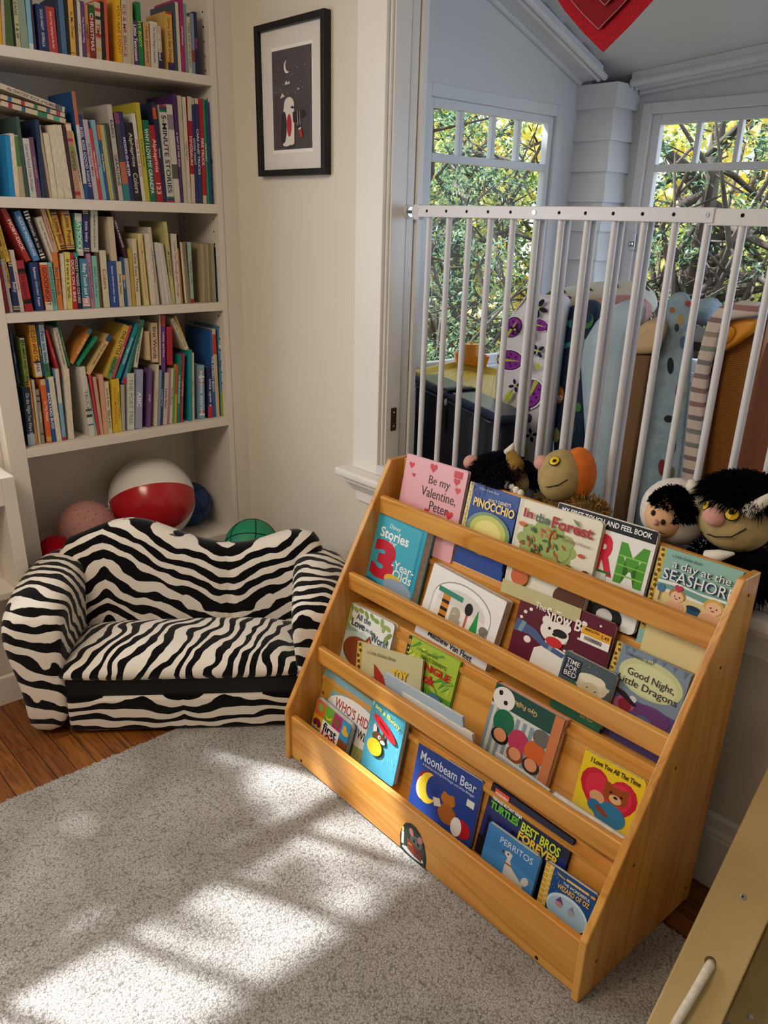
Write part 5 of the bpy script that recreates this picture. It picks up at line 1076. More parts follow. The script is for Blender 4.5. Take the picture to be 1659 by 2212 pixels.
it = gold_strip()+[('r', 0.085, 0, 1, 2.7, '#7d8f9e'), ('e', 0.55, 0.42, 0.42, 0.34, '#c8cf98'), ('e', 0.55, 0.45, 0.36, 0.27, '#d6daa6'), ('r', 0.085, 0.86, 1, 2.7, '#5a4a7a')]+[('p', '#66788a', x, 0, x+0.06, 0, x+0.03, rd.uniform(0.08, 0.22)) for x in (0.12, 0.22, 0.5, 0.62, 0.76, 0.9)]+[
      ('e', 0.30, 0.98, 0.17, 0.15, '#b05a80'), ('e', 0.34, 1.02, 0.09, 0.10, '#8a2434'), ('e', 0.42, 0.86, 0.05, 0.05, '#d8d4d4'), ('e', 0.70, 1.0, 0.24, 0.17, '#6a3f78'), ('e', 0.62, 1.12, 0.10, 0.07, '#5a6a94'), ('e', 0.18, 0.86, 0.07, 0.08, '#4a5a8a'), ('p', '#2a1c2a', 0.12, 0.76, 0.3, 0.8, 0.5, 0.95, 0.44, 0.98, 0.2, 0.86), ('e', 0.9, 1.2, 0.14, 0.1, '#3a4a78'),
      ('t', 'a Little Golden Book', 0.34, 0.12, 0.36, 0.05, '#2a2a30', 0, 0, 0.3), ('t', 'Good Night,', 0.56, 0.42, 0.62, 0.15, '#2a2440', 0, 0.0), ('t', 'Little Dragons', 0.55, 0.60, 0.78, 0.15, '#2a2440', 0, 0.0)]
face_book(2, 0.013, (1334, 1385), (1497, 1459), 0.006, '#8a9aa6', it, 'misty green and purple book with sleepy dragons, rightmost on the third tier', h=0.222)
# --- second tier
lf = []
rd = random.Random(8)
for x, y in [(0.06, 0.08), (0.16, 0.1), (0.27, 0.07), (0.4, 0.1), (0.52, 0.08), (0.62, 0.12), (0.74, 0.1), (0.8, 0.2), (0.88, 0.16), (0.93, 0.3), (0.9, 0.42), (0.05, 0.2), (0.07, 0.34), (0.05, 0.48)]: lf.append(('e', x, y, 0.065, 0.042, rd.choice(['#7c9a52', '#9ab06a', '#8aa458']), rd.uniform(0, 180)))
it = [('e', 0.15, 0.62, 0.2, 0.12, '#8fb0a4'), ('p', '#b9cfc8', 0.0, 0.66, 0.4, 0.5, 1.0, 0.8, 1, 1.6, 0, 1.6)]+lf+[('e', 0.40, 0.98, 0.36, 0.34, '#8a4426'), ('p', '#8a4426', 0.44, 0.72, 0.56, 0.50, 0.68, 0.80), ('p', '#d8a08a', 0.53, 0.68, 0.57, 0.58, 0.62, 0.74),
      ('t', 'All the', 0.36, 0.22, 0.32, 0.12, '#3a5668', 0, 0.01), ('t', 'Love', 0.27, 0.38, 0.30, 0.15, '#2f4a60', 0, 0.02), ('t', 'in the', 0.55, 0.40, 0.20, 0.08, '#3a5668'), ('t', 'World', 0.76, 0.50, 0.36, 0.16, '#2f4a60', 0, 0.01)]
face_book(1, 0.0, (757, 1303), (853, 1353), 0.016, '#e8eae4', it, 'white leafy-bordered book with a brown bear, left end of the second tier', board=True, round_=0.010, h=0.225)
it = gold_strip('#c9a83a', '#5a4214')+[('e', 0.45, 0.66, 0.30, 0.20, '#7a8a90'), ('p', '#a8322a', 0.30, 0.28, 0.44, 0.42, 0.56, 0.66, 0.40, 0.62, 0.32, 0.48), ('p', '#5a2a5a', 0.40, 0.58, 0.56, 0.66, 0.62, 0.86, 0.44, 0.8), ('e', 0.50, 0.72, 0.05, 0.05, '#c8b890'), ('t', 'a Little Golden Book', 0.40, 0.12, 0.44, 0.05, '#5a4a2a', 0, 0, 0.3), ('t', 'TOY', 0.70, 0.34, 0.24, 0.15, '#e8c22e', 0, 0.05), ('r', 0.57, 0.42, 0.84, 0.50, '#b82a24'), ('t', 'STORY', 0.705, 0.46, 0.22, 0.06, '#f0d040', 0, 0.03)]
face_book(1, 0.020, (773, 1385), (914, 1427), 0.006, '#cabf94', it, 'beige golden-spined book with a red rocket in front of the leafy bear book', h=0.185)
rd = random.Random(11)
it = gold_strip('#5a5426', '#2a2410')+[('r', 0.085, 0, 1, 2.7, '#a8c040'), ('r', 0.085, 0.85, 1, 2.7, '#5a9a34')]+[('p', rd.choice(['#5a9a3a', '#7cb444', '#3f7a2e', '#d0d858']), x, y, x+rd.uniform(-0.2, 0.2), y+rd.uniform(0.12, 0.3), x+0.05, y+0.04) for x, y in [(rd.uniform(0.1, 0.95), rd.uniform(0.0, 1.2)) for _ in range(34)]]+[
      ('t', 'a Little Golden Book', 0.42, 0.16, 0.4, 0.05, '#2a3a14', 0, 0, 0.3), ('t', "WALT DISNEY'S", 0.56, 0.27, 0.48, 0.07, '#22400f'), ('t', 'JUNGLE', 0.56, 0.45, 0.70, 0.17, '#c82a22', 0, 0.04), ('t', 'Book', 0.46, 0.65, 0.42, 0.17, '#c82a22', 0, 0.04), ('e', 0.72, 1.05, 0.16, 0.2, '#4a7a9a')]
face_book(1, 0.0, (884, 1371), (997, 1431), 0.006, '#9ab83c', it, 'bright green leafy book with red lettering in the middle of the second tier', h=0.212)
ch = lambda cx, cy, s, hair, body: [('e', cx, cy-1.7*s, 1.0*s, 1.5*s, body), ('e', cx, cy, 0.85*s, 0.95*s, hair), ('e', cx, cy-0.15*s, 0.62*s, 0.66*s, '#d8926a')]
st = [('r', 0.0+0.1*i, 0.42, 0.05+0.1*i, 2.6, '#7f98a4') for i in range(10)]
it = [('r', 0, 0, 1, 2.7, '#cdd0c4')]+st+[('r', 0.0, 0.0, 1, 0.36, '#224a42'), ('t', 'Gyo Fujikawa', 0.42, 0.17, 0.44, 0.10, '#d8b86a', 180), ('e', 0.16, 0.22, 0.16, 0.20, '#e4e0da'), ('e', 0.10, 0.14, 0.03, 0.04, '#1a1a1a'), ('e', 0.2, 0.27, 0.03, 0.035, '#1a1a1a')]+ch(0.24, 0.86, 0.15, '#1c1410', '#1f6a4a')+ch(0.50, 1.02, 0.14, '#8a4420', '#b83a5a')+ch(0.74, 1.04, 0.14, '#3a2018', '#d0642c')+[('e', 0.78, 0.50, 0.12, 0.14, '#6a6460'), ('t', 'Oh, what a busy day', 0.46, 1.34, 0.78, 0.12, '#a8223a', 180, 0.03)]+[('r', 0.87, 0, 1, 2.7, '#c8784a')]
face_book(1, 0.0, (1073, 1476), (1222, 1560), 0.020, '#c8784a', it, 'upside-down picture book with striped background and children on the second tier', spine='#b8683e', h=0.224)
it = [('h', 0.50, 0.74, 0.92, '#c41f34'), ('h', 0.50, 0.74, 0.76, '#d83048')]+bear(0.62, 0.62, 0.22, '#9a4a1e', '#e2b07a')+[('e', 0.60, 1.06, 0.26, 0.26, '#2f7aa0'), ('e', 0.36, 0.82, 0.12, 0.13, '#d8a070'), ('e', 0.35, 1.02, 0.11, 0.13, '#2a6a94'), ('e', 0.48, 1.06, 0.12, 0.06, '#8a3f1a', 20), ('t', 'I Love You All The Time', 0.53, 0.12, 0.80, 0.10, '#1a160c', 0, 0.02)]
face_book(1, 0.0, (1264, 1622), (1397, 1693), 0.012, '#e8c81e', it, 'bright yellow book with two hugging bears on a red heart, right end of second tier', board=True, round_=0.008, h=0.213)
# books tipped forward against the second rail
def tipped(px0, px1, depth, thick, colr, label, lean, zt=None, pagesb=True, name='picture_book'):
    """px0, px1: ends of the upper edge; the book rests on the tier shelf and leans onto the rail"""
    vtop = RV[1]+0.019+0.006
    wo = UM @ Vector((0, vtop, 0)); wn = UM.to_3x3() @ Vector((0, 1, 0))
    a = UMi @ at(*px0, wn, wn.dot(wo)); c = UMi @ at(*px1, wn, wn.dot(wo))
    L = c-a; w = L.length; ex = L.normalized()
    ey = Vector((0, -math.sin(lean), math.cos(lean))); ey = (ey-ex*ey.dot(ex)).normalized(); out = ex.cross(ey)
    B = a-ey*depth
    M = UM @ Matrix(((ex.x, ey.x, out.x, B.x), (ex.y, ey.y, out.y, B.y), (ex.z, ey.z, out.z, B.z), (0, 0, 0, 1)))
    root = thing(name, label, 'book', group='picture books on the pine display', M=M)
    t = 0.0014; m = MB(); cm = flat(colr, 0.3)
    m.box(0, w, 0, depth, 0, t, cm); m.box(0, w, 0, depth, thick-t, thick, cm); m.box(0, t, 0, depth, t, thick-t, cm); m.build('cover', None, root)
    p = MB(); p.box(t, w-0.002, 0.001, depth-0.0012, t, thick-t, PAGES); p.build('pages', None, root)
    return root, w
tipped((833, 1449), (1003, 1547), 0.095, 0.007, '#a8bccb', 'thin pale blue book tipped forward over the second rail, rear of two', R(8))
r_, w_ = tipped((873, 1492), (1024, 1584), 0.070, 0.008, '#d8d8d4', 'thin white book tipped forward over the second rail, front of two', R(14))
tipped((1073, 1622), (1190, 1706), 0.055, 0.006, '#b4b9be', 'pale grey slim book tipped forward in front of the upside-down picture book', R(12))
tipped((1199, 1708), (1353, 1808), 0.050, 0.014, '#8f8fa0', 'thick cream-paged book tipped forward in front of the yellow bear book', R(10))
# --- lowest tier
it = [('r', 0, 0, 1, 2.7, '#a3a566'), ('r', 0, 0, 1, 0.35, '#7fa8b4'), ('e', 0.56, 0.44, 0.42, 0.28, '#ece8e0'), ('p', '#c8983a', 0.02, 0.20, 0.14, 0.08, 0.30, 0.14, 0.34, 0.2, 0.18, 0.22, 0.10, 0.6, 0.02, 0.6), ('e', 0.12, 0.16, 0.02, 0.02, '#7a4a1c'), ('e', 0.06, 0.36, 0.02, 0.02, '#7a4a1c'), ('r', 0.0, 0.92, 1, 2.7, '#7a5a3a'), ('t', "WHO'S HIDING?", 0.58, 0.34, 0.66, 0.13, '#b02a2c', 0, 0.01), ('t', 'IN THE WILD', 0.58, 0.53, 0.46, 0.11, '#2a2420')]+[('l', '#c8b06a', 0.008, 0.3+0.05*i, 1.1, 0.33+0.05*i, 0.78) for i in range(13)]
face_book(0, 0.0, (701, 1440), (853, 1552), 0.006, '#8fa890', it, 'savannah picture book with a giraffe and white oval at the left of the lowest tier', h=0.222)
it = [('r', 0.0, 0.0, 0.27, 0.42, '#d8642a'), ('r', 0.27, 0.0, 0.52, 0.42, '#6aa82c'), ('r', 0.52, 0.0, 0.76, 0.46, '#b8306a'), ('r', 0.76, 0.0, 1.0, 0.55, '#3a94cc'), ('r', 0.0, 0.42, 0.27, 0.80, '#e0a41e'), ('r', 0.27, 0.42, 0.76, 1.2, '#f2efea'), ('r', 0.76, 0.55, 1, 1.2, '#8a4a24'), ('e', 0.14, 0.18, 0.08, 0.10, '#8aa85a'), ('p', '#e8c832', 0.30, 0.24, 0.40, 0.30, 0.50, 0.20, 0.48, 0.30, 0.38, 0.36), ('e', 0.64, 0.22, 0.08, 0.11, '#8a5a3a'), ('e', 0.89, 0.30, 0.09, 0.07, '#e8b83a'), ('e', 0.86, 0.19, 0.05, 0.06, '#e8b83a'), ('p', '#7a2434', 0.03, 0.60, 0.1, 0.52, 0.2, 0.52, 0.25, 0.60, 0.25, 0.70, 0.03, 0.70), ('e', 0.08, 0.70, 0.03, 0.03, '#161616'), ('e', 0.2, 0.70, 0.03, 0.03, '#161616'), ('t', 'first', 0.51, 0.57, 0.38, 0.22, '#161412', 0, 0.02), ('t', '100', 0.52, 0.84, 0.40, 0.26, '#b8202c', 0, 0.03)]
face_book(0, 0.014, (686, 1510), (759, 1572), 0.020, '#3a7ab0', it, 'small chunky board book with coloured picture squares at the far left of lowest tier', board=True, round_=0.010)
rn = [('l', '#b8d8e0', 0.005, x, y, x+0.01, y+0.09) for x, y in [(random.Random(i).uniform(0.03, 0.97), random.Random(i+99).uniform(0.02, 1.6)) for i in range(60)]]
it = [('r', 0, 0, 1, 2, '#4f9fb6')]+rn+[('r', 0.50, 0.62, 0.56, 1.05, '#3a2a1c'), ('e', 0.52, 0.62, 0.40, 0.15, '#c8242c', 24), ('e', 0.50, 0.60, 0.20, 0.045, '#7a1218', 24), ('e', 0.26, 0.80, 0.05, 0.14, '#e0b8b0', -14), ('e', 0.40, 1.0, 0.19, 0.17, '#5a3a24'), ('e', 0.42, 0.97, 0.04, 0.05, '#f0ece0'), ('e', 0.43, 0.97, 0.02, 0.025, '#161210'), ('e', 0.34, 1.34, 0.22, 0.26, '#d8b42a'), ('e', 0.54, 1.06, 0.07, 0.05, '#d8d0c0'), ('t', 'I am a Bunny', 0.50, 0.22, 0.86, 0.17, '#e8d84a', 12, 0.02)]
face_book(0, 0.016, (806, 1511), (878, 1558), 0.016, '#4f9fb6', it, 'tall narrow blue book with a red umbrella in the rain, lowest tier', board=True, round_=0.008, h=0.205)
it = [('r', 0, 0, 1, 2.7, '#23408a'), ('e', 0.20, 0.66, 0.13, 0.28, '#8a1f24', 8), ('e', 0.19, 0.70, 0.11, 0.22, '#e6e0d0', 8), ('e', 0.26, 0.66, 0.15, 0.28, '#e2c23a', 8), ('e', 0.33, 0.60, 0.10, 0.22, '#23408a', 8), ('e', 0.58, 0.64, 0.11, 0.10, '#b5702e'), ('e', 0.52, 0.56, 0.03, 0.03, '#b5702e'), ('e', 0.64, 0.55, 0.03, 0.03, '#b5702e'), ('e', 0.60, 0.88, 0.14, 0.17, '#a5602a'), ('p', '#d8d0b8', 0.36, 0.74, 0.46, 0.70, 0.50, 0.82, 0.40, 0.88), ('e', 0.84, 0.96, 0.13, 0.16, '#b01f2a'), ('e', 0.76, 0.98, 0.08, 0.14, '#e8e4da'), ('t', 'Moonbeam Bear', 0.50, 0.17, 0.86, 0.15, '#d0d6ea', 0, 0.01), ('t', 'A Bedtime Story by Rolf Fanger and Ulrike Moltgen', 0.52, 0.31, 0.80, 0.055, '#b8c2e0'), ('r', 0.84, 0.40, 0.95, 0.52, '#d8d8d0')]
face_book(0, 0.002, (905, 1606), (1044, 1693), 0.010, '#23408a', it, 'deep blue book with a yellow crescent moon and a reading bear, lowest tier', board=True, round_=0.010, h=0.192)
rd = random.Random(3)
it = [('r', 0, 0, 1, 2.7, '#1a1f3e'), ('r', 0, 0, 0.035, 2.7, '#101014'), ('r', 0, 0.34, 1, 1.0, '#222a66')]+[('r', x, rd.uniform(0.45, 0.62), x+0.05, 0.9, '#141634') for x in [0.05+0.06*i for i in range(16)]]+[('r', 0, 0.85, 1, 2.7, '#14151f'), ('r', 0.06, 0.03, 0.24, 0.14, '#d8502a'), ('t', 'nickelodeon', 0.15, 0.09, 0.16, 0.045, '#f4ece4'), ('t', 'TEENAGE MUTANT NINJA', 0.24, 0.20, 0.38, 0.06, '#e8ece4', 0, 0.03), ('t', 'TURTLES', 0.23, 0.30, 0.36, 0.11, '#5ab43a', 0, 0.05), ('t', 'BEST BROS', 0.68, 0.30, 0.46, 0.13, '#c8d832', 0, 0.03), ('t', 'FOREVER', 0.68, 0.45, 0.48, 0.12, '#e8c22a', 0, 0.04)]+[('r', rd.uniform(0.05, 0.95), y, rd.uniform(0.05, 0.95)*0+x2+0.01, y+0.012, '#d8a83a') for x2, y in [(0, 9)]]
face_book(0, 0.0, (1064, 1692), (1240, 1817), 0.008, '#15161c', it, 'dark city-night book with yellow and green lettering behind the small blue dog book', h=0.196)
it = [('r', 0, 0, 1, 2.7, '#3f7fba'), ('e', 0.5, 1.0, 0.8, 0.5, '#4a8ac4'), ('p', '#d8d4c8', 0.36, 0.40, 0.46, 0.33, 0.54, 0.36, 0.52, 0.52, 0.58, 0.66, 0.80, 0.84, 0.90, 1.1, 0.44, 1.2, 0.44, 0.64, 0.46, 0.5), ('e', 0.37, 0.41, 0.03, 0.025, '#6a2f22'), ('e', 0.46, 0.40, 0.016, 0.018, '#161616'), ('l', '#b5643a', 0.03, 0.43, 0.63, 0.56, 0.62), ('e', 0.84, 0.74, 0.06, 0.10, '#d8d4c8', 25), ('t', 'PERRITOS', 0.58, 0.19, 0.62, 0.13, '#e8ecf0', 0, -0.005)]
face_book(0, 0.016, (1057, 1778), (1168, 1858), 0.012, '#3f7fba', it, 'light blue book with a white shaggy dog in front of the dark city book', board=True, round_=0.012)
br = [('r', 0.0, 0.14*i, 0.10, 0.14*i+0.12, '#d8a52e') for i in range(9)]+[('r', 0.115, 0.14*i-0.07, 0.17, 0.14*i+0.05, '#e0b23a') for i in range(9)]
it = [('r', 0, 0, 0.18, 2.7, '#ece4c8')]+br+[('r', 0.18, 0, 1, 2.7, '#1d4f8a')]+[('e', 0.22+0.05*(i % 6), 0.16+0.045*i, 0.006, 0.006, '#d8e0f0') for i in range(12)]+[('r', 0.44, 0.06, 0.88, 0.12, '#e0a83a'), ('t', 'LITTLE MASTER BAUM', 0.66, 0.09, 0.40, 0.035, '#f4ecd8'), ('p', '#e0a83a', 0.24, 0.05, 0.42, 0.10, 0.42, 0.13, 0.28, 0.10), ('r', 0.91, 0.06, 1, 0.12, '#e0a83a'), ('t', 'THE WONDERFUL', 0.66, 0.22, 0.52, 0.07, '#f0ecdc', 0, 0.01), ('t', 'WIZARD OF OZ', 0.62, 0.36, 0.62, 0.12, '#e8b85a', 0, 0.03), ('e', 0.58, 0.86, 0.40, 0.40, '#cfe0ea'), ('e', 0.58, 0.90, 0.37, 0.36, '#a8c8dc'), ('p', '#6a4a7a', 0.34, 0.74, 0.42, 0.58, 0.50, 0.74), ('e', 0.42, 0.79, 0.07, 0.06, '#b8908a'), ('p', '#8a8aa0', 0.60, 0.76, 0.66, 0.62, 0.73, 0.77), ('e', 0.66, 0.81, 0.07, 0.06, '#a8a8b4')]
face_book(0, 0.016, (1180, 1862), (1290, 1938), 0.012, '#1d4f8a', it, 'navy book with yellow bricks and a pale globe, rightmost on the lowest tier', board=True, round_=0.005)
# ================================================================== things behind the gate (porch)
def px_outline(pts, y): return [Y_(px, py, y) for px, py in pts]
def slab(name, label, cat, pts, y, depth, mat, bev=0.03, group=None, skew=0.0, parts=None, sub=False):
    """a folded cloth or panel standing on edge: seen outline at its near end, real depth behind"""
    P = px_outline(pts, y); b = MB(); n = len(P); v = [(p.x, y, p.z) for p in P]+[(p.x+skew, y+depth, p.z) for p in P]
    b.add(v, [list(range(n)), list(range(n, 2*n))[::-1]]+[(i, n+i, n+(i+1) % n, (i+1) % n) for i in range(n)], mat)
    root = thing(name, label, cat, (sum(p.x for p in P)/n, y, min(p.z for p in P)), 0, group); bpy.context.view_layer.update()
    o = P_(b, 'cloth' if parts is None else parts, mat, root, smooth=True, bevel=bev, seg=4, angle=50)
    return root, P
def cloth(name, c0, c1, scale=14, bs=0.25):
    return noisy(name, c0, c1, scale, 0.85, bs, 0.01, scale*1.3)
def front_art(root, items, y, name='print'):
    """printed shapes on the near face, positions read in photo pixels; items: (kind, pts...)"""
    b = MB(); b.fixn = False; k = 0
    for it in items:
        k += 1; yy = y-0.0004-0.00015*k
        if it[0] == 'e':
            _, cx, cy, rx, ry, c = it[:6]; ro = R(it[6]) if len(it) > 6 else 0
            pts = [(cx+rx*math.cos(t)*math.cos(ro)-ry*math.sin(t)*math.sin(ro), cy+rx*math.cos(t)*math.sin(ro)+ry*math.sin(t)*math.cos(ro)) for t in [2*PI*i/20 for i in range(20)]]
        else: c = it[1]; pts = [(it[i], it[i+1]) for i in range(2, len(it), 2)]
        q = [Y_(px, py, yy) for px, py in pts]; b.add(q, [list(range(len(q)))], flat(c, 0.85))
    o = P_(b, name, None, root); return o
# dark travel cot bag with a sheen top
tb = thing('travel_cot', 'black folded travel cot with straps standing behind the gate below the yellow tray', 'travel cot', (-2.0, 2.2, -0.012), R(-23.5)); bpy.context.view_layer.update()
TLc = Z_(890, 808, 1.03); TRc = Z_(1062, 888, 1.03)
ex = (TRc-TLc); Lc = ex.length; ex.normalize(); ey = Vector((-ex.y, ex.x, 0))
Mb = Matrix(((ex.x, ey.x, 0, TLc.x), (ex.y, ey.y, 0, TLc.y), (0, 0, 1, -0.012), (0, 0, 0, 1)))
BAG = noisy('black_nylon', '#101116', '#1c1e26', 30, 0.7, 0.2, 0.002, 120)
VIN = noisy('navy_vinyl_top', '#161c2c', '#222c42', 5, 0.25, 0.3, 0.01, 8)
b = MB(); b.box(0.008, Lc+0.05, 0.010, 0.10, 0.0, 1.018, None, Mb); P_(b, 'body', BAG, tb, bevel=0.012)
b = MB(); b.box(0, Lc+0.06, 0.0, 0.11, 1.010, 1.040, None, Mb); P_(b, 'top_cover', VIN, tb, bevel=0.012, seg=3)
b = MB(); b.tube([Mb @ Vector((t*(Lc+0.06), -0.002, 1.008)) for t in (0, 0.25, 0.5, 0.75, 1)], 0.004, 6); P_(b, 'piping', VIN, tb, smooth=True)
u0 = 0.47*Lc
b = MB(); b.box(u0-0.017, u0+0.017, -0.004, 0.0, 0.90, 0.985, None, Mb); P_(b, 'strap', flat('#0c0c10', 0.8), tb, bevel=0.002)
b = MB(); b.box(u0-0.005, u0+0.03, -0.008, 0.10, 1.0405, 1.048, None, Mb); P_(b, 'strap', flat('#23262e', 0.7), tb, bevel=0.003)
for du in (-0.025, 0.022):
    b = MB(); b.ball(Mb @ Vector((u0+du, -0.006, 1.005)), 0.006, 0.006, 0.012, nu=10, nv=8); P_(b, 'buckle', flat('#9aa4b4', 0.3), tb, smooth=True)
b = MB(); b.tube([Mb @ Vector((Lc*0.86, -0.003, 0.88)), Mb @ Vector((Lc*0.86, -0.003, 0.2))], 0.0035, 6); b.tube([Mb @ Vector((Lc*0.03, -0.0, 0.93)), Mb @ Vector((Lc*0.03, -0.0, 0.1))], 0.003, 6); P_(b, 'seam', flat('#08080a', 0.8), tb)
# dark green wheel guard bag right of it
b = MB(); q = [Y_(px, py, 1.96) for px, py in ((1038, 892), (1066, 886), (1072, 1010), (1040, 1010), (1036, 940))]
b.prism([(p.x, p.z) for p in q], 1, 1.955, 2.0)
cs = thing('stroller_bag', 'dark green grey plastic case beside the black travel cot', 'case', (q[0].x, 1.97, q[3].z)); bpy.context.view_layer.update()
P_(b, 'shell', noisy('dark_green_plastic', '#26302f', '#36423f', 6, 0.45), cs, bevel=0.008)
b = MB(); p = Y_(1057, 905, 1.953); b.tube([(p.x, 1.9555, p.z), (p.x, 1.953, p.z)], 0.005, 12); P_(b, 'rivet', METAL, cs)
# yellow water table with the orange boat
WT = noisy('yellow_plastic', '#e0b838', '#edd060', 3, 0.4)
ORG = noisy('orange_plastic', '#e08a1c', '#eda030', 3, 0.35)
wz = 1.02
A, B_, C_, D_ = Z_(890, 800, wz), Z_(985, 779, wz), Z_(1085, 797, wz), Z_(1078, 876, wz)
wt = thing('water_table', 'yellow plastic play table by the left porch window behind the black travel cot', 'play table', (A.x+0.25, A.y+0.1, -0.012)); bpy.context.view_layer.update()
def ring_off(pts, d):
    c = sum((Vector(p) for p in pts), Vector())/len(pts); return [c+(Vector(p)-c)*d for p in pts]
quad = [A, B_, C_, D_]
b = MB(); inner = ring_off(quad, 0.88)
b.loft([[(p.x, p.y, wz-0.05) for p in quad], [(p.x, p.y, wz) for p in quad], [(p.x, p.y, wz+0.0) for p in ring_off(quad, 0.95)], [(p.x, p.y, wz-0.022) for p in inner]]); P_(b, 'tray', WT, wt, bevel=0.004)
b = MB()
for i in range(9):
    a = inner[0].lerp(inner[3], i/9+0.05); c = inner[1].lerp(inner[2], i/9+0.05); b.tube([(a.x, a.y, wz-0.022), (c.x, c.y, wz-0.022)], 0.0016, 5)
P_(b, 'ribs', WT, wt)
for p in ring_off(quad, 0.8):
    b = MB(); b.tube([(p.x, p.y, -0.012), (p.x, p.y, wz-0.045)], 0.022, 12); P_(b, 'leg', WT, wt, smooth=True, angle=50)
c = Z_(1018, 786, wz); bo = thing('toy_boat', 'orange plastic toy boat with a round funnel standing on the yellow table', 'toy boat', (c.x, c.y, wz)); bpy.context.view_layer.update()
sc = 0.0019
hull = [(-46, -10), (-30, -20), (30, -16), (48, 2), (30, 18), (-30, 16)]
b = MB(); b.loft([[(c.x+x*sc*0.85, c.y+yv*sc*0.85, wz+0.0) for x, yv in hull], [(c.x+x*sc, c.y+yv*sc, wz+0.040) for x, yv in hull], [(c.x+x*sc*0.86, c.y+yv*sc*0.82, wz+0.040) for x, yv in hull], [(c.x+x*sc*0.8, c.y+yv*sc*0.75, wz+0.018) for x, yv in hull]]); P_(b, 'hull', ORG, bo, bevel=0.002)
b = MB(); b.tube([(c.x-0.005, c.y, wz+0.018), (c.x-0.005, c.y, wz+0.075), (c.x-0.005, c.y, wz+0.078), (c.x-0.005, c.y, wz+0.074)], [0.044, 0.036, 0.030, 0.024], 24); P_(b, 'funnel', ORG, bo, smooth=True, angle=40)
b = MB(); b.tube([(c.x-0.005, c.y, wz+0.074), (c.x-0.005, c.y, wz+0.088)], 0.006, 10); P_(b, 'knob', WT, bo)
# blankets hung over the stacked cots
WH = cloth('white_cotton', '#d8d4dc', '#e6e2e8')
lb, P1 = slab('blanket', 'white blanket printed with purple ladybugs and black flowers hanging behind the gate', 'blanket', [(1064, 1010), (1066, 830), (1076, 740), (1096, 690), (1128, 656), (1150, 641), (1226, 640), (1206, 800), (1186, 960), (1170, 1120), (1062, 1120)], 2.05, 0.10, WH, 0.03, 'blankets behind the gate', -0.05)
PUR, DKP, LIME, LAV = '#8a2f94', '#2a1034', '#b6c83c', '#bdb2d0'
def lady(cx, cy, s, a):
    ca, sa = math.cos(R(a)), math.sin(R(a)); f = lambda x, y: (cx+(x*ca-y*sa)*s, cy+(x*sa+y*ca)*s)
    o = [('e', *f(0, 0), 1.12*s, 0.88*s, '#f4f0f4', a), ('e', *f(0.95, 0), 0.28*s, 0.42*s, '#2a2270', a), ('e', *f(0, 0), 1.0*s, 0.78*s, DKP, a), ('e', *f(-0.02, 0), 0.93*s, 0.72*s, PUR, a), ('p', LIME)+f(-0.95, -0.14)+f(0.85, 0.02)+f(-0.95, 0.16)]
    for x, y in ((-0.5, -0.4), (0.05, -0.45), (0.45, -0.25), (-0.45, 0.42), (0.1, 0.45), (0.5, 0.28), (-0.1, -0.2), (0.0, 0.22)): o.append(('e', *f(x, y), 0.10*s, 0.10*s, '#4a1466'))
    return o
def flower(cx, cy, s, a, k=5):
    o = [('e', cx+math.cos(R(a+i*360/k))*s*0.62, cy+math.sin(R(a+i*360/k))*s*0.62, s*0.42, s*0.24, '#1d0e28', a+i*360/k) for i in range(k)]
    return o+[('e', cx, cy, s*0.2, s*0.2, LIME)]
def leaf(cx, cy, s, a, c=LIME): return [('e', cx, cy, s, s*0.42, c, a), ('p', '#7a4a3a', cx-s*math.cos(R(a)), cy-s*math.sin(R(a)), cx+s*math.cos(R(a)), cy+s*math.sin(R(a)), cx+s*math.cos(R(a))+1, cy+s*math.sin(R(a))+1.5)]
it = lady(1101, 778, 28, 5)+lady(1107, 707, 24, -55)[2:]+lady(1166, 703, 17, 15)+lady(1146, 851, 32, 115)+lady(1079, 893, 24, 85)+lady(1100, 938, 17, 80)+lady(1140, 1010, 17, 60)+flower(1161, 665, 22, 20)+flower(1161, 758, 16, 60, 4)+flower(1074, 953, 18, 10)+flower(1147, 940, 15, 80, 4)+flower(1112, 712, 12, 30, 4)+flower(1113, 833, 14, 80, 4)+flower(1105, 890, 14, 90, 4)+leaf(1143, 791, 14, 70)+leaf(1099, 855, 15, -60)+leaf(1131, 967, 16, 60)+[('e', 1162, 791, 5, 6, LIME), ('e', 1086, 919, 4, 4, '#a03a7a'), ('e', 1130, 904, 9, 14, LAV), ('e', 1127, 928, 8, 10, LAV), ('e', 1146, 722, 8, 14, LAV)]
front_art(lb, it, 2.05, 'ladybug_print')
NAVY = cloth('navy_cotton', '#16263e', '#20344e')
nb, P2 = slab('blanket', 'navy blue blanket printed with green and teal creatures hanging behind the gate', 'blanket', [(1196, 1120), (1192, 900), (1196, 760), (1206, 690), (1228, 665), (1262, 652), (1294, 652), (1290, 760), (1270, 900), (1256, 1120)], 2.10, 0.10, NAVY, 0.03, 'blankets behind the gate', -0.05)
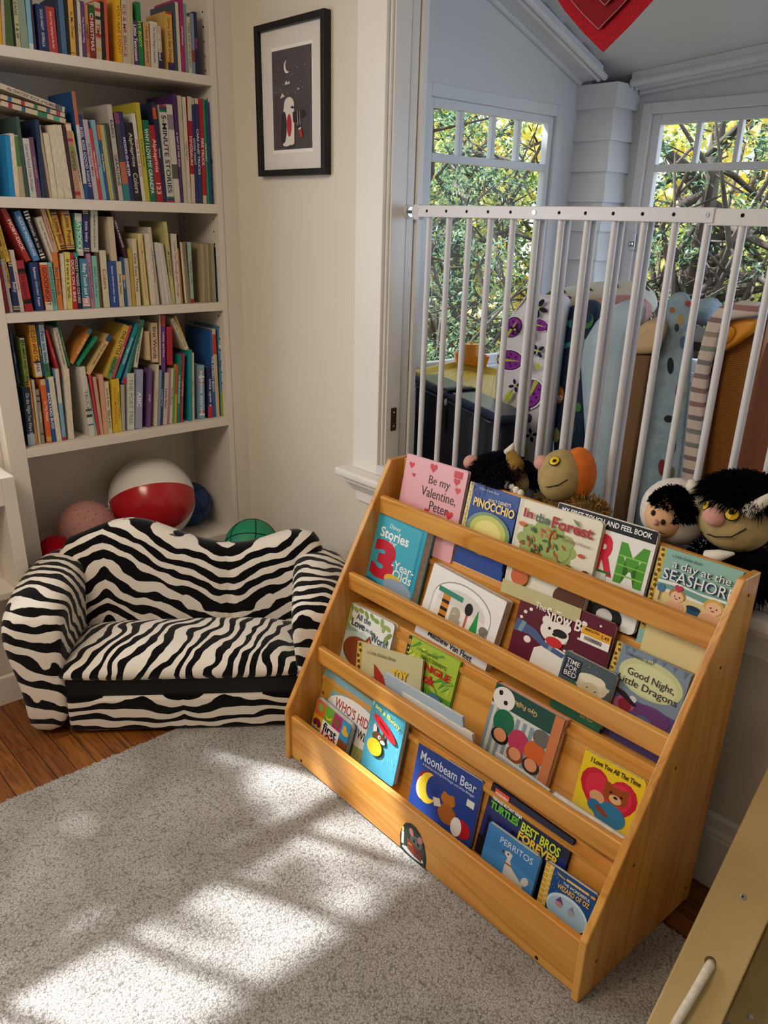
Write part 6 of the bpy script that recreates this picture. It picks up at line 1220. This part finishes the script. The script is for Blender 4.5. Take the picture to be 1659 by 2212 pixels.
it = [('e', 1266, 690, 16, 20, '#3f7a3a'), ('e', 1268, 684, 11, 14, '#20344e'), ('p', '#4a9a94', 1218, 696, 1236, 690, 1234, 710), ('e', 1222, 752, 28, 10, '#4a9a94', -22), ('e', 1226, 758, 26, 7, '#16263e', -22), ('e', 1250, 740, 18, 12, '#3f8a86'), ('e', 1203, 852, 15, 20, '#c8782e'), ('e', 1203, 860, 4, 5, '#e8e4dc'), ('e', 1210, 859, 4, 5, '#e8e4dc'), ('e', 1203, 861, 1.6, 2, '#101010'), ('e', 1210, 860, 1.6, 2, '#101010'), ('e', 1201, 728, 6, 5, '#4f8a3c', 30), ('e', 1245, 815, 8, 10, '#a8a23c'), ('e', 1200, 940, 9, 16, '#8a8a5a'), ('e', 1232, 925, 12, 14, '#2a5a60'), ('e', 1248, 880, 8, 10, '#3f7a3a'), ('p', '#a8642a', 1196, 700, 1206, 690, 1202, 730)]
front_art(nb, it, 2.10, 'creature_print')
LBL = cloth('pale_blue_satin', '#9fb4c0', '#b4c6ce', 10, 0.35); LBL.node_tree.nodes['Principled BSDF'].inputs['Roughness'].default_value = 0.4
slab('blanket', 'plain pale blue satin sheet draped over the tan cot end behind the gate', 'blanket', [(1270, 1150), (1262, 960), (1252, 790), (1260, 740), (1284, 700), (1312, 668), (1352, 652), (1398, 650), (1392, 690), (1366, 730), (1350, 800), (1330, 960), (1316, 1150)], 1.98, 0.09, LBL, 0.035, 'blankets behind the gate', -0.05)
tn, _ = slab('cot_end', 'tan padded cot end panel poking out from under the pale blue sheet', 'cot', [(1352, 768), (1362, 726), (1392, 692), (1436, 694), (1432, 720), (1416, 766)], 1.985, 0.14, noisy('tan_vinyl', '#c9a878', '#d4b486', 4, 0.5), 0.02, None, -0.05, 'pad')
b = MB(); q = [Y_(px, py, 2.0) for px, py in ((1352, 766), (1404, 768), (1340, 1150), (1296, 1150))]; n = 4
b.prism([(p.x, p.z) for p in q], 1, 2.0, 2.1); P_(b, 'base_panel', noisy('dark_tan_board', '#6a4c2a', '#7a5a34', 4, 0.6), tn, bevel=0.006)
PBL = cloth('faded_blue_fleece', '#7f96a2', '#96abb4', 40, 0.4)
pb, _ = slab('blanket', 'fuzzy grey blue blanket with storybook prints folded over the rack behind the gate', 'blanket', [(1368, 1150), (1392, 960), (1410, 820), (1428, 740), (1438, 690), (1440, 652), (1462, 634), (1490, 638), (1502, 700), (1494, 800), (1478, 960), (1456, 1150)], 2.04, 0.09, PBL, 0.03, 'blankets behind the gate', -0.05)
it = [('e', 1452, 670, 6, 7, '#9a6a4a'), ('e', 1470, 690, 7, 12, '#a8905a'), ('e', 1462, 708, 5, 9, '#3a4450'), ('e', 1486, 656, 7, 7, '#9a4a4a'), ('e', 1476, 740, 8, 14, '#4a6a80'), ('e', 1448, 790, 7, 18, '#1d2430'), ('e', 1444, 905, 10, 8, '#20242c'), ('e', 1468, 850, 9, 22, '#7a2430'), ('e', 1452, 960, 8, 20, '#283a6a'), ('e', 1480, 780, 8, 14, '#2f6a4a'), ('e', 1430, 1010, 8, 18, '#7a2a2a'), ('e', 1450, 1020, 7, 12, '#5a6a34')]
front_art(pb, it, 2.04, 'storybook_print')
def stripes_mat():
    m, nt, bs = new_mat('candy_striped_cotton'); v = tex(nt); w = N(nt, 'ShaderNodeTexWave', bands_direction='Z', i_Scale=9.0, i_Distortion=0.6); nt.links.new(v, w.inputs['Vector'])
    w2 = N(nt, 'ShaderNodeTexNoise', i_Scale=2.2); nt.links.new(tex(nt, (0.2, 0.2, 4)), w2.inputs['Vector'])
    st = ramp(nt, w2.outputs['Fac'], [(0.35, '#8a4a4e'), (0.5, '#4a4e58'), (0.6, '#6a8478'), (0.7, '#a8845a')])
    fac = ramp(nt, w.outputs['Fac'], [(0.68, (0, 0, 0, 1)), (0.76, (0.8, 0.8, 0.8, 1))])
    mx = N(nt, 'ShaderNodeMixRGB'); nt.links.new(fac, mx.inputs[0]); mx.inputs[1].default_value = lin('#d6c4b4'); nt.links.new(st, mx.inputs[2]); nt.links.new(mx.outputs[0], bs.inputs['Base Color']); bs.inputs['Roughness'].default_value = 0.85
    return m
slab('blanket', 'cream blanket with thin coloured stripes beside the yellow mesh cot', 'blanket', [(1462, 1120), (1478, 960), (1490, 840), (1514, 740), (1528, 692), (1552, 664), (1590, 656), (1640, 660), (1640, 684), (1576, 690), (1556, 716), (1530, 800), (1512, 960), (1496, 1120)], 1.95, 0.12, stripes_mat(), 0.025, 'blankets behind the gate', -0.04)
# yellow mesh cot standing on end
def mesh_mat():
    m, nt, bs = new_mat('amber_mesh_fabric'); v = tex(nt, (1, 1, 1)); ck = N(nt, 'ShaderNodeTexVoronoi', i_Scale=190, i_Randomness=0.0); nt.links.new(v, ck.inputs['Vector'])
    nt.links.new(ramp(nt, ck.outputs['Distance'], [(0.25, '#5a3406'), (0.45, '#a0640e')]), bs.inputs['Base Color']); bs.inputs['Roughness'].default_value = 0.7; return m
yc = thing('mesh_cot', 'amber yellow mesh cot standing on end with a moulded orange corner', 'cot', (-0.83, 2.0, 0.4)); bpy.context.view_layer.update()
b = MB(); q = [Y_(px, py, 2.02) for px, py in ((1490, 1140), (1520, 960), (1548, 800), (1566, 742), (1640, 690), (1659, 690), (1640, 800), (1560, 1140))]
b.prism([(p.x, p.z) for p in q], 1, 2.02, 2.05); P_(b, 'mesh_sheet', mesh_mat(), yc)
b = MB(); b.tube([Y_(px, py, 2.005) for px, py in ((1493, 1140), (1520, 960), (1545, 810), (1556, 760))], 0.013, 8); P_(b, 'hem', flat('#8a4a0e', 0.6), yc, smooth=True)
b = MB(); q = [Y_(px, py, 1.985) for px, py in ((1526, 744), (1534, 712), (1560, 694), (1610, 688), (1640, 690), (1626, 716), (1590, 742), (1556, 762), (1536, 758))]
b.prism([(p.x, p.z) for p in q], 1, 1.98, 2.02); P_(b, 'corner_moulding', ORG, yc, smooth=True, bevel=0.012, seg=3, angle=40)
b = MB(); c = Y_(1556, 729, 1.975)
for rr, dy in ((0.040, 0), (0.034, -0.003)): b.ball((c.x, 1.976+dy, c.z), rr, 0.007, rr*0.55, nu=24, nv=10, M=Matrix.Translation((c.x, 0, c.z)) @ Matrix.Rotation(R(-38), 4, 'Y') @ Matrix.Translation((-c.x, 0, -c.z)))
P_(b, 'oval_cap', noisy('amber_plastic', '#d8860e', '#e09a1e', 3, 0.35), yc, smooth=True)
wp = thing('wooden_panel', 'reddish brown wooden panel right of the amber mesh cot behind the gate', 'panel', (-0.7, 1.95, 0.4)); bpy.context.view_layer.update()
b = MB(); q = [Y_(px, py, 1.94) for px, py in ((1640, 800), (1659, 740), (1800, 700), (1800, 1200), (1552, 1200))]
b.prism([(p.x, p.z) for p in q], 1, 1.93, 1.955); P_(b, 'board', noisy('red_brown_wood', '#5e2f12', '#7a4420', 3, 0.45, stretch=(8, 8, 0.8)), wp, bevel=0.003)
# rolled quilt, pink fleece, blue quilt lying over the top at the back
def roll(name, label, pts, y, r0, mat, flat_=0.8, dep=0.0):
    P = [Y_(px, py, y+dep*i) for i, (px, py) in enumerate(pts)]; b = MB(); n = 20; rings = []
    for i, p in enumerate(P):
        k = 1.0 if 0 < i < len(P)-1 else 0.6; rr = r0*k
        rings.append([(p.x, p.y+rr*1.3*math.cos(2*PI*j/n), p.z-r0*flat_+rr*flat_*math.sin(2*PI*j/n)+0.006*math.sin(j*3+i)) for j in range(n)])
    b.loft(rings); root = thing(name, label, 'blanket', P[len(P)//2], 0, 'blankets behind the gate'); bpy.context.view_layer.update()
    P_(b, 'cloth', mat, root, smooth=True, subsurf=1, angle=80); return root, P
qm = cloth('white_leaf_quilt', '#cfcabb', '#e0dccf', 6, 0.4)
qr, QP = roll('blanket', 'rolled white quilt with green leaf print on top of the stack below the column', [(1172, 640), (1200, 622), (1250, 616), (1300, 606), (1350, 604), (1392, 612), (1416, 632)], 2.55, 0.06, qm)
it = [('e', 1190, 634, 16, 5, '#6a7a3a', -30), ('e', 1216, 626, 10, 3, '#5a6a34', 50), ('e', 1270, 622, 12, 3, '#4a5a30', 30), ('e', 1330, 612, 12, 3, '#5a6a3a', 60), ('e', 1396, 622, 10, 3, '#4a5a30', 40), ('e', 1226, 643, 8, 4, '#8a2a5a')]
front_art(qr, it, 2.55-0.079, 'leaf_print')
roll('blanket', 'pink fleece throw folded between the leaf quilt and the pale blue sheet', [(1256, 650), (1290, 640), (1340, 636), (1390, 638), (1400, 650)], 2.42, 0.055, cloth('pink_fleece', '#b98478', '#d0a094', 60, 0.8))
roll('blanket', 'pale ribbed blue cover at the back of the stack left of the striped blanket', [(1496, 650), (1520, 640), (1546, 642), (1556, 652)], 2.3, 0.05, cloth('ribbed_blue', '#8fa4ac', '#a8bcc2', 30, 0.6))
roll('blanket', 'dark blue patterned cover lying behind the striped blanket at the right edge', [(1590, 662), (1620, 656), (1660, 652), (1700, 652)], 2.25, 0.045, cloth('blue_pattern', '#1c2c44', '#8296a8', 9, 0.4))
# a plain trestle rack under the hung blankets carries them
b = MB()
for x in (-1.66, -0.66):
    for y in (2.30, 2.56): b.box(x-0.02, x+0.02, y-0.02, y+0.02, -0.012, 1.22)
b.box(-1.70, -0.62, 2.26, 2.62, 1.22, 1.245)
tag(b.build('rack', flat('#4a3a2a', 0.6)), 'dark wooden rack hidden under the hung blankets on the porch', 'rack')

# ================================================================== soft toys on the sill behind the display
def fur(name, root, mat, surf, n, L, seed=1, droop=0.4, w=0.0016, jit=0.5):
    """hair strands as thin tapered blades; surf(rd) gives a point and its normal"""
    rd = random.Random(seed); b = MB(); b.fixn = False
    for i in range(n):
        p, nn = surf(rd); d = (nn+Vector((rd.gauss(0, jit), rd.gauss(0, jit), rd.gauss(0, jit)))*0.6).normalized(); l_ = L*rd.uniform(0.5, 1.2); s_ = d.orthogonal().normalized(); s_.rotate(Matrix.Rotation(rd.uniform(0, 6.28), 3, d))
        m_ = p+d*l_*0.55; e_ = p+d*l_*0.95+Vector((0, 0, -droop*l_))
        b.add([p-s_*w, p+s_*w, m_+s_*w*0.8, m_-s_*w*0.8, e_], [(0, 1, 2, 3), (3, 2, 4)])
    o = P_(b, name, mat, root); o['kind'] = 'stuff'; return o
def ell(c, rx, ry, rz, zmin=-1.0, cond=None):
    c = Vector(c)
    def f(rd):
        while True:
            d = Vector((rd.gauss(0, 1), rd.gauss(0, 1), rd.gauss(0, 1))).normalized()
            if d.z >= zmin and (cond is None or cond(d)): break
        return c+Vector((d.x*rx, d.y*ry, d.z*rz)), Vector((d.x/rx, d.y/ry, d.z/rz)).normalized()
    return f
KH = noisy('khaki_plush', '#a08a58', '#b39c68', 40, 0.9, 0.3, 0.002, 200)
PNK = noisy('pink_plush', '#c99084', '#d8a296', 40, 0.85, 0.2, 0.002, 200)
WPL = noisy('white_plush', '#d0c8be', '#e2dbd2', 50, 0.95, 0.4, 0.002, 260)
SKIN = noisy('doll_skin_cloth', '#d8a87c', '#e0b48a', 30, 0.85)
YEL = flat('#e8c010', 0.35); BLK = flat('#0c0a0a', 0.7); HORN = noisy('ivory_plush', '#d8d0c0', '#e6dfd0', 20, 0.8)
BKF = flat('#08080a', 0.9, 0.05); BRF = flat('#6a5428', 0.8); NVF = flat('#0c0d16', 0.9, 0.08); ORF = noisy('orange_plush', '#c8621a', '#d87428', 40, 0.9, 0.3, 0.002, 150)
TY = 1.665
camdir = lambda p: (CAM-Vector(p)).normalized()
def face_pt(c, r, px, py, lift=1.0):
    """point on the ball surface facing the camera under a photo pixel"""
    d = ray(px, py).normalized(); o = CAM-Vector(c); b_ = o.dot(d); q = b_*b_-(o.dot(o)-(r*lift)**2)
    t = -b_-math.sqrt(q) if q > 0 else -b_
    return CAM+d*t
def eye(root, c, r, px, py, s, ps=0.45, dx=0.3, dz=0.3, nm='eye'):
    p = face_pt(c, r, px, py); n = (p-Vector(c)).normalized(); M = Matrix.Translation(p) @ n.to_track_quat('Z', 'Y').to_matrix().to_4x4()
    b = MB(); b.ball((0, 0, 0), s, s, s*0.25, BLK, M, 20, 10); b.ball((0, 0, s*0.06), s*0.9, s*0.9, s*0.25, YEL, M, 20, 10); b.ball((dx*s, dz*s, s*0.16), s*ps, s*ps, s*0.22, BLK, M, 16, 8)
    P_(b, nm, None, root, smooth=True)
# A: shaggy dark toy lying down, horn up
def sit(px, py, y): return Y_(px, py, y)
cA = sit(1082, 1030, TY); cA = Vector((cA.x, TY+0.01, cA.z-0.01))
tA = thing('plush_toy', 'shaggy navy black plush monster lying on its side with one pale horn pointing up', 'soft toy', (cA.x, TY, 0.806), 0, 'soft toys behind the display'); bpy.context.view_layer.update()
b = MB(); b.ball(cA, 0.085, 0.055, 0.052, KH, bump=lambda d: 0.04*math.sin(d.x*6)); P_(b, 'body', KH, tA, smooth=True)
b = MB(); b.ball(sit(1025, 998, TY)+Vector((0, -0.012, 0)), 0.024, 0.024, 0.022, PNK); P_(b, 'nose', PNK, tA, smooth=True)
h0 = sit(1112, 1000, TY); b = MB(); b.tube([h0+Vector((0.01, 0, -0.04)), h0+Vector((0.0, 0, 0.0)), sit(1102, 975, TY)], [0.030, 0.024, 0.012], 12); P_(b, 'ear', noisy('patched_brown', '#6a4a22', '#b08a34', 30, 0.9), tA, smooth=True)
b = MB(); b.tube([sit(1096, 978, TY), sit(1106, 966, TY), sit(1110, 956, TY)], [0.012, 0.008, 0.001], 10); P_(b, 'horn', HORN, tA, smooth=True)
q0 = sit(1108, 1052, TY-0.045); b = MB()
for i in range(4): b.ball((q0.x-0.02+0.016*i, q0.y, q0.z-0.004*i), 0.010, 0.008, 0.013, HORN, nu=10, nv=6)
P_(b, 'claws', HORN, tA, smooth=True)
fur('fur', tA, NVF, ell(cA, 0.088, 0.06, 0.055, -0.25, lambda d: d.x < 0.8), 5500, 0.038, 3)
# B: khaki plush with an orange hood
cB = sit(1206, 1030, TY); cB = Vector((cB.x, TY+0.01, cB.z))
tB = thing('plush_toy', 'khaki plush creature with a round pink nose and orange hood', 'soft toy', (cB.x, TY, 0.806), 0, 'soft toys behind the display'); bpy.context.view_layer.update()
b = MB(); b.ball(cB, 0.060, 0.056, 0.070, KH, bump=lambda d: 0.05*max(0, -d.z)*max(0, -d.x)); P_(b, 'head', KH, tB, smooth=True)
b = MB(); b.ball(cB+Vector((0.030, 0.030, 0.004)), 0.050, 0.045, 0.074, ORF); P_(b, 'hood', ORF, tB, smooth=True)
b = MB(); b.ball(face_pt(cB, 0.056, 1172, 1000), 0.023, 0.022, 0.020, PNK); P_(b, 'nose', PNK, tB, smooth=True)
eye(tB, cB, 0.064, 1198, 996, 0.015, 0.45, 0.1, -0.1)
b = MB(); b.tube([face_pt(cB, 0.058, px, py, 1.02) for px, py in ((1163, 1048), (1185, 1052), (1206, 1048), (1226, 1036))], 0.0014, 6); P_(b, 'mouth', BLK, tB)
b = MB(); b.ball(cB+Vector((0.0, 0.01, -0.110)), 0.062, 0.052, 0.060, BRF); b.ball(cB+Vector((0.075, 0.01, -0.085)), 0.055, 0.045, 0.04, BRF); P_(b, 'body', BRF, tB, smooth=True)
fur('fur', tB, BRF, ell(cB+Vector((0.0, 0.01, -0.100)), 0.066, 0.056, 0.058), 900, 0.022, 5, 0.3)
fur('fur', tB, noisy('tawny_fur', '#8a642a', '#a87c38', 30, 0.9), ell(cB+Vector((0.080, 0.01, -0.082)), 0.056, 0.046, 0.042), 1100, 0.024, 6, 0.3)
# C: doll in a white hooded suit
cC = sit(1448, 1110, TY); cC = Vector((cC.x, TY+0.02, cC.z))
tC = thing('rag_doll', 'rag doll with black hair in a white hooded animal suit', 'doll', (cC.x, TY, 0.806)); bpy.context.view_layer.update()
b = MB(); b.ball(cC, 0.082, 0.066, 0.080, WPL); P_(b, 'hood', WPL, tC, smooth=True)
b = MB(); b.ball(cC+Vector((0.0, 0.02, -0.15)), 0.07, 0.055, 0.085, WPL); P_(b, 'body', WPL, tC, smooth=True)
fC = face_pt(cC, 0.07, 1424, 1118); nf = (fC-cC).normalized()
cF = cC+nf*0.034
b = MB(); b.ball(cF, 0.050, 0.050, 0.056, SKIN); P_(b, 'face', SKIN, tC, smooth=True)
b = MB(); b.ball(cF+Vector((0.010, 0.012, 0.012)), 0.0505, 0.0505, 0.0535, BKF); P_(b, 'hair_cap', BKF, tC, smooth=True)
fur('hair', tC, BKF, ell(cF+Vector((0.012, 0, 0.012)), 0.052, 0.052, 0.054, -0.2, lambda d: d.z > 0.30 or (d.x > 0.5 and d.z > -0.5)), 4200, 0.013, 8, 0.2, 0.0018)
for px, py in ((1411, 1108), (1432, 1128)):
    b = MB(); b.ball(face_pt(cF, 0.051, px, py), 0.0055, 0.004, 0.007, BLK, nu=12, nv=8); P_(b, 'eye', BLK, tC, smooth=True)
b = MB(); b.ball(face_pt(cF, 0.051, 1416, 1128), 0.008, 0.008, 0.007, PNK, nu=12, nv=8); P_(b, 'nose', PNK, tC, smooth=True)
b = MB(); b.tube([face_pt(cF, 0.0515, px, py) for px, py in ((1424, 1148), (1430, 1152), (1437, 1152))], 0.0012, 5); P_(b, 'mouth', BLK, tC)
b = MB(); e0 = sit(1505, 1085, TY); b.tube([e0+Vector((-0.012, 0.01, -0.02)), e0, e0+Vector((0.012, 0, 0.018))], [0.026, 0.022, 0.004], 14); P_(b, 'hood_ear', WPL, tC, smooth=True)
# D: horned khaki plush with black mane
cD = sit(1582, 1130, TY); cD = Vector((cD.x, TY+0.015, cD.z))
tD = thing('plush_toy', 'large khaki faced plush bull with white horns and a long black mane', 'soft toy', (cD.x, TY, 0.806), 0, 'soft toys behind the display'); bpy.context.view_layer.update()
b = MB(); b.ball(cD, 0.080, 0.066, 0.066, KH); P_(b, 'head', KH, tD, smooth=True)
b = MB(); b.ball(face_pt(cD, 0.070, 1543, 1116), 0.025, 0.022, 0.020, PNK); P_(b, 'nose', PNK, tD, smooth=True)
eye(tD, cD, 0.072, 1582, 1110, 0.016, 0.45, -0.1, 0.1); eye(tD, cD, 0.076, 1526, 1092, 0.012, 0.45, -0.1, 0.1)
b = MB(); b.tube([face_pt(cD, 0.072, px, py, 1.01) for px, py in ((1514, 1148), (1545, 1160), (1580, 1160), (1612, 1142))], 0.0015, 6); P_(b, 'mouth', BLK, tD)
b = MB(); b.tube([sit(1614, 1104, TY-0.03), sit(1640, 1092, TY-0.03), sit(1664, 1072, TY-0.03)], [0.018, 0.016, 0.008], 14); P_(b, 'horn', HORN, tD, smooth=True)
b = MB(); b.tube([sit(1500, 1064, TY), sit(1494, 1048, TY), sit(1492, 1036, TY)], [0.016, 0.014, 0.006], 12); P_(b, 'horn', HORN, tD, smooth=True)
b = MB(); b.ball(cD+Vector((0.02, 0.02, -0.115)), 0.10, 0.06, 0.07, BKF); P_(b, 'body', BKF, tD, smooth=True)
fur('mane', tD, BKF, ell(cD+Vector((0.01, 0.018, 0.030)), 0.092, 0.064, 0.052, 0.30), 6500, 0.050, 9, 0.35)
fur('fur', tD, BKF, ell(cD+Vector((0.02, 0.02, -0.105)), 0.104, 0.064, 0.074), 1500, 0.03, 10, 0.3)
b = MB(); q0 = sit(1556, 1200, TY-0.05); b.tube([q0+Vector((-0.03, 0, -0.012)), q0, q0+Vector((0.028, 0, 0.014))], [0.014, 0.013, 0.003], 12); P_(b, 'claw', HORN, tD, smooth=True)

# ================================================================== red heart hanging in the opening
HYY = 1.76
tip = Y_(1303, 113, HYY); le = Y_(1183, 0, HYY); re = Y_(1425, 0, HYY)
hs = (re.x-le.x)
ht = thing('heart_decoration', 'red glitter paper heart in three layers hanging above the gate', 'decoration', (tip.x, HYY, tip.z)); bpy.context.view_layer.update()
def heart_pts(s):
    """outline, width s, tip at the origin"""
    half = [(0, 0), (0.13, 0.105), (0.25, 0.215), (0.355, 0.335), (0.44, 0.465), (0.488, 0.585), (0.50, 0.70), (0.485, 0.80), (0.43, 0.885), (0.35, 0.93), (0.26, 0.94), (0.17, 0.91), (0.09, 0.85), (0.03, 0.77)]
    return [(x*s, z*s) for x, z in half]+[(0, 0.73*s)]+[(-x*s, z*s) for x, z in half[:0:-1]]
def glit(name, c, c2):
    m, nt, bs = new_mat(name); v = tex(nt); n = N(nt, 'ShaderNodeTexVoronoi', i_Scale=700); nt.links.new(v, n.inputs['Vector'])
    nt.links.new(ramp(nt, n.outputs['Color'], [(0.3, c), (0.9, c2)]), bs.inputs['Base Color']); bs.inputs['Roughness'].default_value = 0.6; bs.inputs['Specular IOR Level'].default_value = 0.15; return m
S0 = 0.415
Mh = Matrix.Translation((tip.x, HYY, tip.z)) @ Matrix.Rotation(R(10), 4, 'Z')
for nm, s_, dx_, dz_, y0, m_ in (('outer_heart', S0, 0, 0, 0.0, glit('red_glitter', '#8a0010', '#c01028')), ('middle_heart', S0*0.80, -0.012, 0.044, -0.010, glit('dark_red_glitter', '#700008', '#98081a')), ('inner_heart', S0*0.58, 0.002, 0.086, -0.020, glit('crimson_glitter', '#580006', '#7c0412'))):
    b = MB(); b.prism([(x+dx_, z+dz_) for x, z in heart_pts(s_)], 1, y0-0.003, y0, None, Mh); o_ = P_(b, nm, m_, ht)
    if y0 < 0:
        e_ = MB(); e_.tube([Mh @ Vector((x+dx_, y0-0.0025, z+dz_-0.0005)) for x, z in heart_pts(s_)+heart_pts(s_)[:1]], 0.0009, 5, cap=False); k_ = e_.build('cut_edge', flat('#b08a8c', 0.8)); k_.parent = o_; k_.matrix_parent_inverse = o_.matrix_world.inverted() if False else (ht.matrix_world @ o_.matrix_parent_inverse @ o_.matrix_basis).inverted()
b = MB(); b.tube([Mh @ Vector((0, 0, S0*0.3)), (tip.x, HYY, 2.2)], 0.0008, 5); P_(b, 'thread', flat('#d8d4cc', 0.6), ht)

# ================================================================== plywood climbing frame leg at the lower right
PLY = noisy('birch_plywood', '#b59a64', '#c6ad78', 5, 0.5, 0.05, 0.001, 30, stretch=(1, 1, 1))
cf = thing('climbing_frame', 'plywood climbing frame with a rope loop in the lower right corner', 'climbing frame', (-0.35, 1.0, 0.0)); bpy.context.view_layer.update()
foot = Z_(1340, 2330, 0.0); topL = Z_(1659, 1655, 0.47)
d_ = (topL-foot).normalized(); vdir = camdir((foot+topL)*0.5); side = d_.cross(vdir).normalized(); nrm = side.cross(d_).normalized()
if side.dot(CR) < 0: side = -side
if nrm.dot(vdir) < 0: nrm = -nrm
# board width from its right edge
def plane_px(px, py): return at(px, py, nrm, nrm.dot(foot))
wR = (plane_px(1659, 1992)-foot).dot(side)
LL = (topL-foot).length+0.25
Mf = Matrix(((d_.x, side.x, nrm.x, foot.x), (d_.y, side.y, nrm.y, foot.y), (d_.z, side.z, nrm.z, foot.z), (0, 0, 0, 1)))
b = MB(); b.box(0.0, LL, 0, wR, -0.018, 0, None, Mf); P_(b, 'leg_board', PLY, cf, bevel=0.004, seg=3)
def fpt(px, py, l=0.0):
    p = plane_px(px, py); return p+nrm*l
b = MB(); q = fpt(1605, 1937); b.tube([q-nrm*0.001, q+nrm*0.003], 0.0058, 16); P_(b, 'bolt', METAL, cf, bevel=0.001)
b = MB(); q = fpt(1604, 1937, 0.0031); b.tube([q, q+nrm*0.0004], 0.0026, 6); P_(b, 'bolt_socket', DARKMETAL, cf)
b = MB(); q = fpt(1534, 2078); b.tube([q-nrm*0.0005, q+nrm*0.0003], 0.011, 20); P_(b, 'rope_hole', flat('#6a4a24', 0.8), cf)
ROPE = noisy('cotton_rope', '#d8ccb8', '#ece4d6', 90, 0.9, 0.6, 0.002, 160)
b = MB(); rp = [fpt(1536, 2080, -0.004), fpt(1533, 2086, 0.006), fpt(1520, 2108, 0.012), fpt(1500, 2142, 0.014), fpt(1480, 2176, 0.013), fpt(1462, 2206, 0.010), fpt(1452, 2222, 0.0)]
b.tube(rp, [0.0085, 0.0095, 0.0092, 0.0088, 0.0090, 0.0088, 0.008], 14); P_(b, 'rope', ROPE, cf, smooth=True)
Mf2 = Matrix(((d_.x, side.x, nrm.x, 0), (d_.y, side.y, nrm.y, 0), (d_.z, side.z, nrm.z, 0), (0, 0, 0, 1)))
q2 = foot-nrm*0.16
pl2 = lambda px, py: at(px, py, nrm, nrm.dot(q2))
off2 = (pl2(1590, 2150)-q2).dot(side)
b = MB(); b.box(-0.1, LL, off2, off2+wR, -0.018, 0, None, Matrix.Translation(q2) @ Mf2); P_(b, 'leg_board', PLY, cf, bevel=0.004, seg=3)
b = MB(); q = pl2(1622, 2196); b.tube([q-nrm*0.001, q+nrm*0.003], 0.0058, 16); P_(b, 'bolt', METAL, cf, bevel=0.001)
